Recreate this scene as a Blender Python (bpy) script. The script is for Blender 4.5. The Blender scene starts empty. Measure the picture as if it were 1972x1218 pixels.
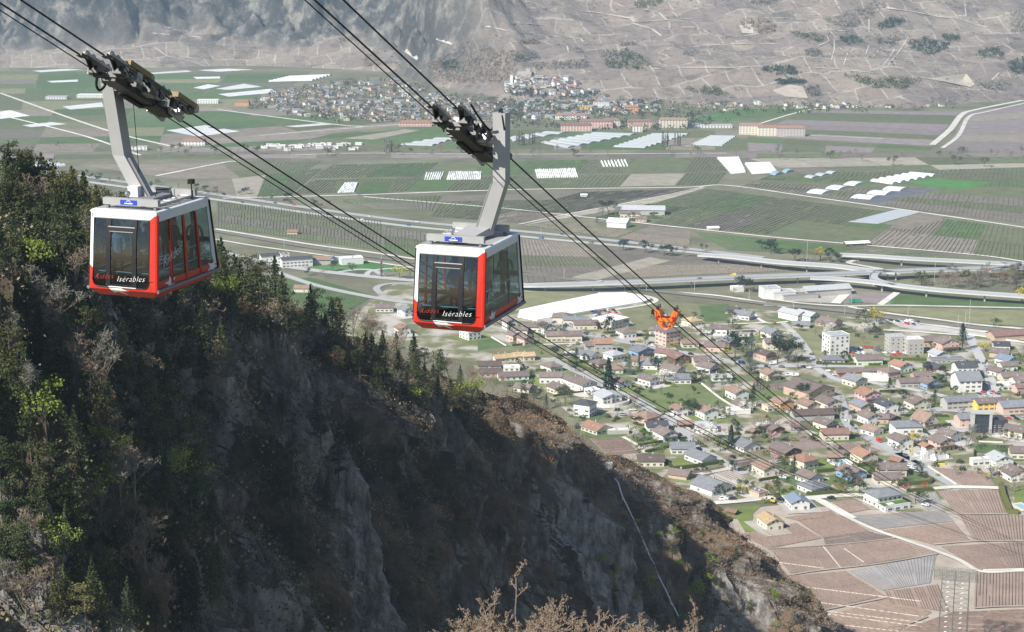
import bpy, bmesh, math, random
import numpy as np
from mathutils import Vector, Matrix, noise as mnoise
from mathutils.bvhtree import BVHTree

random.seed(7); RS = np.random.RandomState(11)
SC = bpy.context.scene; COL = SC.collection
rad = math.radians

# ------------------------------------------------------------------ camera
CAM_H = 310.0; PITCH = rad(12.9); FPX = 3400.0; CX, CY = 986.0, 609.0   # photo pixels (1972 wide)
cs, sn = math.cos(PITCH), math.sin(PITCH)
cam = bpy.data.cameras.new('camera'); cam.sensor_width = 36.0; cam.lens = 36.0*FPX/1972.0
cam.clip_start = 0.5; cam.clip_end = 30000.0
co = bpy.data.objects.new('camera', cam); COL.objects.link(co)
co.location = (0, 0, CAM_H); co.rotation_euler = (math.pi/2-PITCH, 0, 0); SC.camera = co

# ------------------------------------------------------------------ light
SUN_EL = rad(40); SUN_DIR_H = (-0.728, -0.686)          # horizontal direction towards the sun
W = bpy.data.worlds.new('World'); SC.world = W; W.use_nodes = True
nt = W.node_tree; bg = nt.nodes['Background']
sky = nt.nodes.new('ShaderNodeTexSky'); sky.sky_type = 'NISHITA'; sky.sun_disc = False
sky.sun_elevation = SUN_EL; sky.sun_rotation = math.atan2(SUN_DIR_H[0], SUN_DIR_H[1]); sky.altitude = 700
sky.dust_density = 1.0
nt.links.new(sky.outputs[0], bg.inputs[0]); bg.inputs[1].default_value = 0.082
sl = bpy.data.lights.new('sun', 'SUN'); sl.energy = 5.0; sl.angle = rad(0.5); sl.color = (1.0, 0.955, 0.88)
so = bpy.data.objects.new('sun', sl); COL.objects.link(so)
sd = Vector((SUN_DIR_H[0]*math.cos(SUN_EL), SUN_DIR_H[1]*math.cos(SUN_EL), math.sin(SUN_EL))).normalized()
so.rotation_euler = sd.to_track_quat('Z', 'Y').to_euler(); so.location = (0, 0, 900)
SC.view_settings.view_transform = 'Standard'; SC.view_settings.look = 'None'
SC.view_settings.gamma = 1.0; SC.view_settings.exposure = 0.58; SC.view_settings.use_curve_mapping = False
SC.cycles.max_bounces = 6; SC.cycles.volume_bounces = 1; SC.cycles.transparent_max_bounces = 12
SC.cycles.diffuse_bounces = 3; SC.cycles.glossy_bounces = 3; SC.cycles.use_denoising = True
SC.cycles.caustics_reflective = False; SC.cycles.caustics_refractive = False

# ------------------------------------------------------------------ pixel -> place
def ray(px, py):
    u = (px-CX)/FPX; v = (py-CY)/FPX
    return u, cs-v*sn, -sn-v*cs
def G(px, py, z=0.0):
    d = ray(px, py); t = (z-CAM_H)/d[2]
    return d[0]*t, d[1]*t
def AT(px, py, Y):
    d = ray(px, py); t = Y/d[1]
    return Vector((d[0]*t, Y, CAM_H+d[2]*t))
def scale_at(y, z=0.0):
    return FPX/(y*cs+(CAM_H-z)*sn)          # photo pixels per metre
CR = {'A': (920, 560, 4.93), 'B': (1260, 560, 4.93), 'C': (1572, 560, 4.93), 'D': (1050, 760, 4.93),
      'E': (1300, 760, 4.93), 'F': (1572, 760, 4.93), 'G': (1400, 960, 3.4476), 'H': (1472, 360, 3.944),
      'I': (1000, 360, 3.944), 'J': (400, 360, 2.988), 'K': (1312, 0, 2.988), 'L': (660, 0, 2.988), 'M': (0, 0, 2.988), 'P': (0, 0, 1)}
def cr(k, x, y):
    o = CR[k]; return o[0]+x/o[2], o[1]+y/o[2]
def crs(k, pts): return [cr(k, p[0], p[1])+tuple(p[2:]) for p in pts]

# ------------------------------------------------------------------ materials
MATS = {}
def mat(name, col, rough=0.8, metal=0.0, var=0.0, scale=0.15, rnd=0.0, bump=0.0, spec=0.3, bscale=None):
    """plain surface: base colour with optional noise mottling (var), per-object variation (rnd) and fine relief"""
    if name in MATS: return MATS[name]
    m = bpy.data.materials.new(name); m.use_nodes = True; MATS[name] = m
    n = m.node_tree.nodes; l = m.node_tree.links; b = n['Principled BSDF']
    b.inputs['Base Color'].default_value = (*col, 1); b.inputs['Roughness'].default_value = rough
    b.inputs['Metallic'].default_value = metal; b.inputs['Specular IOR Level'].default_value = spec
    m.diffuse_color = (*col, 1)
    if var or rnd or bump:
        tc = n.new('ShaderNodeTexCoord')
    last = None
    if var:
        nz = n.new('ShaderNodeTexNoise'); nz.inputs['Scale'].default_value = scale; nz.inputs['Detail'].default_value = 6
        nz.inputs['Roughness'].default_value = 0.65
        l.new(tc.outputs['Object'], nz.inputs['Vector'])
        mp = n.new('ShaderNodeMapRange'); mp.inputs['From Min'].default_value = 0.3; mp.inputs['From Max'].default_value = 0.7
        mp.inputs['To Min'].default_value = 1-var; mp.inputs['To Max'].default_value = 1+var
        l.new(nz.outputs[0], mp.inputs['Value']); last = mp.outputs[0]
    if rnd:
        oi = n.new('ShaderNodeObjectInfo'); mr = n.new('ShaderNodeMapRange')
        mr.inputs['To Min'].default_value = 1-rnd; mr.inputs['To Max'].default_value = 1+rnd
        l.new(oi.outputs['Random'], mr.inputs['Value'])
        if last is not None:
            mm = n.new('ShaderNodeMath'); mm.operation = 'MULTIPLY'; l.new(last, mm.inputs[0]); l.new(mr.outputs[0], mm.inputs[1]); last = mm.outputs[0]
        else: last = mr.outputs[0]
    if last is not None:
        vm = n.new('ShaderNodeVectorMath'); vm.operation = 'SCALE'; vm.inputs[0].default_value = col
        l.new(last, vm.inputs['Scale']); l.new(vm.outputs[0], b.inputs['Base Color'])
    if bump:
        nb = n.new('ShaderNodeTexNoise'); nb.inputs['Scale'].default_value = bscale or scale*6; nb.inputs['Detail'].default_value = 5
        l.new(tc.outputs['Object'], nb.inputs['Vector'])
        bp = n.new('ShaderNodeBump'); bp.inputs['Strength'].default_value = 1; bp.inputs['Distance'].default_value = bump
        l.new(nb.outputs[0], bp.inputs['Height']); l.new(bp.outputs[0], b.inputs['Normal'])
    return m

# ------------------------------------------------------------------ mesh builder
class MB:
    def __init__(s): s.v = []; s.f = []; s.mi = []; s.ms = []
    def mid(s, m):
        if m not in s.ms: s.ms.append(m)
        return s.ms.index(m)
    def add(s, vs, fs, m, M=None):
        o = len(s.v); k = s.mid(m)
        if M is not None: vs = [M @ Vector(p) for p in vs]
        s.v += [tuple(p) for p in vs]; s.f += [tuple(o+i for i in f) for f in fs]; s.mi += [k]*len(fs); return s
    def box(s, c, d, m, M=None, R=None):
        x, y, z = d[0]/2, d[1]/2, d[2]/2
        vs = [Vector((a*x, b*y, e*z)) for e in (-1, 1) for b in (-1, 1) for a in (-1, 1)]
        if R is not None: vs = [R @ p for p in vs]
        vs = [p+Vector(c) for p in vs]
        return s.add(vs, [(0, 2, 3, 1), (4, 5, 7, 6), (0, 1, 5, 4), (2, 6, 7, 3), (0, 4, 6, 2), (1, 3, 7, 5)], m, M)
    def hexa(s, vs, m, M=None):     # 8 corners ordered like box()
        return s.add(vs, [(0, 2, 3, 1), (4, 5, 7, 6), (0, 1, 5, 4), (2, 6, 7, 3), (0, 4, 6, 2), (1, 3, 7, 5)], m, M)
    def tube(s, pts, r, m, n=6, M=None, caps=True):
        pts = [Vector(p) for p in pts]; rs = r if isinstance(r, (list, tuple)) else [r]*len(pts)
        vs = []; fs = []
        for i, p in enumerate(pts):
            t = (pts[min(i+1, len(pts)-1)]-pts[max(i-1, 0)]).normalized()
            a = t.cross(Vector((0, 0, 1)) if abs(t.z) < 0.95 else Vector((1, 0, 0))).normalized(); b = t.cross(a)
            for k in range(n):
                th = 2*math.pi*k/n; vs.append(p+(a*math.cos(th)+b*math.sin(th))*rs[i])
        for i in range(len(pts)-1):
            for k in range(n):
                k2 = (k+1) % n; fs.append((i*n+k, i*n+k2, (i+1)*n+k2, (i+1)*n+k))
        if caps: fs.append(tuple(range(n))[::-1]); fs.append(tuple((len(pts)-1)*n+k for k in range(n)))
        return s.add(vs, fs, m, M)
    def prism(s, poly, ax, h0, h1, m, M=None):   # poly: 2-D outline extruded along axis ax
        n = len(poly); vs = []
        for h in (h0, h1):
            for a, b in poly:
                vs.append({'x': (h, a, b), 'y': (a, h, b), 'z': (a, b, h)}[ax])
        fs = [tuple(range(n))[::-1], tuple(range(n, 2*n))]+[(i, (i+1) % n, n+(i+1) % n, n+i) for i in range(n)]
        return s.add(vs, fs, m, M)
    def disc(s, c, axis, r, h, m, n=14, M=None):
        a = Vector(axis).normalized(); c = Vector(c); return s.tube([c-a*h/2, c+a*h/2], r, m, n, M)
    def mesh(s, name):
        me = bpy.data.meshes.new(name); me.from_pydata(s.v, [], s.f)
        for m in s.ms: me.materials.append(m)
        if len(s.ms) > 1: me.polygons.foreach_set('material_index', s.mi)
        me.update(); return me
    def build(s, name, parent=None, loc=None, rz=0.0, smooth=False, **props):
        me = s.mesh(name)
        if smooth: me.polygons.foreach_set('use_smooth', [True]*len(me.polygons))
        return put(me, name, parent, loc, rz, **props)

def put(me, name, parent=None, loc=None, rz=0.0, **props):
    o = bpy.data.objects.new(name, me); COL.objects.link(o)
    if parent is not None: o.parent = parent
    if loc is not None: o.location = loc
    if rz: o.rotation_euler = (0, 0, rz)
    for k, v in props.items(): o[k] = v
    return o
def thing(name, label, cat, loc=(0, 0, 0), rz=0.0, group=None):
    o = put(None, name, None, loc, rz, label=label, category=cat)
    if group: o['group'] = group
    return o
def copy_tree(o, label=None, group=None):
    r = o.copy(); COL.objects.link(r)
    if label: r['label'] = label
    if group: r['group'] = group
    for c in o.children:
        d = c.copy(); COL.objects.link(d); d.parent = r
        for g in c.children:
            e = g.copy(); COL.objects.link(e); e.parent = d
    return r
def Rz(a): return Matrix.Rotation(a, 4, 'Z')
def text_mesh(body, size, shear=0.0, depth=0.004, bold=0.0, space=1.0):
    cu = bpy.data.curves.new('lettering', 'FONT'); cu.body = body; cu.size = size; cu.shear = shear; cu.extrude = depth
    cu.offset = bold; cu.space_character = space; cu.align_x = 'CENTER'; cu.align_y = 'CENTER'; cu.resolution_u = 2
    o = bpy.data.objects.new('lettering', cu); COL.objects.link(o)
    me = bpy.data.meshes.new_from_object(o.evaluated_get(bpy.context.evaluated_depsgraph_get())); bpy.data.objects.remove(o); bpy.data.curves.remove(cu)
    return me
def sarr(a): return np.asarray(a, dtype=float)
# value noise (numpy)
_P = RS.rand(256, 256)
def vnoise(x, y):
    x = sarr(x); y = sarr(y); xi = np.floor(x).astype(int); yi = np.floor(y).astype(int); fx = x-xi; fy = y-yi
    fx = fx*fx*(3-2*fx); fy = fy*fy*(3-2*fy); g = lambda i, j: _P[i & 255, j & 255]
    return (g(xi, yi)*(1-fx)+g(xi+1, yi)*fx)*(1-fy)+(g(xi, yi+1)*(1-fx)+g(xi+1, yi+1)*fx)*fy
def fbm(x, y, o=5, gain=0.5):
    s = 0; a = 1; t = 0
    for i in range(o):
        s = s+a*vnoise(x*2**i+17.3*i, y*2**i+5.1*i); t += a; a *= gain
    return s/t
# ================================================================== GROUND
def soil_mat():
    m = mat('valley_ground', (0.17, 0.165, 0.11), 0.95, var=0.35, scale=0.012, spec=0.1)
    return m
gmb = MB(); gm = soil_mat()
xs = np.linspace(-2600, 3000, 30); ys = np.linspace(-300, 6200, 34)
gv = [(x, y, 0) for y in ys for x in xs]; nx = len(xs)
gmb.add(gv, [(j*nx+i, j*nx+i+1, (j+1)*nx+i+1, (j+1)*nx+i) for j in range(len(ys)-1) for i in range(nx-1)], gm)
gmb.build('ground', kind='structure')

GC = {  # ground covers
 'soil': (0.235, 0.205, 0.165), 'darksoil': (0.17, 0.152, 0.125), 'olive': (0.128, 0.142, 0.075), 'grass': (0.092, 0.14, 0.054),
 'bright': (0.075, 0.185, 0.055), 'pale': (0.34, 0.31, 0.245), 'purple': (0.235, 0.2, 0.19), 'headland': (0.39, 0.33, 0.275), 'vine': (0.30, 0.23, 0.19), 'grey': (0.3, 0.295, 0.29),
 'white': (0.82, 0.83, 0.83), 'gravel': (0.46, 0.44, 0.41), 'road': (0.42, 0.415, 0.41), 'lane': (0.62, 0.59, 0.53), 'yard': (0.4, 0.38, 0.34),
 'lawn': (0.16, 0.2, 0.06), 'dry': (0.2, 0.2, 0.11), 'meadowgreen': (0.17, 0.21, 0.085), 'farwhite': (0.62, 0.63, 0.63), 'blueplastic': (0.4, 0.42, 0.45), 'darkplastic': (0.13, 0.13, 0.15)}
def gmat(k):
    if k == 'mixed' and 'ground_mixed' not in MATS:
        m = bpy.data.materials.new('ground_mixed'); m.use_nodes = True; MATS['ground_mixed'] = m; n = m.node_tree.nodes; l = m.node_tree.links; tc = n.new('ShaderNodeTexCoord'); b = n['Principled BSDF']; b.inputs['Roughness'].default_value = .95
        t = n.new('ShaderNodeTexNoise'); t.inputs['Scale'].default_value = .05; t.inputs['Detail'].default_value = 7; l.new(tc.outputs['Object'], t.inputs['Vector']); r = n.new('ShaderNodeValToRGB'); l.new(t.outputs[0], r.inputs[0]); e = r.color_ramp.elements
        e[0].position = .42; e[0].color = (.14, .155, .07, 1); e[1].position = .62; e[1].color = (.44, .41, .35, 1); q = e.new(.48); q.color = (.2, .19, .1, 1); q = e.new(.54); q.color = (.34, .31, .25, 1); l.new(r.outputs[0], b.inputs['Base Color'])
    if k == 'mixed': return MATS['ground_mixed']
    return mat('ground_'+k, GC[k], 0.9 if k != 'white' else 0.6, var=0.22 if k not in ('white', 'road', 'blueplastic') else 0.06, scale=0.06, rnd=0.12 if k not in ('white',) else 0.02, spec=0.15)
ZN = [0.02]
def nextz():
    ZN[0] += 0.0009; return ZN[0]
def patch(name, pts, k, z=None, kind='structure', world=False):
    w = pts if world else [G(*p) for p in pts]
    z = nextz() if z is None else z
    c = (sum(p[0] for p in w)/len(w), sum(p[1] for p in w)/len(w))
    mb = MB(); mb.add([(p[0]-c[0], p[1]-c[1], 0) for p in w], [tuple(range(len(w)))], gmat(k))
    me = mb.mesh(name)
    if me.polygons[0].normal.z < 0: me.flip_normals()
    return put(me, name, None, (c[0], c[1], z), kind=kind)
ROWC = {'apple': (0.14, 0.15, 0.1), 'vines': (0.235, 0.178, 0.148), 'bare': (0.175, 0.155, 0.125), 'white': (0.8, 0.82, 0.8), 'green': (0.07, 0.12, 0.04)}
NOROW = [[G(*p) for p in q] for q in ([(1735, 346), (1792, 340), (1920, 350), (1850, 370), (1780, 364)], [(1545, 378), (1660, 345), (1700, 348), (1580, 380)], [(1625, 390), (1760, 355), (1815, 364), (1690, 398)], [(1668, 360), (1760, 330), (1815, 336), (1716, 362)], [(1376, 300), (1424, 300), (1500, 316), (1500, 338), (1408, 340)], [(1478, 344), (1560, 324), (1625, 328), (1565, 350)],
    [(1625, 432), (1726, 400), (1840, 414), (1760, 442)], [(858, 330), (930, 330), (930, 350), (856, 350)], [(1026, 325), (1112, 323), (1118, 346), (1030, 347)], [(816, 331), (858, 331), (852, 350), (812, 350)], [(645, 350), (760, 346), (750, 376), (645, 376)], [(1150, 306), (1210, 306), (1216, 324), (1156, 325)], [(1085, 540), (1252, 492), (1300, 503), (1150, 546)], [(1180, 420), (1210, 408), (1280, 396), (1280, 420), (1230, 446), (1160, 440)])]
def pin(p, poly):
    c = False; j = len(poly)-1
    for i in range(len(poly)):
        if (poly[i][1] > p[1]) != (poly[j][1] > p[1]) and p[0] < (poly[j][0]-poly[i][0])*(p[1]-poly[i][1])/(poly[j][1]-poly[i][1])+poly[i][0]: c = not c
        j = i
    return c
def rows(parent, q, along, sp, w, h, k, gap=0.06):
    """rows of orchard trees or vines: narrow ridged prisms with uneven tops; q = world corners a,b,c,d; along: rows run a->d (0) or a->b (1)"""
    a, b, c, d = [Vector((p[0], p[1], 0)) for p in q]
    if along: a, b, c, d = a, d, c, b
    # rows run from edge a-b to edge d-c
    L = ((b-a).length+(c-d).length)/2; n = max(2, int(L/sp)); mb = MB(); m = mat('row_'+k, ROWC[k], 0.9, var=0.3, scale=0.4, spec=0.1)
    vs = []; fs = []
    for i in range(n):
        t = (i+0.5)/n; p0 = a.lerp(b, t); p1 = d.lerp(c, t); ln = (p1-p0).length
        if ln < 2: continue
        ns = max(1, min(10, int(ln/14))); dr = (p1-p0)/ln; sd_ = Vector((-dr.y, dr.x, 0))
        for j in range(ns):
            if random.random() < gap: continue
            if parent is not None and k != 'vines' and any(pin(p0.lerp(p1, (j+.5)/ns), z_) for z_ in NOROW): continue
            q0 = p0.lerp(p1, (j+0.02)/ns); q1 = p0.lerp(p1, (j+0.98)/ns); hh = h*random.uniform(0.7, 1.15); ww = w*random.uniform(0.5, 1.2); o = len(vs)
            for qq in (q0, q1):
                vs += [qq-sd_*ww/2, qq+sd_*ww/2, qq+sd_*ww*0.3+Vector((0, 0, hh)), qq-sd_*ww*0.3+Vector((0, 0, hh))]
            fs += [(o, o+4, o+7, o+3), (o+3, o+7, o+6, o+2), (o+2, o+6, o+5, o+1), (o, o+3, o+2, o+1), (o+4, o+5, o+6, o+7)]
    if not vs: return
    lo = parent.location if parent is not None else Vector((0, 0, 0))
    mb.add([v-Vector((lo.x, lo.y, 0)) for v in vs], fs, m)
    return mb.build({'apple': 'orchard_rows', 'vines': 'vine_rows', 'bare': 'orchard_rows', 'white': 'netting_rows', 'green': 'hedge_rows'}[k], parent, kind='stuff')
def bil(q, u, v):
    a, b, c, d = q
    return (a[0]*(1-u)*(1-v)+b[0]*u*(1-v)+c[0]*u*v+d[0]*(1-u)*v, a[1]*(1-u)*(1-v)+b[1]*u*(1-v)+c[1]*u*v+d[1]*(1-u)*v)
def strips(q, nu, nv, pal, rk=None, sp=5, rw=1.0, rh=0.55, along=0, jit=0.25, prob=0.8):
    """a block of parcels: px quad a,b,c,d divided nu x nv with uneven widths"""
    w = [G(*p) for p in q]
    us = [0]+sorted((i+random.uniform(-jit, jit))/nu for i in range(1, nu))+[1]
    vs = [0]+sorted((i+random.uniform(-jit, jit))/nv for i in range(1, nv))+[1]
    for i in range(nu):
        for j in range(nv):
            c = [bil(w, us[i], vs[j]), bil(w, us[i+1], vs[j]), bil(w, us[i+1], vs[j+1]), bil(w, us[i], vs[j+1])]
            # small verge between parcels
            mx = sum(p[0] for p in c)/4; my = sum(p[1] for p in c)/4
            c = [(mx+(p[0]-mx)*0.985, my+(p[1]-my)*0.985) for p in c]
            k = random.choice(pal); o = patch('field', c, k, world=True)
            if rk and k not in ('bright', 'pale', 'white') and random.random() < prob:
                rows(o, c, along, sp*.85*random.uniform(0.8, 1.2), min(rw, 1.1), rh*random.uniform(0.7, 1.1), random.choice(rk))
# --- far plain (left and centre)
P1 = ['olive', 'grass', 'olive', 'darksoil', 'olive', 'grass', 'grass', 'soil', 'dry']
strips([(-80, 138), (600, 138), (560, 168), (-80, 172)], 4, 4, P1+['grass'])
strips([(-80, 172), (520, 166), (480, 208), (-80, 214)], 5, 3, P1)
strips([(-80, 214), (420, 206), (300, 292), (-80, 296)], 3, 6, P1)
strips([(330, 204), (530, 212), (800, 240), (300, 292)], 2, 6, P1+['soil'])
strips([(500, 268), (980, 236), (1000, 286), (300, 294)], 4, 3, ['olive', 'grass', 'grass', 'purple'])
strips([(980, 250), (1440, 252), (1440, 290), (980, 288)], 6, 2, ['olive', 'soil', 'grass', 'olive'])
strips([(1400, 212), (1560, 208), (1540, 236), (1330, 232)], 2, 2, ['bright', 'grass', 'olive'])
strips([(1555, 212), (1850, 216), (1796, 282), (1440, 262)], 1, 7, ['purple', 'purple', 'darksoil', 'purple', 'olive'])
strips([(1862, 216), (1990, 200), (1990, 298), (1822, 288)], 1, 6, ['purple', 'soil', 'purple'])
strips([(1440, 264), (1800, 284), (1780, 296), (1440, 292)], 4, 2, ['olive', 'grass', 'purple'])
strips([(-80, 298), (1990, 296), (1990, 304), (-80, 306)], 12, 1, ['darksoil', 'olive', 'purple'])
# --- middle band with orchards
strips([(150, 318), (620, 312), (560, 345), (330, 345)], 3, 2, ['olive', 'olive', 'soil'], ['bare'], 6)
strips([(400, 350), (620, 325), (560, 376), (430, 384)], 4, 1, ['pale', 'olive', 'grass', 'soil'], ['apple'], 5)
strips([(640, 318), (1420, 302), (1400, 330), (600, 344)], 8, 1, ['olive', 'grass', 'soil', 'olive'], ['apple', 'apple', 'bare'], 5, 1.5)
strips([(600, 347), (1400, 333), (1380, 356), (565, 374)], 8, 1, ['olive', 'grass', 'olive', 'pale'], ['apple', 'apple', 'bare'], 5, 1.5)
strips([(1440, 306), (1990, 302), (1990, 325), (1560, 340)], 5, 2, ['olive', 'soil', 'pale', 'darksoil', 'olive'])
strips([(1480, 338), (1990, 322), (1990, 434), (1420, 360)], 1, 7, ['olive', 'olive', 'grass', 'darksoil', 'olive'], ['bare'], 6)
strips([(640, 384), (1350, 364), (1000, 431), (760, 412)], 3, 3, ['olive', 'soil', 'olive', 'darksoil'], ['bare', 'apple'], 5)
strips([(1362, 364), (1975, 442), (1975, 502), (1142, 420)], 9, 2, ['olive', 'olive', 'darksoil', 'grass', 'soil', 'olive'], ['bare', 'apple'], 5, 1.6)
strips([(1000, 434), (1140, 424), (1330, 444), (1330, 478)], 2, 2, ['olive', 'soil'], ['bare'], 5)
strips([(1335, 446), (1960, 508), (1700, 498), (1400, 482)], 4, 1, ['olive', 'soil', 'grass'], ['apple'], 5)
strips([(415, 388), (1000, 456), (1000, 522), (415, 438)], 2, 4, ['olive', 'grass', 'olive', 'darksoil', 'soil'], ['bare', 'apple'], 5)
strips([(1000, 460), (1340, 492), (1560, 520), (1010, 546)], 2, 3, ['olive', 'darksoil', 'soil'], ['bare'], 4.5)
patch('field', [(1095, 536), (1252, 496), (1290, 503), (1150, 540)], 'pale')
patch('field', [(1000, 436), (1300, 366), (1360, 362), (1262, 392)], 'pale')
# --- bright crops, plastic covers and nets seen from above
for q in ([(1745, 350), (1792, 344), (1912, 352), (1850, 366), (1788, 361)], [(1720, 566), (1972, 584), (1972, 594), (1712, 588)], [(590, 512), (790, 520), (770, 524), (610, 520)],
          [(600, 508), (640, 500), (780, 512), (760, 522)], [(1400, 218), (1520, 212), (1500, 226), (1360, 230)], [(686, 376), (700, 352), (755, 350), (745, 372)],
          [(900, 660), (960, 655), (975, 670), (880, 680)], [(440, 545), (600, 535), (720, 570), (640, 620)], [(880, 530), (1010, 560), (1000, 580), (700, 600)]):
    patch('field', q, 'bright' if q[0][0] in (1745, 1720, 590, 600) else 'grass')
patch('field', [(1552, 372), (1660, 350), (1692, 352), (1570, 376)], 'grass')
patch('field', [(1632, 386), (1760, 362), (1806, 366), (1690, 392)], 'darkplastic')
patch('field', [(1632, 428), (1726, 404), (1770, 410), (1690, 432)], 'blueplastic')
patch('field', [(1700, 432), (1772, 411), (1830, 416), (1760, 438)], 'soil')
# --- village floor
patch('meadow', [(640, 640), (760, 545), (1000, 560), (1990, 640), (1990, 1000), (1300, 960), (1000, 720)], 'mixed')
patch('meadow', [(1005, 562), (1160, 566), (1000, 600)], 'dry')
patch('meadow', [(1190, 598), (1260, 580), (1420, 592), (1460, 620), (1400, 640), (1240, 642)], 'dry')
patch('meadow', crs('B', [(420, 150), (700, 130), (760, 290), (480, 300)]), 'grass')
patch('lawn', crs('C', [(770, 30), (1972, 110), (1972, 160), (720, 145)]), 'grass')
patch('lawn', crs('C', [(400, 160), (1972, 190), (1972, 340), (1500, 315)]), 'dry')
patch('lawn', crs('C', [(300, 400), (680, 400), (680, 560), (310, 560)]), 'dry')
patch('lawn', crs('B', [(1270, 330), (1600, 360), (1620, 620), (1500, 660)]), 'dry')
patch('gravel_lot', crs('C', [(640, 270), (1972, 420), (1972, 470), (1400, 420), (800, 350)]), 'gravel')
patch('gravel_lot', crs('C', [(250, 120), (700, 130), (720, 30), (320, 10)]), 'purple')
patch('gravel_lot', crs('H', [(0, 770), (640, 780), (560, 890), (0, 860)]), 'yard')
patch('lawn', crs('A', [(0, 440), (150, 440), (330, 540), (0, 580)]), 'grass')
patch('orchard', crs('A', [(0, 570), (420, 520), (850, 530), (800, 640), (300, 640)]), 'dry')
patch('lawn', crs('F', [(1520, 480), (1870, 480), (1870, 570), (1500, 560)]), 'grass')
patch('lawn', crs('F', [(820, 220), (1270, 200), (1280, 300), (830, 250)]), 'lawn')
patch('lawn', crs('F', [(1860, 840), (1990, 830), (1990, 1120), (1900, 1120)]), 'lawn')
for q in ([(990, 540), (1160, 520), (1240, 590), (1000, 600)], [(800, 420), (960, 410), (1010, 465), (850, 475)], [(1140, 620), (1300, 600), (1420, 680), (1260, 700)]):
    patch('lawn', crs('D', q), 'lawn')
for q in ([(720, 760), (960, 780), (960, 820), (800, 820)], [(1480, 440), (1700, 420), (1710, 450), (1500, 465)], [(1170, 710), (1540, 690), (1540, 730), (1200, 740)], [(1340, 610), (1500, 600), (1520, 690), (1340, 700)], [(960, 910), (1160, 880), (1200, 940), (1000, 960)], [(540, 1070), (820, 1060), (700, 1170), (560, 1180)]):
    patch('lawn', crs('E', q), 'lawn')
patch('lawn', crs('G', [(50, 110), (150, 120), (240, 225), (120, 225)]), 'lawn')
patch('lawn', crs('D', [(1620, 1080), (1972, 1060), (1972, 1183), (1640, 1180)]), 'lawn')
# --- vineyards among and below the houses (px corners, row direction, row colour)
VY = [('B', [(935, 860), (1240, 855), (1280, 945), (940, 945)], 0, 'soil', 3), ('D', [(420, 420), (730, 410), (900, 560), (600, 590)], 1, 'vine', 2.4),
      ('E', [(1000, 410), (1280, 375), (1480, 480), (1180, 560)], 0, 'purple', 2.2), ('E', [(1490, 485), (1720, 455), (1960, 540), (1560, 590)], 0, 'purple', 2.2),
      ('E', [(520, 640), (800, 600), (880, 650), (640, 700)], 1, 'purple', 2.2), ('D', [(1350, 740), (1700, 690), (1740, 720), (1380, 780)], 1, 'purple', 2.2),
      ('E', [(310, 780), (480, 720), (790, 860), (590, 900)], 0, 'yard', 3.4), ('E', [(440, 575), (870, 535), (890, 570), (480, 600)], 0, 'vine', 2.2),
      ('E', [(690, 240), (1000, 230), (860, 330), (800, 350)], 0, 'soil', 2.4), ('E', [(1030, 260), (1310, 240), (1330, 320), (1180, 360)], 1, 'purple', 2.4),
      ('F', [(1060, 690), (1590, 740), (1700, 870), (1330, 870)], 0, 'vine', 3), ('F', [(1890, 700), (1972, 720), (1780, 800), (1600, 700)], 1, 'darksoil', 3),
      ('F', [(1150, 920), (1740, 910), (1800, 1130), (1340, 1140)], 0, 'vine', 2.6), ('F', [(880, 960), (1130, 930), (1220, 1080), (1060, 1110)], 0, 'grey', 2.6),
      ('G', [(660, 30), (860, 10), (960, 75), (780, 105)], 0, 'vine', 2.2), ('G', [(380, 130), (690, 85), (730, 115), (470, 150)], 0, 'vine', 2.2),
      ('G', [(470, 152), (750, 112), (950, 222), (640, 268)], 0, 'vine', 2.2), ('G', [(90, 240), (460, 165), (630, 268), (270, 336)], 0, 'vine', 2.4),
      ('G', [(640, 272), (960, 228), (1100, 262), (650, 312)], 1, 'purple', 2.6), ('G', [(285, 342), (630, 322), (750, 468), (420, 500)], 0, 'vine', 2.4),
      ('G', [(650, 322), (1110, 272), (1390, 368), (765, 466)], 0, 'vine', 3), ('G', [(1020, 217), (1510, 162), (1615, 286), (1370, 310)], 0, 'vine', 2.6),
      ('G', [(800, 120), (1440, 82), (1510, 155), (1010, 206)], 1, 'grey', 3.4), ('G', [(1540, 114), (1990, 114), (1990, 282), (1640, 288)], 0, 'vine', 2.6),
      ('G', [(1420, 322), (1990, 292), (1990, 478), (1700, 488)], 0, 'vine', 2.6), ('G', [(810, 486), (1390, 378), (1350, 565), (1035, 616)], 0, 'grey', 2.6),
      ('G', [(380, 520), (790, 488), (1050, 650), (560, 760)], 0, 'vine', 2.4), ('G', [(1045, 622), (1400, 575), (1480, 760), (1080, 700)], 0, 'vine', 2.2),
      ('G', [(1650, 504), (1990, 490), (1990, 715), (1640, 735)], 0, 'vine', 2.6), ('G', [(560, 815), (1070, 665), (1360, 760), (1000, 960)], 0, 'vine', 2.2),
      ('G', [(1100, 900), (1500, 760), (1990, 740), (1990, 960)], 0, 'vine', 2.4), ('G', [(-60, 130), (80, 250), (380, 510), (200, 520)], 1, 'purple', 2.6),
      ('G', [(330, 430), (400, 520), (560, 900), (420, 800)], 0, 'vine', 2.6)]
patch('vineyard_ground', crs('G', [(-200, 100), (600, 20), (1990, 0), (1990, 1100), (300, 1100)]), 'headland', z=0.019)
for k, q, al, c, sp in VY:
    w = [G(*cr(k, *p)) for p in q]; o = patch('vineyard', w, c, world=True)
    rows(o, w, al, sp*.6, 0.3, 0.42 if c != 'grey' else .16, 'vines', 0.06)
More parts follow.
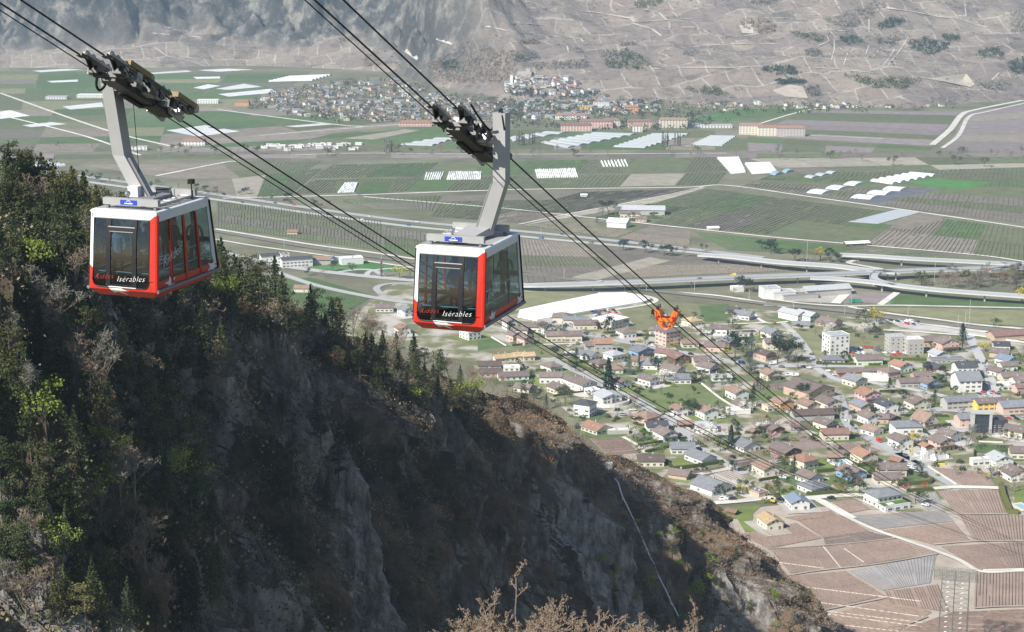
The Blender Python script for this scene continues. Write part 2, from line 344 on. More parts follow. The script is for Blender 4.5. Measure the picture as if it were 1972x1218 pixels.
for q in ([(400, 580), (1290, 690)], [(400, 668), (1300, 792)], [(440, 730), (1300, 832)], [(450, 745), (1290, 858)], [(560, 825), (1140, 889)], [(330, 430), (640, 470)], [(640, 325), (760, 470)], [(780, 340), (910, 430)]):
    a, b = [Vector((*G(*cr('G', *p)), .4)) for p in q]; mb = MB(); mb.tube([a, b], 0.3, mat('terrace_wall', (0.5, 0.44, 0.37), 0.9, var=0.2, scale=0.5), 5)
    mb.build('terrace_wall', kind='structure')

# ------------------------------------------------------------------ roads
def smooth(pts, n=6):
    if len(pts) < 3: return pts
    P = [Vector(p) for p in pts]; P = [P[0]*2-P[1]]+P+[P[-1]*2-P[-2]]; out = []
    for i in range(1, len(P)-2):
        for j in range(n):
            t = j/n; a, b, c, d = P[i-1:i+3]
            out.append(0.5*((2*b)+(c-a)*t+(2*a-5*b+4*c-d)*t*t+(3*b-a-3*c+d)*t**3))
    out.append(P[-2]); return out
def ribbon(name, pts, w, m, z=0.0, thick=0.0, kind='structure', n=6, parent=None):
    P = smooth([Vector((p[0], p[1], p[2] if len(p) > 2 else 0)) for p in pts], n); vs = []; fs = []
    for i, p in enumerate(P):
        t = (P[min(i+1, len(P)-1)]-P[max(i-1, 0)]); t.z = 0; t.normalize(); s = Vector((-t.y, t.x, 0))*w/2
        if thick: vs += [p+s+Vector((0, 0, z)), p-s+Vector((0, 0, z)), p-s+Vector((0, 0, z-thick)), p+s+Vector((0, 0, z-thick))]
        else: vs += [p+s+Vector((0, 0, z)), p-s+Vector((0, 0, z))]
    k = 4 if thick else 2
    for i in range(len(P)-1):
        if thick:
            for j in range(4): fs.append((i*4+j, i*4+(j+1) % 4, (i+1)*4+(j+1) % 4, (i+1)*4+j))
        else: fs.append((i*2+1, i*2+3, i*2+2, i*2)[::-1])
    if thick: fs += [(0, 1, 2, 3)[::-1], tuple(len(vs)-4+j for j in range(4))]
    mb = MB(); mb.add(vs, fs, m); me = mb.mesh(name)
    if not thick and me.polygons[0].normal.z < 0: me.flip_normals()
    return put(me, name, parent, **({'kind': kind} if kind else {}))
RZ = [0.4]
def road(px, w, k='road', name='road'):
    RZ[0] += 0.004; return ribbon(name, [G(*p) for p in px], w, gmat(k), RZ[0])
ASPH = [('P', [(-30, 318), (140, 338), (420, 376), (600, 402), (780, 426), (1000, 446), (1177, 464), (1350, 483), (1470, 497)], 11),
        ('P', [(160, 350), (420, 386), (600, 412), (780, 436), (1000, 456), (1180, 473), (1300, 484), (1380, 492)], 9),
        ('P', [(380, 470), (430, 488), (540, 512), (650, 527), (760, 538), (860, 545), (1010, 549)], 11),
        ('P', [(530, 524), (590, 545), (640, 558), (720, 574), (790, 584), (900, 592)], 8),
        ('P', [(645, 526), (690, 520), (720, 522), (735, 530)], 6), ('P', [(735, 568), (725, 556), (745, 548), (800, 546)], 6), ('P', [(705, 534), (712, 524), (740, 519), (800, 516)], 5),
        ('A', [(700, 640), (820, 720), (1000, 800), (1180, 880), (1260, 960), (1420, 990), (1660, 1120)], 6), ('D', [(760, 0), (900, 90), (1060, 190), (1180, 250), (1340, 400), (1500, 530), (1680, 640), (1900, 760)], 6.5),
        ('A', [(560, 220), (760, 330), (980, 400), (1250, 470), (1500, 510), (1780, 570), (1972, 620)], 8), ('B', [(0, 540), (300, 600), (640, 660), (980, 720), (1300, 720), (1620, 720), (1990, 720)], 8),
        ('C', [(0, 740), (200, 850), (520, 880), (840, 930), (1180, 1000), (1250, 1030)], 6), ('C', [(1450, 430), (1520, 570), (1600, 740), (1690, 960), (1640, 1030), (1200, 1020)], 7),
        ('B', [(1210, 300), (1330, 410), (1450, 560), (1530, 690)], 5), ('F', [(200, 0), (270, 200), (350, 330), (520, 430), (700, 530), (900, 640), (1120, 760), (1300, 860), (1360, 890)], 8),
        ('F', [(590, 140), (800, 130), (1230, 150), (1990, 170)], 9), ('F', [(980, 350), (1400, 350), (1990, 340)], 6)]
for k, q, w in ASPH: road(crs(k, q), w)
LANE = [('P', [(430, 383), (700, 376), (1000, 366), (1310, 362), (1400, 358), (1560, 380), (1760, 408), (1980, 440)], 5), ('P', [(700, 380), (860, 393), (1000, 405), (1142, 421), (1210, 428), (1330, 441), (1500, 459), (1640, 471), (1880, 492), (1980, 506)], 4),
        ('P', [(1000, 433), (1100, 412), (1228, 388), (1355, 361)], 3), ('P', [(415, 442), (600, 472), (700, 485), (800, 500)], 5), ('P', [(415, 462), (500, 476), (620, 492), (800, 517)], 4),
        ('P', [(0, 180), (200, 250), (340, 285)], 6), ('P', [(0, 222), (160, 262), (270, 300)], 5), ('P', [(420, 212), (520, 225), (640, 240), (700, 245)], 7), ('P', [(300, 340), (430, 314), (460, 312)], 5),
        ('P', [(560, 300), (700, 296), (1000, 298), (1400, 296)], 5), ('P', [(500, 262), (780, 240), (970, 232)], 5), ('P', [(1440, 246), (1560, 212), (1660, 206)], 5),
        ('P', [(1795, 280), (1830, 250), (1852, 222), (1880, 212), (1990, 190)], 9), ('P', [(1815, 286), (1846, 262), (1866, 226), (1900, 216), (1990, 196)], 6), ('P', [(1700, 268), (1560, 262), (1500, 264)], 5),
        ('H', [(0, 850), (300, 890), (640, 910), (1000, 905), (1972, 925)], 4.5), ('H', [(640, 915), (900, 960), (1300, 1010), (1600, 1050), (1990, 1085)], 5), ('H', [(0, 900), (400, 930), (700, 965), (1000, 1010), (1500, 1085), (1990, 1140)], 6),
        ('H', [(540, 890), (650, 785)], 8), ('H', [(880, 900), (1010, 805)], 6), ('I', [(1100, 800), (1500, 830), (1972, 900)], 4), ('I', [(600, 810), (830, 815), (1020, 850), (1000, 890), (720, 940)], 4),
        ('E', [(330, 1040), (600, 1020), (900, 990), (1250, 990), (1500, 970), (1800, 960)], 5.5), ('E', [(1250, 990), (1400, 1020), (1600, 1130), (1700, 1183)], 4), ('F', [(1110, 900), (1360, 885), (1760, 895)], 4.5),
        ('G', [(600, 20), (780, 120), (960, 205), (1150, 272), (1350, 342), (1540, 415), (1690, 492), (1972, 486)], 2.8), ('G', [(270, 340), (640, 318), (950, 290), (1120, 268)], 1.4), ('G', [(360, 524), (600, 486), (1000, 440), (1400, 372)], 1.5),
        ('G', [(1370, 312), (1640, 290), (1972, 286)], 1.4), ('G', [(1530, 108), (1600, 108), (1860, 110)], 1.4), ('G', [(640, 748), (860, 705), (1080, 660)], 1.5), ('G', [(1640, 735), (1800, 725), (1972, 722)], 1.5), ('G', [(1060, 860), (1180, 846), (1330, 790)], 1.5),
        ('D', [(740, 410), (860, 480), (960, 570)], 2.5), ('D', [(1380, 780), (1700, 720), (1800, 680)], 4), ('E', [(580, 930), (760, 1000)], 6), ('B', [(900, 200), (1060, 310), (1270, 300)], 3), ('A', [(130, 450), (270, 530)], 2), ('A', [(600, 520), (860, 510), (1010, 500)], 4),
        ('A', [(860, 930), (1000, 1000), (1300, 1000)], 10), ('B', [(180, 350), (560, 330), (780, 322), (1060, 310)], 3), ('B', [(440, 880), (600, 1010), (720, 1090)], 2), ('C', [(640, 380), (1000, 400), (1400, 430)], 4)]
for k, q, w in LANE: road(crs(k, q), w, 'headland' if k == 'G' and w < 2.5 else 'lane', 'path')
road(crs('I', [(0, 640), (250, 680), (600, 735), (900, 780), (1300, 825), (1972, 905)]), 9, 'darksoil', 'railway_bed')
road([(415, 446), (600, 478), (800, 507), (1000, 528)], 9, 'darksoil', 'railway_bed')
road(crs('H', [(0, 890), (600, 950), (1100, 1020), (1600, 1075), (1990, 1120)]), 9, 'darksoil', 'railway_bed')
steel = mat('rail_steel', (0.35, 0.34, 0.33), 0.45, 0.6)
rpts = [(415, 446), (600, 478), (800, 507), (1000, 528)]+crs('I', [(600, 735), (900, 780), (1300, 825)])+crs('H', [(0, 890), (600, 950), (1100, 1020), (1600, 1075), (1990, 1120)])
for off in (-2.6, -1.1, 1.1, 2.6):
    P = [Vector((*G(*p), 0)) for p in rpts]; Q = []
    for i, p in enumerate(P):
        t = (P[min(i+1, len(P)-1)]-P[max(i-1, 0)]).normalized(); Q.append(p+Vector((-t.y, t.x, 0))*off)
    ribbon('railway_rail', Q, 0.16, steel, 0.8, 0.15)
# road lines
wl = mat('road_paint', (0.75, 0.75, 0.73), 0.6)
for k, q, w in ASPH[:4]: ribbon('road_marking', [G(*p) for p in crs(k, q)], 0.35, wl, 0.55); 
# ================================================================== FAR MOUNTAIN SIDE
def colramp_mix(n, l, fac, a, b):
    mx = n.new('ShaderNodeMix'); mx.data_type = 'RGBA'; l.new(fac, mx.inputs['Factor'])
    for s, x in (('A', a), ('B', b)):
        i = [q for q in mx.inputs if q.name == s and q.type == 'RGBA'][0]
        if isinstance(x, tuple): i.default_value = (*x, 1)
        else: l.new(x, i)
    return [q for q in mx.outputs if q.type == 'RGBA'][0]
def rng(n, l, v, a, b, c=0.0, d=1.0):
    m = n.new('ShaderNodeMapRange'); l.new(v, m.inputs['Value'])
    for k, x in zip(('From Min', 'From Max', 'To Min', 'To Max'), (a, b, c, d)): m.inputs[k].default_value = x
    return m.outputs[0]
def math2(n, l, op, a, b):
    m = n.new('ShaderNodeMath'); m.operation = op
    for i, x in enumerate((a, b)):
        if isinstance(x, (int, float)): m.inputs[i].default_value = x
        else: l.new(x, m.inputs[i])
    return m.outputs[0]
def nz(n, l, vec, sc, det=6, rough=0.6):
    t = n.new('ShaderNodeTexNoise'); t.inputs['Scale'].default_value = sc; t.inputs['Detail'].default_value = det; t.inputs['Roughness'].default_value = rough
    l.new(vec, t.inputs['Vector']); return t.outputs[0]

BASEPX = [(-700, 128), (0, 131), (300, 131), (480, 127), (640, 133), (760, 140), (830, 168), (1000, 194), (1300, 200), (1560, 204), (1750, 209), (1900, 196), (2300, 185)]
_b = np.array([G(*p) for p in BASEPX])
def base_y(x): return np.interp(x, _b[:, 0], _b[:, 1])
def hill_h(x, y, wood=False):
    x = sarr(x); y = sarr(y); d = y-base_y(x)
    side = 1/(1+np.exp((x+0.062*(y-3300)+35)/45.0))               # 1 = the steep left massif
    dp = np.maximum(d, 0)
    right = dp*0.27 + 60*(fbm(x/230, y/190, 5)-0.5)*np.clip(dp/160, 0, 1.4) + 16*(fbm(x/60+9, y/45, 4)-0.5)*np.clip(dp/80, 0, 1)
    kn = 26*np.exp(-(((x-75)/150)**2+((dp-150)/95)**2))              # wooded knoll with the hillside hamlet
    fan = 0.26+0.2*fbm(x/300+3, y/2000, 2)
    foot = 40+80*vnoise(x/170+4.2, x*0+1.3)+170*np.exp(-((x+700)/100)**2)+90*np.exp(-((x+330)/55)**2)
    rib = np.abs(fbm(x/170+1.7+y/900, y/700, 4)-0.5)*2
    left = np.minimum(dp, foot)*fan + np.maximum(dp-foot, 0)*(0.95+0.5*rib) + (np.clip(rib*2.2, 0, 1.5)-0.45)*95*np.clip((dp-foot)/90, 0, 1.3) + 30*(np.abs(fbm(x/55+3, y/70, 5)-0.5)*4-.5)*np.clip((dp-foot*0.6)/60, 0, 1)
    h = side*left+(1-side)*(right+kn*np.clip(dp/60, 0, 1))
    if wood: return side*np.clip((dp-foot)/35, 0, 1), rib
    return np.where(d < 0, -3.0, np.minimum(h, 520+0.05*h)-0.6*(dp < 4))
X0, X1, NXH, NYH = -1900.0, 2100.0, 520, 300
hx = np.linspace(X0, X1, NXH); td = np.linspace(0, 1, NYH)**1.7*2300-6
HXX = np.repeat(hx[None, :], NYH, 0); HYY = base_y(HXX)+td[:, None]; HZZ = hill_h(HXX, HYY)
def grid_mesh(name, X, Y, Z, m):
    ny, nx_ = X.shape; v = np.stack([X, Y, Z], -1).reshape(-1, 3)
    i = np.arange(ny*nx_).reshape(ny, nx_); f = np.stack([i[:-1, :-1], i[:-1, 1:], i[1:, 1:], i[1:, :-1]], -1).reshape(-1, 4)
    me = bpy.data.meshes.new(name); me.vertices.add(len(v)); me.vertices.foreach_set('co', v.ravel()); me.loops.add(f.size); me.loops.foreach_set('vertex_index', f.ravel().astype(np.int32))
    me.polygons.add(len(f)); me.polygons.foreach_set('loop_start', np.arange(0, f.size, 4, dtype=np.int32)); me.polygons.foreach_set('loop_total', np.full(len(f), 4, dtype=np.int32))
    me.update(); me.validate(); me.polygons.foreach_set('use_smooth', np.ones(len(f), dtype=bool)); me.materials.append(m); return me, v, f
hm = bpy.data.materials.new('hillside'); hm.use_nodes = True; n = hm.node_tree.nodes; l = hm.node_tree.links; b = n['Principled BSDF']; b.inputs['Roughness'].default_value = 0.95; b.inputs['Specular IOR Level'].default_value = 0.1
tc = n.new('ShaderNodeTexCoord'); P = tc.outputs['Object']
vo = n.new('ShaderNodeTexVoronoi'); vo.inputs['Scale'].default_value = 0.02
mh = n.new('ShaderNodeMapping'); mh.inputs['Scale'].default_value = (.75, 1.1, 1.6); mh.inputs['Rotation'].default_value = (0, 0, .35); l.new(P, mh.inputs['Vector']); l.new(mh.outputs[0], vo.inputs['Vector'])
ve = n.new('ShaderNodeTexVoronoi'); ve.feature = 'DISTANCE_TO_EDGE'; ve.inputs['Scale'].default_value = 0.02; l.new(mh.outputs[0], ve.inputs['Vector'])
sep = n.new('ShaderNodeSeparateColor'); l.new(vo.outputs['Color'], sep.inputs[0])
dv = n.new('ShaderNodeTexNoise'); dv.inputs['Scale'].default_value = .006; l.new(P, dv.inputs['Vector'])
va = n.new('ShaderNodeVectorMath'); va.operation = 'MULTIPLY_ADD'; l.new(dv.outputs['Color'], va.inputs[0]); va.inputs[1].default_value = (70, 70, 0); l.new(P, va.inputs[2])
mb_ = n.new('ShaderNodeMapping'); mb_.inputs['Rotation'].default_value = (0, 0, -.18); mb_.inputs['Scale'].default_value = (1, 1, 0); l.new(va.outputs[0], mb_.inputs['Vector'])
bk = n.new('ShaderNodeTexBrick'); bk.inputs['Scale'].default_value = 1; bk.inputs['Brick Width'].default_value = 46; bk.inputs['Row Height'].default_value = 58; bk.inputs['Mortar Size'].default_value = 1.5; bk.inputs['Color1'].default_value = (.3, .245, .205, 1); bk.inputs['Color2'].default_value = (.38, .325, .265, 1); bk.inputs['Mortar'].default_value = (.5, .46, .41, 1); bk.offset = .37; l.new(mb_.outputs[0], bk.inputs['Vector'])
c1 = bk.outputs['Color']
c1 = colramp_mix(n, l, rng(n, l, sep.outputs[1], 0.6, 0.9, 0, .7), c1, (0.23, 0.19, 0.18))
c1 = colramp_mix(n, l, rng(n, l, ve.outputs[0], 0.0, 0.05, 0.12, 0.0), c1, (0.5, 0.45, 0.39))
szz = n.new('ShaderNodeSeparateXYZ'); l.new(P, szz.inputs[0])
tz = math2(n, l, 'ADD', math2(n, l, 'MULTIPLY', szz.outputs[2], 0.16), math2(n, l, 'MULTIPLY', nz(n, l, P, 0.01, 4), 5.0))
fr_ = math2(n, l, 'FRACT', tz, 0.0)
c1 = colramp_mix(n, l, rng(n, l, fr_, 0.0, 0.16, .4, 0.0), c1, (0.09, 0.085, 0.07))
c1 = colramp_mix(n, l, rng(n, l, fr_, 0.86, 1.0, 0, .4), c1, (0.42, 0.37, 0.31))
c1 = colramp_mix(n, l, rng(n, l, nz(n, l, P, 0.009, 8, .72), 0.56, 0.63, 0, 0.65), c1, (0.13, 0.12, 0.095))
c1 = colramp_mix(n, l, rng(n, l, nz(n, l, P, 0.05, 8, .75), 0.35, 0.65, 0.3, 0), c1, (0.12, 0.1, 0.088))
c1 = colramp_mix(n, l, rng(n, l, nz(n, l, P, 0.022, 8, .75), 0.62, 0.7, 0, .7), c1, (0.42, 0.38, 0.33))
c1 = colramp_mix(n, l, rng(n, l, nz(n, l, P, 0.03, 5), 0.6, 0.7, 0, 0.6), c1, (0.09, 0.095, 0.07))
at = n.new('ShaderNodeAttribute'); at.attribute_name = 'massif'
geo = n.new('ShaderNodeNewGeometry'); sx = n.new('ShaderNodeSeparateXYZ'); l.new(geo.outputs['Normal'], sx.inputs[0])
rock = colramp_mix(n, l, rng(n, l, nz(n, l, P, 0.02, 8, 0.7), 0.35, 0.65), (0.13, 0.115, 0.1), (0.25, 0.22, 0.19))
rock = colramp_mix(n, l, rng(n, l, nz(n, l, P, 0.008, 7, 0.7), 0.42, 0.6), rock, (0.085, 0.085, 0.07))
mr_ = n.new('ShaderNodeMapping'); mr_.inputs['Scale'].default_value = (1, .6, .6); l.new(P, mr_.inputs['Vector'])
wd = colramp_mix(n, l, rng(n, l, nz(n, l, mr_.outputs[0], 0.03, 10, 0.72), 0.47, 0.62), (0.06, 0.063, 0.06), (0.33, 0.3, 0.26))
wd = colramp_mix(n, l, rng(n, l, nz(n, l, P, 0.09, 6, 0.7), 0.35, 0.7, 0, .6), wd, (0.035, 0.04, 0.035))
aw = n.new('ShaderNodeAttribute'); aw.attribute_name = 'wooded'
c2 = colramp_mix(n, l, aw.outputs['Fac'], colramp_mix(n, l, rng(n, l, sx.outputs[2], 0.7, 0.9), rock, c1), wd)
c3 = colramp_mix(n, l, at.outputs['Fac'], c1, c2); l.new(c3, b.inputs['Base Color'])
bp = n.new('ShaderNodeBump'); bp.inputs['Distance'].default_value = 7; bp.inputs['Strength'].default_value = 0.9; l.new(nz(n, l, P, 0.09, 10, 0.78), bp.inputs['Height']); l.new(bp.outputs[0], b.inputs['Normal'])
hme, hv, hf = grid_mesh('hillside', HXX, HYY, HZZ, hm)
_s = 1/(1+np.exp((HXX+0.062*(HYY-3300)+35)/45.0)); ha = hme.attributes.new('massif', 'FLOAT', 'POINT'); ha.data.foreach_set('value', _s.ravel())
hw_ = hme.attributes.new('wooded', 'FLOAT', 'POINT'); hw_.data.foreach_set('value', hill_h(HXX, HYY, True)[0].ravel())
put(hme, 'hillside', kind='structure')
HB = BVHTree.FromPolygons([tuple(p) for p in hv], [tuple(q) for q in hf])
def hill_hit(px, py):
    r = HB.ray_cast(Vector((0, 0, CAM_H)), Vector(ray(px, py)).normalized()); return r[0]

# ================================================================== NEAR SPUR (the dark cliff)
CREST = [(-420, 330, 255), (-160, 335, 300), (0, 352, 332), (120, 398, 355), (250, 452, 385), (430, 522, 430), (600, 618, 475), (800, 702, 530), (950, 752, 570), (1050, 800, 600), (1130, 858, 625), (1230, 900, 650), (1330, 952, 680), (1412, 1058, 705), (1482, 1145, 730), (1532, 1222, 748), (1565, 1275, 765)]
CW = [AT(*p) for p in CREST]; CW.append(CW[-1]+Vector((35, 60, -30)))
NB = Vector((0.88, -0.475, 0))
tl = [0.0]
for i in range(1, len(CW)): tl.append(tl[-1]+(CW[i].xy-CW[i-1].xy).length)
NT = 680; tt = np.linspace(0, tl[-1], NT)
cxs, cys, czs = [np.interp(tt, tl, [p[k] for p in CW]) for k in range(3)]
def sm(a, k=7):
    p = np.pad(a, k, mode='edge'); return np.convolve(p, np.ones(2*k+1)/(2*k+1), mode='valid')
cxs, cys, czs = sm(cxs, 7), sm(cys, 7), sm(czs, 7)
WS = np.concatenate([-np.linspace(0, 1, 50)[::-1]**1.4*260, np.linspace(0, 1, 330)[1:]**1.15*270]); NW = len(WS)
TT = np.repeat(tt[:, None], NW, 1); WW = np.repeat(WS[None, :], NT, 0)
wp = np.maximum(WW, 0); wn = np.maximum(-WW, 0)
gully = np.abs(fbm(TT/62+0.4, wp/300+2.2, 4)-0.5)*2          # vertical ribs
gul2 = np.abs(fbm(TT/17+5.4+wp/160, wp/90, 4)-0.5)*2
rough = fbm(TT/9, wp/7, 5)-0.5; rough2 = fbm(TT/3.1+7, wp/2.6, 4)-0.5
gb = lambda c_, s_: np.exp(-((TT-c_)/s_)**2)
brk = 8+24*fbm(TT/70+8, TT*0, 3)+52*gb(tl[11]+4, 36)+30*gb(tl[5]+22, 22)                               # where the cliff breaks off below the crest
low = np.clip((260-czs)/260, 0, 1)[:, None]
steep = 1.95+0.5*(fbm(TT/40+3, wp/60, 3)-0.5)*2
drop = np.minimum(wp, brk)*0.75 + np.maximum(wp-brk, 0)*steep
ZZ = czs[:, None]-drop-wn*0.62+(vnoise(TT/14, TT*0+3)-0.5)*4
gully = np.clip(gully*2.1, 0, 1.4); gul2 = np.clip(gul2*2.1, 0, 1.4); rough = rough*1.7; rough2 = rough2*1.6
rdg = 0
for i_, (l_, a_) in enumerate(((15, 8.5), (6, 4.2), (2.7, 1.9), (1.2, .8))): rdg = rdg+a_*(0.28-np.abs(fbm(TT/l_+3*i_, wp/(l_*1.7)+11*i_, 3)-.5)*2)*2.0
rdg = rdg*np.clip(wp/10, 0, 1)
off = (rdg+(gully-0.45)*26*np.clip(wp/26, 0, 1)+(gul2-0.4)*8*np.clip(wp/14, 0, 1)+rough*7.0*np.clip(wp/6, 0, 1)+rough2*1.6*np.clip(wp/3, 0, 1))
# two big rock ribs in the middle of the face
XXn = cxs[:, None]+NB.x*(WW+off); YYn = cys[:, None]+NB.y*(WW+off); ZZ = ZZ+rough*3.0*np.clip(wp/5, 0, 1)+rough2*0.8+(fbm(TT/12, wn/12+40, 3)-0.5)*8*np.clip(wn/10, 0, 1)
ZZ = np.maximum(ZZ, -4)
cm = bpy.data.materials.new('cliff_face'); cm.use_nodes = True; n = cm.node_tree.nodes; l = cm.node_tree.links; b = n['Principled BSDF']; b.inputs['Roughness'].default_value = 0.95; b.inputs['Specular IOR Level'].default_value = 0.15
tc = n.new('ShaderNodeTexCoord'); P = tc.outputs['Object']
mpn = n.new('ShaderNodeMapping'); mpn.inputs['Scale'].default_value = (1, 1, 0.35); l.new(P, mpn.inputs['Vector']); PV = mpn.outputs[0]
geo = n.new('ShaderNodeNewGeometry'); sx = n.new('ShaderNodeSeparateXYZ'); l.new(geo.outputs['Normal'], sx.inputs[0])
soil = colramp_mix(n, l, rng(n, l, nz(n, l, P, 0.09, 7, 0.7), 0.35, 0.65), (0.09, 0.064, 0.045), (0.25, 0.185, 0.122))
soil = colramp_mix(n, l, rng(n, l, nz(n, l, P, 0.03, 6, 0.7), 0.5, 0.62), soil, (0.055, 0.055, 0.03))
rk = colramp_mix(n, l, rng(n, l, nz(n, l, PV, 0.35, 9, 0.75), 0.38, 0.62), (0.125, 0.115, 0.105), (0.5, 0.475, 0.445))
rk = colramp_mix(n, l, rng(n, l, nz(n, l, PV, 0.06, 6, 0.7), 0.5, 0.66), rk, (0.10, 0.08, 0.062))
msk = math2(n, l, 'ADD', rng(n, l, sx.outputs[2], 0.62, 0.3, 0, .8), rng(n, l, nz(n, l, PV, 0.03, 7, 0.65), 0.43, 0.58, -0.8, 0.8))
c = colramp_mix(n, l, rng(n, l, msk, 0.35, 0.65), soil, rk); l.new(c, b.inputs['Base Color'])
bp = n.new('ShaderNodeBump'); bp.inputs['Distance'].default_value = 1.2; bp.inputs['Strength'].default_value = 1.0; l.new(nz(n, l, PV, 0.8, 10, 0.8), bp.inputs['Height']); l.new(bp.outputs[0], b.inputs['Normal'])
nme, nv, nf = grid_mesh('cliff_slope', XXn.T, YYn.T, ZZ.T, cm)
nme.polygons.foreach_set('use_smooth', np.zeros(len(nf), dtype=bool))
put(nme, 'cliff_slope', kind='structure')
NBV = BVHTree.FromPolygons([tuple(p) for p in nv], [tuple(q) for q in nf])
def near_hit(px, py):
    r = NBV.ray_cast(Vector((0, 0, CAM_H)), Vector(ray(px, py)).normalized()); return r[0], r[1]
# ground just below the viewpoint, carrying the budding shrubs
vb = MB(); vm_ = mat('near_bank', (0.025, 0.027, 0.015), 0.95, var=0.4, scale=0.6)
gx = np.linspace(-26, 26, 27); gy = np.linspace(-14, 26, 21)
vb.add([(x, y, CAM_H-3.4-0.52*max(y, 0)+0.2*min(y, 0)*0-0.02*abs(x)+random.uniform(-.25, .25)) for y in gy for x in gx], [(j*27+i, j*27+i+1, (j+1)*27+i+1, (j+1)*27+i) for j in range(20) for i in range(26)], vm_)
vb.build('near_bank', kind='structure')
# ================================================================== TREES
def leaf_mat(name, a, b, rnd=0.25, trans=0.25):
    m = bpy.data.materials.new(name); m.use_nodes = True; n = m.node_tree.nodes; l = m.node_tree.links; bs = n['Principled BSDF']
    bs.inputs['Roughness'].default_value = 0.75; bs.inputs['Specular IOR Level'].default_value = 0.15
    oi = n.new('ShaderNodeObjectInfo'); tc = n.new('ShaderNodeTexCoord')
    f = math2(n, l, 'ADD', math2(n, l, 'MULTIPLY', oi.outputs['Random'], 0.6), math2(n, l, 'MULTIPLY', nz(n, l, tc.outputs['Object'], 0.9, 3), 0.5))
    c = colramp_mix(n, l, rng(n, l, f, 0.15, 0.85), a, b); l.new(c, bs.inputs['Base Color'])
    if trans:
        tr = n.new('ShaderNodeBsdfTranslucent'); l.new(c, tr.inputs['Color']); mx = n.new('ShaderNodeMixShader'); mx.inputs[0].default_value = trans
        l.new(bs.outputs[0], mx.inputs[1]); l.new(tr.outputs[0], mx.inputs[2]); l.new(mx.outputs[0], n['Material Output'].inputs[0])
    return m
BARK = mat('bark', (0.11, 0.085, 0.065), 0.9, var=0.3, scale=2); BARKL = mat('pale_bark', (0.19, 0.16, 0.13), 0.9, var=0.25, scale=2)
LEAF = {'pine': leaf_mat('needles', (0.035, 0.055, 0.025), (0.095, 0.11, 0.045), trans=.12), 'olivepine': leaf_mat('olive_needles', (0.085, 0.092, 0.035), (0.15, 0.145, 0.055), trans=.15), 'dark': leaf_mat('dark_foliage', (0.02, 0.045, 0.028), (0.05, 0.08, 0.045)),
        'fresh': leaf_mat('fresh_foliage', (0.2, 0.27, 0.04), (0.33, 0.4, 0.08), trans=.4), 'bare': leaf_mat('bare_twigs', (0.17, 0.125, 0.09), (0.3, 0.23, 0.165), trans=0), 'rust': leaf_mat('rusty_twigs', (0.2, 0.115, 0.07), (0.32, 0.2, 0.125), trans=0),
        'white': leaf_mat('white_blossom', (0.72, 0.7, 0.62), (0.82, 0.8, 0.75)), 'pink': leaf_mat('pink_blossom', (0.62, 0.38, 0.42), (0.72, 0.5, 0.5)), 'yellow': leaf_mat('yellow_foliage', (0.45, 0.38, 0.04), (0.55, 0.48, 0.07)),
        'bush': leaf_mat('garden_foliage', (0.05, 0.07, 0.025), (0.11, 0.13, 0.045)), 'grey': leaf_mat('grey_twigs', (0.15, 0.14, 0.12), (0.24, 0.225, 0.19), trans=0), 'blue': leaf_mat('blue_needles', (0.07, 0.11, 0.1), (0.11, 0.15, 0.13))}
def quad_cloud(mb, C, S, m, flat=0.0):
    """a leaf-sized face at each of the points C with size S, random tilt"""
    N = len(C); d = RS.normal(size=(N, 3)); d[:, 2] *= (1-flat); d /= np.linalg.norm(d, axis=1)[:, None]+1e-9
    e = np.cross(d, RS.normal(size=(N, 3))); e /= np.linalg.norm(e, axis=1)[:, None]+1e-9
    s = np.asarray(S).reshape(-1, 1); asp = RS.uniform(0.45, 1.0, (N, 1))
    v = np.stack([C-d*s-e*s*asp*0.6, C+d*s*0.3-e*s*asp, C+d*s+e*s*asp*0.3, C-d*s*0.2+e*s*asp], 1).reshape(-1, 3)
    o = len(mb.v); k = mb.mid(m); mb.v += [tuple(p) for p in v]; mb.f += [(o+4*i, o+4*i+1, o+4*i+2, o+4*i+3) for i in range(N)]; mb.mi += [k]*N
def limb(mb, p, d, L, r, lev, m, tips, spread=0.6):
    q = [p]; dd = d.normalized()
    for i in range(3):
        dd = (dd+Vector((random.gauss(0, .16), random.gauss(0, .16), random.gauss(0.05, .1)))).normalized(); q.append(q[-1]+dd*L/3)
    mb.tube(q, [r, r*.8, r*.62, r*.45], m, 4, caps=False)
    if lev <= 0: tips.append(q[-1]); tips.append(q[2]); return
    for i in range(random.choice((2, 3, 3))):
        a = q[random.choice((2, 3, 3))]; nd = (dd+Vector((random.gauss(0, spread), random.gauss(0, spread), random.gauss(0.15, spread*.6)))).normalized()
        limb(mb, a, nd, L*random.uniform(.55, .8), r*.5, lev-1, m, tips, spread)
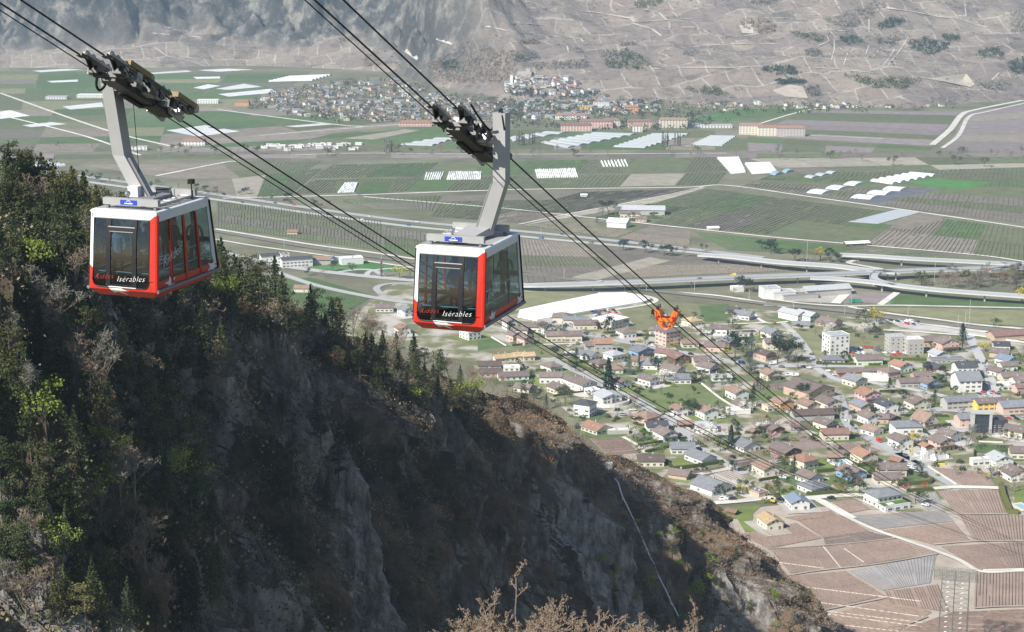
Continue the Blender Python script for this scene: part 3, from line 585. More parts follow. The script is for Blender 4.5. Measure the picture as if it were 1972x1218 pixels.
def tree_pine(h, lk, slim=1.0, quads=520):
    t = MB(); t.tube([(0, 0, -0.6), (0.05, 0, h*.5), (0, 0.05, h*.97)], [h*.022, h*.014, h*.004], BARK, 6); c = MB(); C = []; S = []
    nl = 11; r0 = h*.21*slim; base = h*random.uniform(.12, .3)
    for i in range(nl):
        f = i/(nl-1); z = base+(h-base)*f**.92; r = r0*(1-f)**.75+h*.012; nb = max(3, int(8*(1-f)+3))
        for j in range(nb):
            a = 2*math.pi*(j+random.random()*.7)/nb; rr = r*random.uniform(.6, 1.15); e = Vector((math.cos(a)*rr, math.sin(a)*rr, z-rr*.22+random.gauss(0, h*.012)))
            if i < nl-3 and j % 2 == 0: t.tube([(0, 0, z), tuple(e*0.85+Vector((0, 0, z*.15)))], [h*.006, h*.002], BARK, 3, caps=False)
            m_ = max(2, int(quads/(nl*nb)*1.3))
            for k in range(m_):
                u = random.random()**.6; C.append((e.x*u+random.gauss(0, .035*h*(1-f)+.05), e.y*u+random.gauss(0, .035*h*(1-f)+.05), z+(e.z-z)*u+random.gauss(0, .018*h))); S.append(h*random.uniform(.01, .024))
    quad_cloud(c, np.array(C), S, LEAF[lk], .4); return t.mesh('trunk'), c.mesh('crown')
def tree_scots(h, lk, quads=520):      # round-topped pine with clumps of needles on a bare stem
    t = MB(); lean = random.uniform(-.05, .05)*h; t.tube([(0, 0, -0.6), (lean*.5, 0, h*.5), (lean, 0, h*.93)], [h*.024, h*.018, h*.006], BARK, 6); c = MB(); C = []; S = []
    for i in range(15):
        f = random.random(); z = h*(.42+.55*f); a = random.random()*6.28; rr = h*.24*math.sqrt(max(.05, 1-abs(f-.35)**1.5*1.3))*random.uniform(.3, 1.1); e = Vector((lean*z/h+math.cos(a)*rr, math.sin(a)*rr, z))
        t.tube([(lean*z/h*.9, 0, z-h*.1), tuple(e)], [h*.007, h*.003], BARK, 3, caps=False)
        for k in range(quads//15): C.append(tuple(e+Vector((random.gauss(0, .06*h), random.gauss(0, .06*h), random.gauss(0, .03*h))))); S.append(h*random.uniform(.01, .024))
    quad_cloud(c, np.array(C), S, LEAF[lk], .3); return t.mesh('trunk'), c.mesh('crown')
def tree_broad(h, lk, quads=520, wide=1.0, bark=None, size=1.0, low=.25):
    t = MB(); tips = []; bark = bark or BARK; t.tube([(0, 0, -0.6), (0, 0, h*.3)], [h*.026, h*.018], bark, 6)
    for i in range(5): limb(t, Vector((0, 0, h*random.uniform(low*.8, .42))), Vector((random.gauss(0, .6*wide), random.gauss(0, .6*wide), 1)), h*.33, h*.012, 2, bark, tips, .55*wide)
    c = MB(); C = []; S = []
    for p in tips:
        if p.z > h*1.02: p = p*(h*1.02/p.z)
        for k in range(max(2, quads//max(1, len(tips)))): C.append(tuple(p+Vector((random.gauss(0, .055*h), random.gauss(0, .055*h), random.gauss(0, .05*h))))); S.append(h*random.uniform(.014, .03)*size)
    quad_cloud(c, np.array(C), S, LEAF[lk], .1); return t.mesh('trunk'), c.mesh('crown')
def tree_bare(h, lk, quads=420, wide=1.0):     # leafless: limbs with thin twig sprays
    t = MB(); tips = []; t.tube([(0, 0, -0.6), (0, 0, h*.28)], [h*.022, h*.016], BARKL, 5)
    for i in range(6): limb(t, Vector((0, 0, h*random.uniform(.12, .36))), Vector((random.gauss(0, .5*wide), random.gauss(0, .5*wide), 1)), h*.33, h*.010, 2, BARKL, tips, .5*wide)
    c = MB(); m = LEAF[lk]; vs = []; fs = []
    for p in tips:
        for k in range(max(2, quads//max(1, len(tips)))):
            d = Vector((random.gauss(0, .7), random.gauss(0, .7), random.gauss(.45, .5))).normalized()*h*random.uniform(.05, .11); s = d.cross(Vector((random.gauss(0, 1), random.gauss(0, 1), random.gauss(0, 1)))).normalized()*h*.0045; a = p+Vector((random.gauss(0, .02*h), random.gauss(0, .02*h), random.gauss(0, .02*h))); o = len(vs)
            vs += [a-s, a+s, a+d+s*.4, a+d-s*.4]; fs.append((o, o+1, o+2, o+3))
    c.add(vs, fs, m); return t.mesh('trunk'), c.mesh('crown')
def tree_column(h, lk, r=.14, quads=420, cone=True):
    t = MB(); t.tube([(0, 0, -.5), (0, 0, h*.9)], [h*.02, h*.005], BARK, 5); c = MB(); z = RS.uniform(.04, 1, quads); rr = r*h*((1-z)**.6 if cone else np.sin(np.clip(z, 0, 1)*math.pi)**.5)*np.sqrt(RS.uniform(.25, 1, quads)); a = RS.uniform(0, 6.28, quads)
    quad_cloud(c, np.stack([np.cos(a)*rr, np.sin(a)*rr, z*h], 1), RS.uniform(.018, .04, quads)*h, LEAF[lk], .1); return t.mesh('trunk'), c.mesh('crown')
def bush_mesh(lk, quads=160):
    t = MB(); tips = []
    for i in range(4): t.tube([(0, 0, -.2), (random.gauss(0, .25), random.gauss(0, .25), .6)], [.03, .012], BARK, 4, caps=False)
    c = MB(); d = RS.normal(size=(quads, 3)); d /= np.linalg.norm(d, axis=1)[:, None]; d *= RS.uniform(.5, 1, (quads, 1))**.5; d[:, 2] = np.abs(d[:, 2])*.95; d *= 1+.25*np.sin(d[:, :1]*5+random.random()*6)
    quad_cloud(c, d*np.array([.62, .62, .9]), RS.uniform(.06, .13, quads), LEAF[lk], .1); return t.mesh('stem'), c.mesh('foliage')
PROTO = {'pine': [tree_pine(10, 'pine', s, 1100) for s in (1.0, 1.2, 1.4, 1.1)]+[tree_scots(10, 'pine', 1100) for _ in range(3)], 'olivepine': [tree_scots(10, 'olivepine', 1100) for _ in range(2)]+[tree_pine(10, 'olivepine', 1.0, 1100), tree_pine(10, 'olivepine', 1.2, 1100)],
         'bare': [tree_bare(10, 'bare', wide=w) for w in (.8, 1.1, 1.3)]+[tree_bare(10, 'grey', wide=.9), tree_bare(10, 'rust', wide=1.2)], 'rust': [tree_bare(10, 'rust', wide=1.2) for _ in range(3)], 'fresh': [tree_broad(10, 'fresh') for _ in range(3)],
         'greybare': [tree_bare(10, 'grey', 620, .8) for _ in range(2)], 'white': [tree_broad(10, 'white', 620, 1.3, size=1.3) for _ in range(2)], 'pink': [tree_broad(10, 'pink', 500, 1.3, size=1.3)], 'yellow': [tree_broad(10, 'yellow', 620, 1.2, size=1.4)],
         'bush': [tree_broad(10, 'bush', 520, 1.2, size=1.3, low=.15) for _ in range(3)], 'dark': [tree_broad(10, 'dark', 700, 1.1, size=1.4, low=.12) for _ in range(2)], 'spruce': [tree_pine(10, 'dark', 1.0, 700), tree_pine(10, 'dark', .8, 700)],
         'cone': [tree_column(10, 'dark', .17, 700)], 'poplar': [tree_column(10, 'grey', .07, 300, False), tree_column(10, 'grey', .06, 260, False)], 'blue': [tree_pine(10, 'blue', 1.5, 700)], 'shrub': [bush_mesh('bush'), bush_mesh('bush'), bush_mesh('dark')],
         'scrub': [bush_mesh('rust', 220), bush_mesh('bare', 220), bush_mesh('bare', 180)], 'goldbush': [bush_mesh('yellow')], 'freshbush': [bush_mesh('fresh')]}
def tree(kind, name, loc, h, label, cat='tree', group=None, wide=1.0):
    ms = random.choice(PROTO[kind]); sm_ = kind in ('shrub', 'scrub', 'goldbush', 'freshbush'); k = h if sm_ else h/10
    r = put(None, name, None, loc, random.uniform(0, 6.28), label=label, category=cat)
    if group: r['group'] = group
    r.scale = (k*wide*random.uniform(.9, 1.1), k*wide*random.uniform(.9, 1.1), k)
    put(ms[0], 'stem' if sm_ else 'trunk', r); put(ms[1], 'foliage' if sm_ else 'crown', r)
    return r

# --- the spur: individual trees that show, over joined undergrowth
def inside(p, poly):
    c = False; j = len(poly)-1
    for i in range(len(poly)):
        if (poly[i][1] > p[1]) != (poly[j][1] > p[1]) and p[0] < (poly[j][0]-poly[i][0])*(p[1]-poly[i][1])/(poly[j][1]-poly[i][1])+poly[i][0]: c = not c
        j = i
    return c
GRP = {'pine': ('pine_tree', 'dark green pine rooted on the shaded cliff slope', 'pines on the near spur'), 'olivepine': ('pine_tree', 'olive green pine catching light on the near spur', 'sunlit pines on the near spur'),
       'bare': ('bare_tree', 'leafless grey brown tree on the near spur', 'leafless trees on the near spur'), 'rust': ('bare_tree', 'leafless russet tree on the near spur', 'russet leafless trees on the near spur'), 'fresh': ('leafing_tree', 'fresh green leafing tree on the shaded near spur', 'leafing trees on the near spur'),
       'scrub': ('scrub_bush', 'low brown scrub bush clinging to the near spur', 'brown scrub on the near spur'), 'greybare': ('bare_tree', 'pale grey leafless tree on the dark wooded slope', 'pale leafless trees on the near spur')}
REG = [ # px polygon, number, weighted kinds, height range
 ([(0, 350), (240, 430), (430, 540), (440, 660), (400, 900), (430, 1218), (0, 1218)], 250, [('pine', .64), ('bare', .1), ('olivepine', .18), ('fresh', .01), ('greybare', .07)], (8.5, 14)),
 ([(0, 352), (120, 398), (200, 425), (190, 470), (0, 450)], 16, [('olivepine', .5), ('pine', .5)], (7, 11)), ([(90, 395), (240, 440), (230, 500), (80, 450)], 10, [('olivepine', .7), ('pine', .3)], (8, 11)),
 ([(420, 512), (600, 618), (800, 705), (800, 780), (640, 720), (430, 640)], 40, [('pine', .65), ('bare', .25), ('olivepine', .1)], (8, 13)),
 ([(640, 640), (800, 704), (950, 754), (1010, 790), (900, 830), (640, 740)], 34, [('pine', .35), ('bare', .45), ('rust', .2)], (6, 10)),
 ([(720, 700), (880, 760), (860, 830), (700, 760)], 12, [('pine', 1)], (6, 9)), ([(930, 755), (1150, 870), (1110, 930), (960, 840)], 30, [('rust', .5), ('bare', .3), ('scrub', .2)], (3, 6)),
 ([(400, 660), (640, 720), (1000, 900), (1180, 960), (1250, 1218), (400, 1218)], 58, [('bare', .5), ('pine', .35), ('rust', .15)], (3, 7)), ([(540, 800), (700, 820), (680, 1000), (560, 1100)], 16, [('pine', 1)], (6, 9)),
 ([(1180, 900), (1340, 960), (1420, 1060), (1400, 1110), (1260, 1010)], 60, [('rust', .6), ('scrub', .25), ('bare', .15)], (2.2, 4.5)),
 ([(1200, 1000), (1420, 1080), (1560, 1218), (1150, 1218)], 60, [('bare', .4), ('pine', .2), ('fresh', .28), ('rust', .12)], (3.5, 7)),
 ([(1400, 1050), (1440, 1080), (1560, 1215), (1520, 1218)], 14, [('bare', 1)], (3, 5))]
def lab_(lb, p):     # says where on the spur it stands
    x, y = p; lb = lb.split(' rooted')[0].split(' on the')[0].split(' catching')[0].split(' clinging')[0]
    if y < 560 and x < 260: return lb+' in the wood beside and behind the left cabin'
    if x < 430: return lb+(' in the dark wood'+(' at the left edge, ' if x < 150 else ' below the left cabin, ' if x < 300 else ' beside the brown scree, ')+('high up' if y < 760 else 'halfway down' if y < 980 else 'near the bottom'))
    if x < 700 and y < 740: return lb+' on the crest between the two cabins'
    if x < 1010 and y < 850: return lb+' on the crest below the middle cabin'
    if x < 1160 and y < 940: return lb+' at the cliff edge before the white three storey house'
    if y < 1115 and x > 1170: return lb+' in the sunlit scrub right of the white pipe'
    if x > 1390: return lb+' on the lower rim against the vineyards'
    if x > 1150: return lb+' low on the slope around the white pipe'
    return lb+(' on the grey cliff face, left part' if x < 760 else ' on the grey cliff face, right part')
_rg = random.Random(5)
for poly, N, kinds, hr in REG:
    x0, x1 = min(p[0] for p in poly), max(p[0] for p in poly); y0, y1 = min(p[1] for p in poly), max(p[1] for p in poly); k = 0; tr_ = 0; best = []
    while k < N and tr_ < 4000:
        tr_ += 1; p = (_rg.uniform(x0, x1), _rg.uniform(y0, y1))
        if not inside(p, poly): continue
        if any((p[0]-q[0])**2+((p[1]-q[1])*1.3)**2 < (0.45*((x1-x0)*(y1-y0)/N)) for q in best[-400:]) and tr_ < 3000 and _rg.random() < .9: continue
        hp, nn = near_hit(*p)
        if hp is None or hp.z < 3: continue
        best.append(p); u = _rg.random()
        for kk, wgt in kinds:
            u -= wgt
            if u <= 0: break
        nm, lb, gp = GRP[kk]; tree(kk, nm, hp, min(_rg.uniform(*hr), 100*(hp.y*.975+(CAM_H-hp.z)*.223)/FPX)*(0.5 if kk == 'scrub' else 1), lab_(lb, p), 'tree' if kk != 'scrub' else 'bush', gp, 1.0); k += 1
SPEC = [(905, 800, 8.5, 'fresh', 'bright yellow green tree alone on the spur crest, above the grey cliff'), (695, 702, 6, 'fresh', 'small bright green tree among dark pines left of the cabin in the middle'), (1340, 1175, 8, 'fresh', 'largest fresh green tree right of the white pipe'),
        (1352, 1050, 6, 'olivepine', 'olive tree at the rim of the sunlit scrub, above the vineyards'), (1190, 1178, 4.5, 'fresh', 'bright green tree nearest left of the lower white pipe'), (1165, 1105, 5, 'fresh', 'green tree standing alone left of the pipe on the dark face'),
        (1230, 1100, 5, 'olivepine', 'olive bush touching the white pipe on its left'), (1310, 1105, 4, 'fresh', 'small green tree just right of the pipe among grey rock'), (85, 640, 9, 'greybare', 'pale leafless tree standing out below the left cabin'), (318, 840, 7, 'greybare', 'thin pale tree alone beside the brown scree'),
        (235, 400, 9, 'pine', 'lone pine tip rising beside the left cabin roof'), (458, 640, 9.5, 'rust', 'reddish bare crowned pine on the crest right of the left cabin'), (520, 545, 10, 'pine', 'tall dark pine on the crest under the ropes'), (600, 640, 12, 'pine', 'broad dark pine group leader at the crest step'), (1020, 800, 5, 'bush', 'dark green tree on the crest before the white three storey house'), (200, 760, 10, 'greybare', 'tall grey leafless tree in the dark wood below the left cabin'),
        (805, 800, 6, 'fresh', 'small yellowish tree at the lip of the cliff'), (90, 850, 7, 'fresh', 'green leafing tree deep in the dark wood at the left edge'), (195, 1000, 7, 'fresh', 'brighter green tree low in the dark wood')]
for x, y, h, kk, lb in SPEC:
    hp, nn = near_hit(x, y)
    h = h*1.3 if kk == 'fresh' else h
    if hp is not None: tree(kk, 'pine_tree' if 'pine' in kk else 'leafing_tree' if kk in ('fresh', 'bush') else 'bare_tree', hp, h, lb)
# undergrowth: joined tufts
def undergrowth(name, N, m, size, seed, wlo=-30, tmax=NT, den0=.46, tmin=0, whi=400):
    r = np.random.RandomState(seed); mb = MB(); C = []; S = []
    ii = r.randint(tmin, tmax, N*4); jj = r.randint(0, NW, N*4); den = fbm(TT/26, WW/26+3, 4)
    for i, j in zip(ii, jj):
        if WS[j] < wlo or WS[j] > whi or den[i, j] < den0 or ZZ[i, j] < 0: continue
        p = np.array([XXn[i, j], YYn[i, j], ZZ[i, j]]); k = 10; q = p+r.normal(0, 1, (k, 3))*np.array([.8, .8, .5])*size+np.array([0, 0, size*.5]); C.append(q); S.append(r.uniform(.08, .2, k)*size)
        if len(C) >= N: break
    quad_cloud(mb, np.concatenate(C), np.concatenate(S), m, .1); return mb.build(name, kind='stuff')
undergrowth('undergrowth', 15000, LEAF['bare'], 1.0, 3, den0=.42); undergrowth('undergrowth', 7000, LEAF['rust'], .9, 4, den0=.44); undergrowth('undergrowth', 3500, LEAF['pine'], 1.2, 5, den0=.52); undergrowth('undergrowth', 2500, LEAF['olivepine'], 1.1, 6)
TA, TB = [int(np.searchsorted(tt, tl[q])) for q in (8, 13)]; undergrowth('scrub_cover', 5200, LEAF['rust'], 1.3, 14, -12, TB, .36, TA, 75); undergrowth('scrub_cover', 4200, LEAF['bare'], 1.3, 15, -12, TB, .36, TA, 75); TE, TF = [int(np.searchsorted(tt, tl[q])) for q in (11, 16)]; undergrowth('scrub_cover', 5200, LEAF['bare'], 1.2, 17, 20, TF, .4, TE); undergrowth('scrub_cover', 2600, LEAF['bush'], 1.4, 18, 10, TF, .47, TE); undergrowth('scrub_cover', 1500, LEAF['fresh'], 1.3, 19, 10, TF, .54, TE); TC, TD = [int(np.searchsorted(tt, tl[q])) for q in (4, 7)]; undergrowth('scrub_cover', 3000, LEAF['bare'], 1.3, 16, -8, TD, .4, TC, 60)
TI = int(np.searchsorted(tt, tl[5])); undergrowth('wood', 5200, LEAF['pine'], 2.0, 7, -20, TI, .42); undergrowth('wood', 2600, LEAF['olivepine'], 2.0, 8, -20, TI, .47); undergrowth('wood', 3200, LEAF['bare'], 2.0, 9, -20, TI, .44)

# --- leafless budding shrubs just below the viewpoint
def budding(px, topy, botpx, Y, seed, label):
    rr = random.Random(seed); top = AT(px, topy, Y); base = AT(botpx, 1400, Y+.3); m = mat('twig_bark', (0.18, 0.14, 0.11), 0.85, var=.3, scale=20); bm = mat('bud', (0.27, 0.2, 0.14), 0.7); st = MB(); bu = MB()
    def bud(p, s):
        d = Vector((rr.gauss(0, 1), rr.gauss(0, 1), 1.2)).normalized()*s*1.3; e = d.cross(Vector((1, 0.2, 0))).normalized()*s*.55; f = d.cross(e).normalized()*s*.55
        bu.add([p-d*.5, p+e, p+f, p-e, p-f, p+d], [(0, 2, 1), (0, 3, 2), (0, 4, 3), (0, 1, 4), (5, 1, 2), (5, 2, 3), (5, 3, 4), (5, 4, 1)], bm)
    def br(p, d, L, r, lev):
        q = [p]; dd = d.normalized(); n_ = 5
        for i in range(n_):
            dd = (dd+Vector((rr.gauss(0, .11), rr.gauss(0, .11), rr.gauss(.03, .08)))).normalized(); q.append(q[-1]+dd*L/n_)
        st.tube(q, [r*(1-.08*i) for i in range(n_+1)], m, 5, caps=False); bud(q[-1], .007)
        for i in range(2, n_+1):
            if lev == 0 and rr.random() < .75: bud(q[i]+Vector((rr.gauss(0, .008), rr.gauss(0, .008), 0)), rr.uniform(.005, .008))
            if lev > 0:
                for s in range(rr.choice((1, 2)) if lev > 1 else rr.choice((1, 1, 2))):
                    nd = (dd*rr.uniform(.5, 1)+Vector((rr.gauss(0, .75), rr.gauss(0, .5), rr.gauss(.15, .35)))).normalized(); br(q[i], nd, L*rr.uniform(.24, .38), r*.72, lev-1)
    t = thing('budding_shrub', label, 'shrub'); ax = top-base; L = ax.length*.66
    br(base, ax, L, .009, 3)
    for k in range(7): br(base.lerp(top, .12+.07*k)+Vector((rr.gauss(0, .06), rr.gauss(0, .08), 0)), ax+Vector((rr.gauss(0, .6), rr.gauss(0, .3), 0))*L, L*rr.uniform(.3, .42), .007, 2)
    st.build('branch', t); bu.build('buds', t, kind='stuff')
for i, (px, ty, bp, Y, lb) in enumerate([(1012, 1105, 1040, 12.5, 'tallest budding shrub reaching up at the bottom edge'), (945, 1135, 950, 12.5, 'budding shrub left of the tallest one at the bottom edge'), (1085, 1160, 1100, 13, 'budding shrub right of the tallest one at the bottom edge'), (1135, 1172, 1140, 13, 'low budding twigs at the right end of the first shrub row'),
    (1250, 1182, 1270, 15, 'low budding bush at the bottom edge below the white pipe'), (1320, 1188, 1330, 15, 'budding bush just right of the one below the pipe'), (1362, 1192, 1370, 16, 'short budding twigs furthest right of the pipe bushes'), (1530, 1186, 1535, 16, 'solitary budding twigs at the foot of the spur rim'), (905, 1185, 915, 12, 'short budding twigs furthest left at the bottom edge'), (975, 1165, 985, 12.2, 'budding twigs between the two tallest shrubs at the bottom edge'), (1055, 1150, 1062, 12.8, 'budding stem close right of the tallest shrub'), (1220, 1192, 1225, 15, 'short budding twigs left of the pipe bushes'), (1285, 1180, 1296, 15.3, 'dense budding twigs in the middle of the pipe bushes')]):
    budding(px, ty, bp, Y, 40+i, lb)

rb = random.Random(77)
for i in range(26):
    px = rb.uniform(905, 1165) if i < 15 else rb.uniform(1210, 1385)
    budding(px, rb.uniform(1150, 1188) if i < 15 else rb.uniform(1182, 1198), px+rb.uniform(-15, 15), rb.uniform(11.5, 14) if i < 15 else rb.uniform(14, 16), 90+i, 'low budding shrub in the dense band '+('below the cliff' if i < 15 else 'below the white pipe')+' at the bottom edge')
# ================================================================== HOUSES
ROOF = {'b': (0.19, 0.15, 0.137), 'B': (0.115, 0.085, 0.076), 'o': (0.31, 0.18, 0.125), 'r': (0.22, 0.135, 0.115), 'g': (0.2, 0.205, 0.22), 'd': (0.075, 0.077, 0.085), 't': (0.26, 0.18, 0.14), 'p': (0.42, 0.43, 0.44), 'y': (0.45, 0.33, 0.19), 'w': (0.78, 0.78, 0.76), 'u': (0.19, 0.24, 0.3)}
WALL = {'w': (0.7, 0.69, 0.655), 'c': (0.62, 0.56, 0.45), 'k': (0.62, 0.42, 0.36), 'n': (0.14, 0.085, 0.055), 'a': (0.42, 0.4, 0.37), 'l': (0.25, 0.38, 0.56), 'o': (0.58, 0.31, 0.13), 'e': (0.58, 0.63, 0.5), 'y': (0.7, 0.5, 0.12), 'm': (0.5, 0.37, 0.28), 'd': (0.07, 0.07, 0.08), 'p': (0.68, 0.4, 0.4)}
def rmat(k): return mat('roof_tiles_'+k, ROOF[k], 0.8, var=.2, scale=.5, rnd=.12, spec=.2, bump=.05, bscale=3) if k not in 'wpu' else mat('roof_sheet_'+k, ROOF[k], 0.55, var=.1, scale=.3, rnd=.06)
def wmat(k): return mat('render_'+k, WALL[k], 0.85, var=.07, scale=.4, rnd=.05)
TIMB = mat('timber', (0.12, 0.07, 0.04), 0.8, var=.25, scale=2); CONC = mat('concrete', (0.45, 0.44, 0.42), 0.85, var=.15, scale=.5); CHIM = mat('chimney_render', (0.5, 0.44, 0.38), 0.85, var=.1, scale=2)
GLASSW = mat('window_glass', (0.04, 0.05, 0.06), 0.12, spec=.5); FRAMEW = mat('window_frame', (0.7, 0.69, 0.66), 0.6); SHUT = mat('shutter', (0.16, 0.12, 0.09), 0.7); DOORM = mat('door_paint', (0.13, 0.08, 0.05), 0.6)
_sk = MB(); _sk.box((0, 0, 0), (1.0, 1.3, .1), FRAMEW); _sk.box((0, 0, .06), (.75, 1.05, .04), GLASSW); SKYL = _sk.mesh('skylight')
def window_mesh(w, h, shutters):
    b = MB(); b.box((0, -.02, 0), (w, .06, h), FRAMEW); b.box((-w*.24, -.055, 0), (w*.42, .02, h*.86), GLASSW); b.box((w*.24, -.055, 0), (w*.42, .02, h*.86), GLASSW); b.box((0, -.08, -h/2-.05), (w+.2, .16, .07), FRAMEW)
    if shutters:
        for s in (-1, 1): b.box((s*(w*.5+w*.24), -.04, 0), (w*.44, .06, h), SHUT)
    return b.mesh('window')
WINM = [window_mesh(1.2, 1.25, True), window_mesh(1.3, 1.3, False), window_mesh(1.7, 1.5, False), window_mesh(2.6, 1.3, False)]
_db = MB(); _db.box((0, -.04, 1.05), (1.1, .1, 2.1), DOORM); _db.box((0, -.03, 1.05), (1.35, .06, 2.3), FRAMEW); DOORMESH = _db.mesh('door')
_cb = MB(); _cb.box((0, 0, .2), (.75, .75, 1.7), CHIM); _cb.box((0, 0, 1.1), (.95, .95, .14), CONC); CHIMMESH = _cb.mesh('chimney')
BROT = -24.0; HOUSES = []
def wins(root, w, d, h, xs_floor, faces, mi, zoff=0.0):
    fl = max(1, int(h/2.75)); par = root
    for f in faces:
        span, ang = (w, {'f': 0, 'b': math.pi}[f]) if f in 'fb' else (d, {'l': -math.pi/2, 'r': math.pi/2}[f]); n_ = max(2, int(span/3.4)); half = (d if f in 'fb' else w)/2
        for k in range(fl):
            for i in range(n_):
                if random.random() < .1: continue
                x = (i+.5)/n_*span-span/2; z = 1.55+k*2.75+zoff; p = Rz(ang) @ Vector((x, -half-.0, z))
                o = put(mi, 'window', root, p, ang)
def house(px, py, w, d, h, rot, roof, wall, label, kind='gable', cat='house', name=None, win=None, pitch=.4, garden=True, world=None, ov=.75, chim=True, balcony=None):
    """w = gable width (local x), d = ridge length (local y), gable front faces local -y; px,py = middle of what shows in the photo"""
    w *= .92; d *= .92; h *= .95
    rise = (w/2*pitch if kind in ('gable', 'hip') else .4); tot = h+rise
    x, y = G(px, py, tot*.5) if world is None else world
    a = rad(-(BROT)+rot); name = name or ('apartment_building' if cat == 'apartment block' else 'house')
    rt = thing(name, label, cat, (x, y, 0.06), a); HOUSES.append((x, y, max(w, d)*.62))
    wm, rm = wmat(wall), rmat(roof); b = MB(); X, Y = w/2, d/2
    if kind == 'gable':
        poly = [(-X, -.5), (X, -.5), (X, h), (0, h+rise), (-X, h)]; b.prism(poly, 'y', -Y, Y, wm)
    else: b.box((0, 0, (h-.5)/2), (w, d, h+.5), wm)
    b.build('wall', rt)
    r = MB(); t = .22
    if kind == 'gable':
        sl = rise/X
        for s in (-1, 1):
            e = X+ov; r.hexa([(s*e, -Y-ov, h-sl*ov), (0, -Y-ov, h+rise), (s*e, Y+ov, h-sl*ov), (0, Y+ov, h+rise), (s*e, -Y-ov, h-sl*ov+t), (0, -Y-ov, h+rise+t), (s*e, Y+ov, h-sl*ov+t), (0, Y+ov, h+rise+t)], rm)
        r.box((0, 0, h+rise+t*.9), (.35, d+ov*2, .16), rm)
    elif kind == 'hip':
        e, f = X+ov, Y+ov; rl = max(0.1, f-e) if f > e else .1; fx = max(.1, e-f) if e > f else .1; z0 = h-.1; rs = min(e, f)*pitch
        vs = [(-e, -f, z0), (e, -f, z0), (e, f, z0), (-e, f, z0), (-e, -f, z0+t), (e, -f, z0+t), (e, f, z0+t), (-e, f, z0+t)]
        if f >= e: vs += [(0, -rl, z0+t+rs), (0, rl, z0+t+rs)]; fs = [(4, 5, 8), (5, 6, 9, 8), (6, 7, 9), (7, 4, 8, 9)]
        else: vs += [(-fx, 0, z0+t+rs), (fx, 0, z0+t+rs)]; fs = [(4, 5, 9, 8), (5, 6, 9), (6, 7, 8, 9), (7, 4, 8)]
        r.add(vs, fs+[(3, 2, 1, 0), (0, 1, 5, 4), (1, 2, 6, 5), (2, 3, 7, 6), (3, 0, 4, 7)], rm)
    else:
        r.box((0, 0, h+.12), (w+.3, d+.3, .24), rm)
        for s in (-1, 1): r.box((s*(X+.02), 0, h+.42), (.24, d+.3, .4), wm); r.box((0, s*(Y+.02), h+.42), (w-.2, .24, .4), wm)
        for q in range(2): r.box((random.uniform(-X*.5, X*.5), random.uniform(-Y*.5, Y*.5), h+.6), (1.4, 1.2, .8), CONC)
    ro = r.build('roof', rt)
    if chim and kind != 'flat': put(CHIMMESH, 'chimney', ro, (X*.35, Y*random.uniform(-.5, .5), h+rise*.65+.4))
    if kind == 'gable' and cat == 'house' and chim and random.random() < .6:
        sl_ = math.atan2(rise, X)
        for q in range(random.choice((1, 2, 2, 3))):
            e_ = -1 if random.random() < .6 else 1; o = put(SKYL, 'skylight', ro, (e_*X*.5, Y*random.uniform(-.7, .6), h+rise*.5+.3)); o.rotation_euler = (0, e_*sl_, 0)
    if win is None: win = 'flr' if cat != 'hall' else 'f'
    mi = WINM[random.choice((0, 0, 1, 1, 2))]
    if win: wins(rt, w, d, h, None, win, mi)
    if kind == 'gable' and rise > 1.6 and cat == 'house' and h > 4:
        for q in (-1, 1): put(WINM[1], 'window', rt, (q*w*.13, -Y, h+.35))
    if cat == 'house': put(DOORMESH, 'door', rt, (X*.55 if rot < 45 else -X*.4, -Y-.02, 0))
    if balcony if balcony is not None else (kind == 'gable' and cat == 'house' and h > 4.5 and random.random() < .6):
        bb = MB(); bb.box((0, -Y-.6, 2.75), (w*.9, 1.2, .14), TIMB)
        for i in range(int(w*.9/.22)): bb.box((-w*.45+.11+i*.22, -Y-1.17, 3.3), (.13, .04, .9), TIMB)
        bb.box((0, -Y-1.17, 3.78), (w*.9, .08, .07), TIMB); bb.build('balcony', rt)
    if garden:
        gk = random.choice(['grass', 'grass', 'lawn', 'meadowgreen', 'yard', 'gravel', 'dry', 'dry']); e, f = w/2+random.uniform(3, 6), d/2+random.uniform(4, 7); M = Rz(a); ox = random.uniform(-2, 2); oy = random.uniform(-4, 1)
        patch('garden', [tuple((M @ Vector((sx_*e+ox, sy_*f+oy, 0))+Vector((x, y, 0))).xy) for sx_, sy_ in ((-1, -1), (1, -1), (1, 1), (-1, 1))], gk, world=True)
    return rt
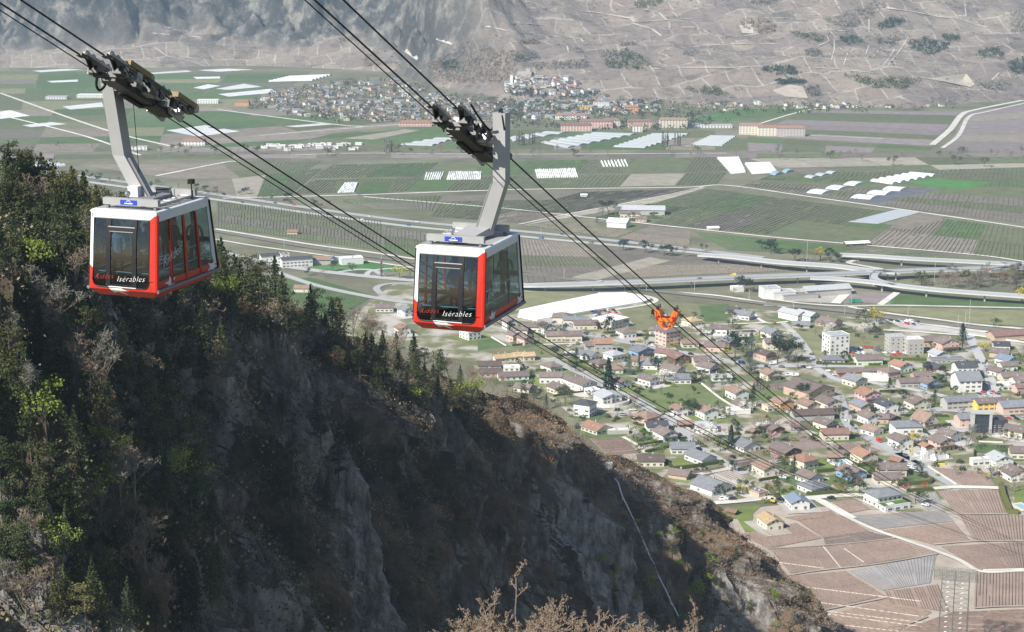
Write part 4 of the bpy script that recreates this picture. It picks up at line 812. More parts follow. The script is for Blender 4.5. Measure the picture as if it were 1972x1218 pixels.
HT = [ # crop, x, y, gable width, ridge length, eaves, turn, roof, wall, label, options
('A', 800, 255, 13, 15, 5.5, 60, 'b', 'c', 'cream two storey house with brown hipped roof at the edge of the white sheeted field', dict(kind='hip')),
('A', 930, 285, 9, 20, 5, 60, 'g', 'c', 'long cream annex with dark windows behind the parked cars', {}),
('A', 1020, 320, 11, 19, 4.5, 70, 'b', 'c', 'brown roofed house between car park and yellow walled hall', {}),
('A', 1262, 300, 22, 22, 7, 20, 'w', 'c', 'pale yellow flat roofed hall next to the car park', dict(kind='flat', cat='hall', win='fl')),
('A', 1408, 395, 12, 13, 4.6, 0, 'b', 'w', 'white house with brown hipped roof behind a long hedge, left of the pink block', dict(kind='hip')),
('A', 1692, 378, 9, 11, 4, 60, 'b', 'w', 'small white house tucked behind the pink apartment block', {}),
('A', 1806, 430, 15, 14, 11.6, 10, 'b', 'k', 'pink four storey apartment block with brown roof under the orange rope carriage', dict(kind='hip', cat='apartment block', pitch=.3)),
('A', 740, 430, 11, 16, 5.2, 72, 'b', 'c', 'left half of the cream double house with brown ridge roof', {}),
('A', 900, 430, 11, 14, 5.4, 72, 'b', 'c', 'right half of the cream double house with brown ridge roof', {}),
('A', 300, 315, 9, 10, 7, 0, 'b', 'w', 'tall white house with dark windows close below the right cabin', {}),
('A', 400, 375, 9, 13, 4, 60, 'b', 'c', 'brown roofed house behind the stepped pink terrace', {}),
('A', 345, 430, 9, 10, 5, 10, 'b', 'k', 'pink stepped terrace house, upper left unit', {}),
('A', 450, 465, 9, 11, 5.4, 10, 'b', 'k', 'pink stepped terrace house, lower right unit', {}),
('A', 530, 350, 9, 15, 4.5, 55, 'b', 'w', 'white house with long brown roof left of the double house', {}),
('A', 650, 355, 10, 12, 6, 0, 'B', 'w', 'white walled house with steep side wall beside a tree, right of the terrace', {}),
('A', 1185, 520, 13, 14, 8.5, 72, 'o', 'a', 'tall grey stone house with bright orange roof', {}),
('A', 1085, 535, 10, 11, 6.5, 72, 'b', 'a', 'brown wing joined to the tall grey stone house', {}),
('A', 205, 640, 9, 8, 3.4, 80, 'y', 'c', 'orange yellow roofed row house, first from the left', dict(garden=False)),
('A', 290, 632, 9, 9, 3.6, 80, 'y', 'c', 'orange yellow roofed row house, second from the left', dict(garden=False)),
('A', 385, 622, 9, 9, 3.9, 80, 'y', 'c', 'orange yellow roofed row house, third from the left', dict(garden=False)),
('A', 475, 622, 9, 9, 4, 80, 'y', 'c', 'orange yellow roofed row house at the right end', dict(garden=False)),
('A', 1045, 610, 11, 14, 4, 30, 'g', 'w', 'grey roofed white house below the brown wing', {}),
('A', 1295, 608, 12, 12, 4.4, 10, 'p', 'w', 'white house with pale hipped roof left of the blue house', dict(kind='hip')),
('A', 1560, 575, 16, 13, 5, 5, 'g', 'l', 'sky blue house with shallow grey roof', dict(pitch=.3)),
('A', 1790, 595, 11, 15, 4.6, 40, 'r', 'w', 'red roofed white house left of another red roof, below the road', {}),
('A', 1905, 635, 13, 14, 5, 0, 'r', 'n', 'red roofed house with dark gable', {}),
('A', 1550, 665, 11, 13, 4, 55, 't', 'w', 'pale brown roofed house behind the round dark tree', {}),
('A', 1630, 700, 10, 14, 4, 55, 'g', 'w', 'low grey roofed house left of the round dark tree', {}),
('A', 700, 720, 11, 13, 4, 10, 'b', 'w', 'white bungalow with brown hipped roof above a dark hedge', dict(kind='hip')),
('A', 335, 805, 10, 22, 3.4, 76, 'b', 'w', 'long low white house with brown ridge roof near the woods', {}),
('A', 690, 820, 11, 16, 5.2, 66, 'b', 'w', 'two storey white house with brown roof and many windows', {}),
('A', 890, 850, 10, 12, 4.4, 10, 'b', 'w', 'brown roofed white house before a larger brown roof', {}),
('A', 1010, 885, 13, 14, 5, 10, 'b', 'w', 'larger brown roofed house beside the access road', {}),
('A', 765, 925, 11, 13, 4.4, 10, 'b', 'c', 'brown roofed house with bare hedge in front', {}),
('A', 1160, 690, 11, 12, 4, 10, 'b', 'm', 'brown hipped bungalow left of the big conifer', dict(kind='hip')),
('A', 1290, 740, 11, 13, 3.4, 70, 't', 'c', 'low pale bungalow behind the pointed conifer', dict(kind='hip')),
('A', 110, 705, 11, 17, 3.6, 70, 'B', 'a', 'upper dark roof showing behind the bare trees', {}),
('A', 120, 775, 10, 16, 3.6, 70, 'B', 'a', 'lower dark roof half hidden by bare trees', {}),
('A', 320, 738, 8, 12, 2.8, 70, 'w', 'w', 'low white roofed outbuilding above the long low house', dict(kind='flat')),
('A', 440, 920, 10, 12, 3.6, 40, 'b', 'c', 'house half hidden by the bare trees at the edge of the village', {}),
('A', 1345, 875, 12, 13, 4.6, 10, 'b', 'w', 'brown timbered house right of the pointed conifer', {}),
('A', 1625, 845, 10, 13, 4.6, 15, 'b', 'w', 'white house with brown roof behind the white blossom tree', {}),
('A', 1905, 830, 12, 17, 4, 70, 'g', 'w', 'white house with grey roof and red awning', {}),
('A', 1850, 750, 12, 15, 4.4, 25, 'b', 'c', 'large brown roof behind the red awning house', {}),
('A', 1090, 955, 8, 9, 3, 10, 'w', 'w', 'small white flat roofed box left of the pointed conifer', dict(kind='flat')),
('A', 1020, 1110, 11.5, 12, 8.6, 38, 'd', 'w', 'white three storey house with dark hipped roof at the wood edge', dict(kind='hip', pitch=.35)),
('A', 1910, 1135, 9, 10, 5, 0, 't', 'w', 'tan roofed white house at the corner of the big lawn', {}),
('A', 872, 600, 6, 9, 2.4, 75, 'w', 'd', 'small white roofed garage by the orchard', dict(kind='flat', win='', garden=False)),
('D', 960, 205, 14, 14, 3.8, 20, 't', 'k', 'single storey house with mottled reddish hipped roof', dict(kind='hip')),
('B', 355, 290, 12, 12, 4.4, 10, 'y', 'c', 'cream villa with pale yellowish roof beside the open field', dict(kind='hip')),
('B', 850, 228, 12, 15, 4.4, 35, 'g', 'w', 'white house with grey roof standing alone by the field', {}),
('B', 755, 185, 8, 9, 3.4, 40, 'd', 'n', 'dark timber barn at the field edge', dict(win='')),
('B', 612, 365, 11, 13, 5, 60, 'b', 'w', 'white house with brown roof beside white blossom', {}),
('B', 850, 408, 10, 22, 3, 78, 'B', 'w', 'long low dark building with white front wall', dict(kind='flat')),
('B', 1110, 405, 12, 13, 6, 10, 'g', 'w', 'white house with grey roof and plain white gable', {}),
('B', 1150, 500, 12, 18, 6, 72, 'b', 'c', 'tall brown roofed house behind the cedars', {}),
('B', 722, 485, 10, 12, 4.6, 5, 'g', 'n', 'dark timber chalet with grey roof', {}),
('B', 335, 500, 10, 13, 4, 70, 't', 'c', 'cream house with tan roof right of the pink block', {}),
('B', 575, 530, 11, 15, 4.4, 55, 'b', 'k', 'pinkish house with brown roof beside the dark tree', {}),
('B', 450, 665, 12, 13, 5, 72, 'b', 'c', 'brown roofed house behind the one with a skylight', {}),
('B', 512, 730, 12, 13, 5.2, 20, 'b', 'w', 'white house with brown roof and bright skylight', {}),
('B', 632, 820, 9, 14, 3, 72, 'p', 'w', 'low white house with pale grey roof', {}),
('B', 1315, 225, 12, 22, 6, 15, 'p', 'w', 'left white hall with grey pitched roof beside the railway', dict(cat='hall', chim=False)),
('B', 1450, 240, 12, 18, 6, 15, 'p', 'w', 'right white hall with grey pitched roof beside the railway', dict(cat='hall', chim=False)),
('B', 1660, 295, 16, 16, 3.6, 20, 'b', 'm', 'low wide brown house by the gravel lot', {}),
('B', 1390, 320, 10, 14, 3, 60, 'g', 'a', 'low grey roof among the garden trees', dict(win='f')),
('B', 1722, 500, 17, 13, 15, -5, 'p', 'w', 'white five storey apartment block with balconies', dict(kind='flat', cat='apartment block', win='flr')),
('B', 1690, 650, 11, 17, 3.2, 66, 'g', 'c', 'bungalow with grey hipped roof below the white apartment block', dict(kind='hip')),
('B', 1100, 795, 11, 11, 5.2, 0, 't', 'c', 'cream two storey house above the striped vegetable field', dict(kind='gable')),
('B', 1470, 930, 25, 26, 6.5, 10, 'b', 'm', 'big community hall with broad brown roof and glass front', dict(cat='hall', chim=False, pitch=.3)),
('B', 1050, 605, 11, 14, 5, 10, 'B', 'm', 'dark brown house hidden behind the cedar', {}),
('B', 785, 970, 11, 14, 5.6, 0, 't', 'w', 'white two storey house with tan roof right of the big lawn', {}),
('B', 835, 1090, 10, 12, 4.4, 0, 'b', 'c', 'brown roofed house left of a tall spruce', {}),
('B', 1215, 1070, 11, 12, 5.4, 0, 't', 'o', 'orange walled house with brown roof', {}),
('B', 1095, 1110, 8, 8, 3.6, 0, 'y', 'c', 'pale flat wing beside the orange walled house', dict(kind='flat', garden=False)),
('B', 1460, 1085, 11, 13, 4.8, 5, 't', 'c', 'cream house with tan roof left of the tall beige barn', {}),
('B', 1655, 1075, 12, 15, 7, 0, 'b', 'c', 'tall beige barn with rows of small square openings', dict(chim=False)),
('E', 1300, 185, 11, 28, 4.4, 74, 'B', 'a', 'long dark roofed shed below the tall beige barn', dict(cat='hall', chim=False)),
('E', 300, 165, 11, 13, 5.6, 0, 't', 'w', 'white chalet with tan roof and balcony under the ropes', {}),
('E', 600, 155, 9, 15, 2.6, 76, 'w', 'w', 'low white garage row at the foot of the lawn', dict(kind='flat', win='', garden=False)),
('C', 750, 500, 13, 12, 12, -14, 'p', 'a', 'left one of two grey apartment blocks with curved balconies', dict(kind='flat', cat='apartment block')),
('C', 918, 520, 13, 12, 11.5, -14, 'w', 'a', 'right one of two grey apartment blocks with curved balconies', dict(kind='flat', cat='apartment block')),
('C', 1090, 475, 12, 18, 5, 76, 'b', 'k', 'brown roofed wing of the large pink house', {}),
('C', 1232, 505, 15, 13, 7, -6, 'b', 'k', 'large pink gabled house beside a tall spruce', {}),
('C', 1155, 605, 10, 11, 4.4, 0, 'p', 'w', 'small white house with pale grey roof below the pink house', {}),
('C', 488, 655, 11, 20, 4.8, 74, 'b', 'e', 'pale green house with long brown roof along the road', {}),
('C', 800, 715, 12, 13, 5, 5, 'o', 'w', 'white house with vivid orange roof', {}),
('C', 690, 780, 12, 12, 6, 5, 'b', 'k', 'square two storey house with brown pyramid roof', dict(kind='hip')),
('C', 1125, 730, 11, 13, 4, 10, 'd', 'n', 'black roofed timber house', {}),
('C', 1405, 735, 13, 15, 7, 72, 'd', 'w', 'dark roofed house behind the tallest white block', {}),
('C', 1425, 855, 18, 17, 9, 72, 'g', 'w', 'big white block with broad grey roof at the street corner', dict(cat='apartment block', pitch=.5)),
('C', 1235, 660, 9, 28, 3, 76, 'g', 'a', 'long low grey roofed building', dict(kind='flat')),
('C', 365, 850, 12, 14, 5, 10, 'g', 'c', 'grey roofed house with wooden gable at the crossroads', {}),
('C', 490, 990, 13, 14, 6.2, -4, 'o', 'p', 'bright pink house with orange roof', {}),
('C', 868, 870, 10, 14, 4.4, 72, 'b', 'a', 'grey walled house with plain brown roof by the road', {}),
('C', 1065, 875, 12, 13, 5, 0, 'b', 'l', 'blue grey chalet with brown gable roof', {}),
('C', 1000, 805, 9, 14, 3.6, 74, 'b', 'm', 'low brown roof between the blue chalet and black house', {}),
('C', 1745, 590, 11, 14, 4.4, 40, 'b', 'm', 'brown roofed house at the right end above the side street', {}),
('C', 1755, 520, 10, 12, 4, 60, 'd', 'w', 'dark roofed house near the station road', {}),
('C', 1808, 655, 12, 13, 4.6, 10, 'u', 'w', 'white house with blue grey gable roof', {}),
('C', 1815, 712, 10, 12, 4, 74, 'b', 'w', 'brown ridge roofed house below the blue grey one', {}),
('C', 1720, 765, 10, 12, 4, 10, 'b', 'c', 'small brown roofed house beside the side street', {}),
('C', 1840, 815, 11, 15, 4.4, 74, 'b', 'c', 'brown roofed house above the white flat roofed one', {}),
('C', 1838, 905, 11, 15, 3.4, 76, 'w', 'w', 'white flat roofed house right of the side street', dict(kind='flat')),
('C', 1955, 925, 9, 12, 5, 76, 'r', 'k', 'red roofed house at the right edge', {}),
('C', 1940, 860, 11, 13, 5, 76, 'b', 'c', 'brown roofed house at the right edge above the red roof', {}),
('C', 400, 765, 8, 36, 2.8, 76, 'b', 'm', 'long brown canopy roof along the car park', dict(cat='hall', chim=False, win='', garden=False)),
('C', 560, 825, 12, 18, 2.8, 60, 'w', 'w', 'white awning roof beside the square brown house', dict(kind='flat', win='', garden=False)),
('C', 1860, 410, 13, 40, 4, 82, 'r', 'm', 'long rusty red railway shed at the right edge', dict(cat='hall', chim=False, garden=False)),
('C', 960, 1060, 14, 13, 5, -4, 'b', 'c', 'beige house with arched gable window', {}),
('C', 1362, 1055, 11, 24, 6, 78, 'g', 'a', 'long grey terrace of two storey houses', {}),
('C', 1583, 1075, 10, 13, 6, 78, 'b', 'y', 'yellow house with orange awning on the square', dict(balcony=False)),
('C', 1700, 1070, 9, 10, 6, 78, 'b', 'k', 'narrow pinkish house joined to the yellow one', {}),
('C', 1860, 1095, 13, 20, 5, 78, 'g', 'k', 'long grey roofed house at the right edge of the square', {}),
('C', 430, 1095, 11, 14, 5, 0, 'g', 'm', 'grey roofed barn with rough beige gable', dict(chim=False)),
('C', 662, 1090, 11, 13, 5.4, 0, 'd', 'w', 'white house with dark solar panels on its roof', {}),
('F', 1030, 240, 12, 13, 6.4, 5, 't', 'c', 'cream villa with tall tan roof and lawn', dict(pitch=.75)),
('F', 505, 215, 11, 12, 5, 0, 'b', 'w', 'white gabled house at the bend of the street', {}),
('F', 610, 225, 9, 10, 4, 60, 'b', 'm', 'brown roof joined to the white gabled house', {}),
('F', 715, 225, 9, 9, 3.4, 0, 'B', 'n', 'dark timber shed with hipped roof behind the hedge', dict(win='')),
('F', 1430, 235, 11, 14, 6, 74, 'g', 'k', 'grey roofed house left of the black tower', {}),
('F', 1680, 285, 12, 15, 8, 74, 'd', 'd', 'dark grey block attached right of the tower', dict(kind='flat', garden=False)),
('F', 850, 320, 14, 18, 7.6, 72, 'g', 'w', 'large white house with grey hipped roof and balconies', dict(kind='hip', pitch=.32)),
('F', 530, 335, 10, 11, 3.6, 15, 't', 'w', 'low white house with tan roof beside the street', {}),
('F', 800, 440, 11, 12, 5.4, 0, 'b', 'w', 'white two storey house with brown gable roof behind the building site', {}),
('F', 1190, 455, 12, 12, 5.8, 0, 'b', 'k', 'pinkish house with brown gable roof and four dark windows', {}),
('F', 1262, 385, 11, 11, 5.4, 15, 'b', 'w', 'white house behind the pinkish gabled house', {}),
('F', 1040, 490, 6, 6, 2.4, 0, 'o', 'n', 'small orange roofed hut beside the building site', dict(win='', garden=False, cat='hut', name='garden_hut', chim=False)),
('F', 1895, 345, 12, 13, 5, 30, 'b', 'c', 'brown roofed house at the right edge below the square', {}),
('F', 1740, 612, 12, 13, 4.6, -10, 'p', 'w', 'white house with pale grey roof and long white wall', {}),
('F', 1580, 635, 4, 16, 4, 80, 'w', 'w', 'white boxy extension with square openings', dict(kind='flat', garden=False)),
('F', 1895, 745, 14, 14, 4.6, -10, 'b', 'w', 'brown roofed house beside white blossom at the right edge', {}),
('F', 1935, 545, 11, 13, 4.6, 60, 'b', 'c', 'brown roofed house at the right edge above the hedge', {}),
('F', 455, 580, 12, 13, 5.4, 0, 'o', 'c', 'cream house with bright orange roof and garden pool', {}),
('F', 765, 625, 6, 7, 2.4, 20, 'o', 'n', 'small open garden pavilion with orange roof', dict(win='', garden=False, cat='hut', name='garden_hut', chim=False)),
('F', 170, 370, 11, 17, 4.6, 70, 'r', 'c', 'cream house with red orange roof and neat lawn', {}),
('F', 335, 740, 12, 14, 4.4, 5, 'b', 'l', 'bluish house with brown roof and solar panels', {}),
('F', 710, 705, 11, 17, 4.8, 66, 'b', 'c', 'upper brown roofed half of the double house in dark hedges', {}),
('F', 670, 790, 11, 16, 4, 66, 'b', 'c', 'lower brown roofed half of the double house in dark hedges', {}),
('E', 935, 325, 10, 12, 4, 0, 'b', 'n', 'dark brown chalet with steep gable beside the pink blossom', {}),
('E', 750, 350, 5, 5, 2.2, 0, 't', 'n', 'tiny garden shed in the brown field', dict(win='', garden=False, cat='shed', name='garden_shed', chim=False)),
('E', 290, 300, 12, 13, 4, 60, 'p', 'w', 'white bungalow with pale grey hipped roof right of the street', dict(kind='hip')),
('E', 665, 470, 13, 15, 3.8, 5, 'g', 'w', 'white bungalow with grey roof beside a dark cypress', {}),
('E', 1045, 525, 13, 17, 4.4, 5, 'b', 'n', 'big dark brown chalet under the ropes', {}),
('E', 1225, 625, 12, 13, 5.4, 10, 'o', 'c', 'cream villa with stacked orange roofs', dict(kind='hip')),
('E', 1510, 592, 5, 8, 2.4, 70, 't', 'n', 'small tan roofed garden shed', dict(win='', garden=False, cat='shed', name='garden_shed', chim=False)),
('E', 860, 695, 11, 14, 4.8, 0, 't', 'c', 'cream house with tan brown roof and green shutters', {}),
('E', 1275, 775, 12, 12, 3.8, 10, 'b', 'w', 'brown roofed house directly behind the grey hipped house', {}),
('E', 1315, 865, 14, 13, 3.6, 6, 'g', 'w', 'white house with grey hipped roof and dark veranda', dict(kind='hip')),
('E', 1160, 1015, 11, 12, 4.6, -14, 'u', 'w', 'bright white house with slate blue roof on bare ground', {}),
('E', 790, 935, 7, 9, 3, 10, 'g', 'm', 'unroofed brick shed with concrete top', dict(kind='flat', win='', garden=False)),
('E', 345, 855, 17, 18, 3.8, 15, 'g', 'w', 'sprawling grey roofed villa with car port', {}),
('E', 545, 1110, 4.5, 5.5, 2, 30, 'r', 'n', 'small red garden shed on the lawn by the spur', dict(win='', garden=False, cat='shed', name='garden_shed', chim=False)),
('P', 1483, 1004, 10, 13, 4.6, -6, 'y', 'c', 'cream house with yellow tiled roof above the vineyards', {}),
('E', 1430, 275, 11, 13, 4.8, 10, 'b', 'c', 'brown roofed house with timber gable below the long shed', {}),
('D', 1055, 295, 11, 14, 4, 72, 'd', 'w', 'dark grey roofed house behind the green shuttered chalet', {}),
('D', 1140, 375, 11, 14, 5, 0, 'b', 'w', 'white chalet with brown roof and green shutters', {}),
('D', 1300, 500, 12, 15, 4, 66, 'g', 'w', 'upper grey roofed half of the long white villa', {}),
('D', 1475, 590, 12, 17, 4, 10, 'g', 'w', 'lower grey roofed half of the long white villa', {}),
('D', 485, 310, 13, 16, 3.4, 14, 'o', 'c', 'single storey house with orange roof at the foot of the spur', {}),
('D', 1000, 620, 11, 16, 4, 66, 'B', 'c', 'dark roofed house half hidden behind the brown scrub', {}),
('D', 690, 350, 6, 14, 2.6, 70, 'w', 'a', 'row of pale flat garages right of the orange bungalow', dict(kind='flat', win='', garden=False)),
('D', 1340, 275, 7, 11, 2.6, 76, 't', 'n', 'brown car shelter beside the street', dict(win='', garden=False, chim=False)),
('D', 1280, 750, 10, 12, 3, 40, 'b', 'm', 'plain brown roof close to the scrub of the spur', dict(win='f')),
('J', 1120, 820, 10, 12, 4.6, 0, 'o', 'w', 'white house with orange roof left below the right cabin', {}),
('J', 1020, 695, 11, 15, 4, 66, 'b', 'w', 'brown roofed house left of the right cabin', {}),
('J', 1140, 715, 10, 12, 6, 10, 'g', 'w', 'white house cut off by the left edge of the right cabin', {}),
('J', 550, 585, 10, 15, 4, 60, 't', 'c', 'brown roofed house just behind the crest pines', {}),
('J', 1510, 850, 12, 14, 6, 10, 'p', 'w', 'white building right under the floor of the right cabin', dict(kind='flat')),
('J', 382, 410, 11, 27, 8, 84, 'd', 'w', 'left wing of the long white three storey hotel', dict(cat='apartment block', garden=False, pitch=.25, chim=False)),
('J', 510, 430, 11, 30, 8, 84, 'd', 'w', 'right wing of the long white three storey hotel', dict(cat='apartment block', garden=False, pitch=.25, chim=False)),
('J', 442, 412, 12, 8, 9, 84, 'r', 'w', 'red stair block between the hotel wings', dict(kind='flat', cat='apartment block', garden=False)),
('J', 632, 422, 12, 26, 5, 70, 't', 'a', 'tan roofed hall right of the hotel', dict(cat='hall', garden=False, chim=False)),
('J', 825, 424, 12, 22, 6, 84, 'w', 'w', 'white and red service building beside the sports pitch', dict(kind='flat', cat='hall', garden=False)),
('J', 490, 260, 7, 11, 3, 60, 'o', 'm', 'small brick red field barn in the olive orchard', dict(cat='barn', name='field_barn', win='', garden=False, chim=False)),
('I', 930, 175, 18, 52, 6, 62, 'p', 'a', 'long pale roofed farm hall in the fields', dict(cat='hall', garden=False, chim=False)),
('I', 755, 272, 16, 22, 6, 45, 'w', 'w', 'white farm hall beside the field road', dict(cat='hall', garden=False, chim=False)),
('I', 840, 208, 10, 22, 5, 62, 'b', 'c', 'brown roofed farmhouse between the farm halls', dict(garden=False)),
('I', 925, 245, 9, 12, 4, 62, 'b', 'k', 'small pinkish farmhouse by the long hall', dict(garden=False)),
('I', 1470, 315, 6, 12, 2.6, 76, 'w', 'a', 'small white roofed field hut by the lane', dict(cat='hut', name='field_hut', win='', garden=False, chim=False)),
('I', 490, 66, 5, 7, 2.6, 70, 'w', 'w', 'tiny white hut alone in the field', dict(cat='hut', name='field_hut', win='', garden=False, chim=False)),
('H', 700, 430, 8, 26, 3, 80, 'w', 'n', 'farm shed with white roof beside the upper lane', dict(cat='barn', name='field_barn', garden=False, chim=False)),
('H', 465, 783, 14, 44, 6, 82, 'p', 'a', 'long works hall with rounded pale roof by the viaduct', dict(cat='hall', garden=False, chim=False)),
('H', 130, 818, 14, 22, 6, 82, 'p', 'w', 'white works hall left of the rounded one', dict(kind='flat', cat='hall', garden=False)),
('H', 40, 800, 12, 16, 9, 80, 'p', 'w', 'tall pale works building at the left of the yard', dict(kind='flat', cat='hall', garden=False)),
('H', 260, 830, 10, 34, 4, 82, 'g', 'a', 'low grey works building in the middle of the yard', dict(kind='flat', cat='hall', garden=False)),
('I', 1660, 775, 8, 12, 4, 80, 'w', 'w', 'small white building under the viaduct', dict(kind='flat', cat='hall', garden=False)),
]
for c_, x_, y_, w_, d_, h_, rot_, rf_, wl_, lb_, op_ in HT: house(*cr(c_, x_, y_), w_, d_, h_, rot_, rf_, wl_, lb_, **op_)
patch('lawn', [(1222, 756), (1290, 746), (1350, 740), (1406, 781), (1340, 788), (1300, 795), (1262, 790)], 'meadowgreen')
patch('lawn', crs('B', [(935, 950), (1285, 950), (1300, 1070), (1010, 1050)]), 'meadowgreen')
# ================================================================== VIADUCTS, FAR VILLAGES, TUNNELS, VEGETATION OF THE VALLEY
DECK = mat('deck_concrete', (0.5, 0.5, 0.49), 0.85, var=.1, scale=.2); RAILM = mat('guard_rail', (0.5, 0.51, 0.52), 0.5, .5)
def viaduct(label, px, w, hz, step=38):
    P = [G(p[0], p[1], p[2] if len(p) > 2 else hz)+(p[2] if len(p) > 2 else hz,) for p in px]
    t = thing('viaduct', label, 'viaduct', (0, 0, 0)); ribbon('deck', P, w, DECK, 0, 1.1, None, 6, t); ribbon('road_surface', P, w-1.2, gmat('road'), .06, 0, None, 6, t)
    S = smooth([Vector(p) for p in P], 6); acc = step/2
    for s in (-1, 1):
        Q = []
        for i, p in enumerate(S):
            tt_ = (S[min(i+1, len(S)-1)]-S[max(i-1, 0)]); tt_.z = 0; tt_.normalize(); Q.append(p+Vector((-tt_.y, tt_.x, 0))*s*(w/2-.2)+Vector((0, 0, .9)))
        ribbon('parapet', Q, .3, RAILM, 0, .9, None, 1, t)
    for i in range(1, len(S)):
        acc += (S[i]-S[i-1]).length
        if acc >= step and S[i].z > 3.5:
            acc = 0; b = MB(); b.box((S[i].x, S[i].y, (S[i].z-1.2)/2-.3), (1.1, 1.1, S[i].z-.6), CONC); b.box((S[i].x, S[i].y, S[i].z-1.5), (w*.6, 1.3, .8), CONC); b.build('pier', t)
viaduct('motorway viaduct sweeping right from the embankment with trees', crs('I', [(1380, 515, 5), (1600, 530, 7), (1972, 572, 7)])+crs('H', [(520, 600, 7), (760, 630, 7), (1000, 650, 7)]), 11, 7)
viaduct('long straight viaduct crossing behind the right cabin', [(1000, 550, 2.5), (1050, 549, 5), (1200, 544, 7), (1400, 535, 7), (1600, 528, 7), (1760, 521, 7), (1900, 517, 7), (1990, 515, 7)], 11, 7)
viaduct('lower viaduct branching off to the right edge', crs('H', [(350, 690, 7), (560, 700, 7), (800, 722, 7), (1100, 760, 7), (1400, 790, 7), (1990, 832, 7)]), 9, 7)
viaduct('upper slip road viaduct below the field lane', crs('H', [(560, 515, 4), (800, 525, 6), (1100, 545, 7), (1500, 565, 7), (1990, 592, 7)]), 9, 7)
viaduct('short curved connector between the upper and long viaducts', crs('H', [(1790, 575, 7), (1850, 590, 7), (1850, 612, 7), (1700, 636, 7)]), 7, 7, 60)
viaduct('tight curved connector between the long and lower viaducts', crs('H', [(870, 640, 7), (830, 680, 7), (860, 712, 7), (980, 745, 7)]), 7, 7, 60)
road(crs('H', [(700, 560), (640, 580), (720, 600), (900, 630)]), 6, 'lane')
# electric and railway masts
MAST = mat('galvanised_mast', (0.55, 0.57, 0.56), 0.5, .4)
def mast(px, py, h, label, arm=True, name='railway_mast', group='masts along the railway'):
    x, y = G(px, py); t = thing(name, label, 'mast', (x, y, 0), rad(20), group); b = MB(); b.tube([(0, 0, -.3), (0, 0, h)], [.22, .14], MAST, 6); b.build('pole', t)
    if arm: b = MB(); b.tube([(0, 0, h*.8), (3.2, 0, h*.84)], .07, MAST, 4); b.tube([(0, 0, h*.95), (3.2, 0, h*.84)], .04, MAST, 4); b.build('arm', t)
for k, x, y, h in [('H', 220, 930, 9), ('H', 430, 890, 9), ('H', 610, 965, 9), ('H', 660, 890, 9), ('H', 1090, 985, 9), ('H', 1470, 1060, 9), ('H', 1525, 1065, 13), ('I', 340, 700, 10), ('I', 965, 795, 9), ('I', 1330, 790, 9), ('I', 1745, 860, 9), ('I', 800, 790, 9), ('J', 440, 345, 9), ('J', 700, 375, 9), ('J', 1000, 420, 9)]:
    mast(*cr(k, x, y), h, 'slim galvanised mast with side arm beside the railway line')
for k, x, y, h, lb in [('H', 320, 620, 26, 'tall thin pole among the viaduct trees'), ('H', 1555, 1050, 20, 'tall thin pole by the railway at the right'), ('H', 1290, 740, 24, 'thin lattice like pole in the grove behind the lower viaduct'), ('J', 560, 240, 16, 'thin pole in the olive orchard left of the ropes'), ('I', 165, 410, 14, 'thin pole between the motorway lanes')]:
    mast(*cr(k, x, y), h, lb, False, 'pole', None)

# --- apartment buildings across the plain
def far_block(px, py, wpx, hpx, dep, roof, wall, label, rot=0.0, floors=4, pitched=True):
    s = scale_at(G(px, py)[1]); w = wpx/s; h = hpx/s*.85; x, y = G(px, py+hpx/2); t = thing('apartment_building', label, 'apartment block', (x, y+dep/2, 0), rad(rot)); b = MB(); b.box((0, 0, h/2-.25), (w, dep, h+.5), wmat(wall)); b.build('wall', t)
    r = MB()
    if pitched:
        e = w/2+.6; f = dep/2+.6; r.add([(-e, -f, h), (e, -f, h), (e, f, h), (-e, f, h), (-e+3, 0, h+3.2), (e-3, 0, h+3.2)], [(0, 1, 5, 4), (1, 2, 5), (2, 3, 4, 5), (3, 0, 4), (3, 2, 1, 0)], rmat(roof))
    else: r.box((0, 0, h+.2), (w+.4, dep+.4, .4), rmat(roof))
    r.build('roof', t); n_ = max(3, int(w/4.2))
    for i in range(n_):
        for k in range(floors): put(WINM[2], 'window', t, ((i+.5)/n_*w-w/2, -dep/2, (k+.5)/floors*h))
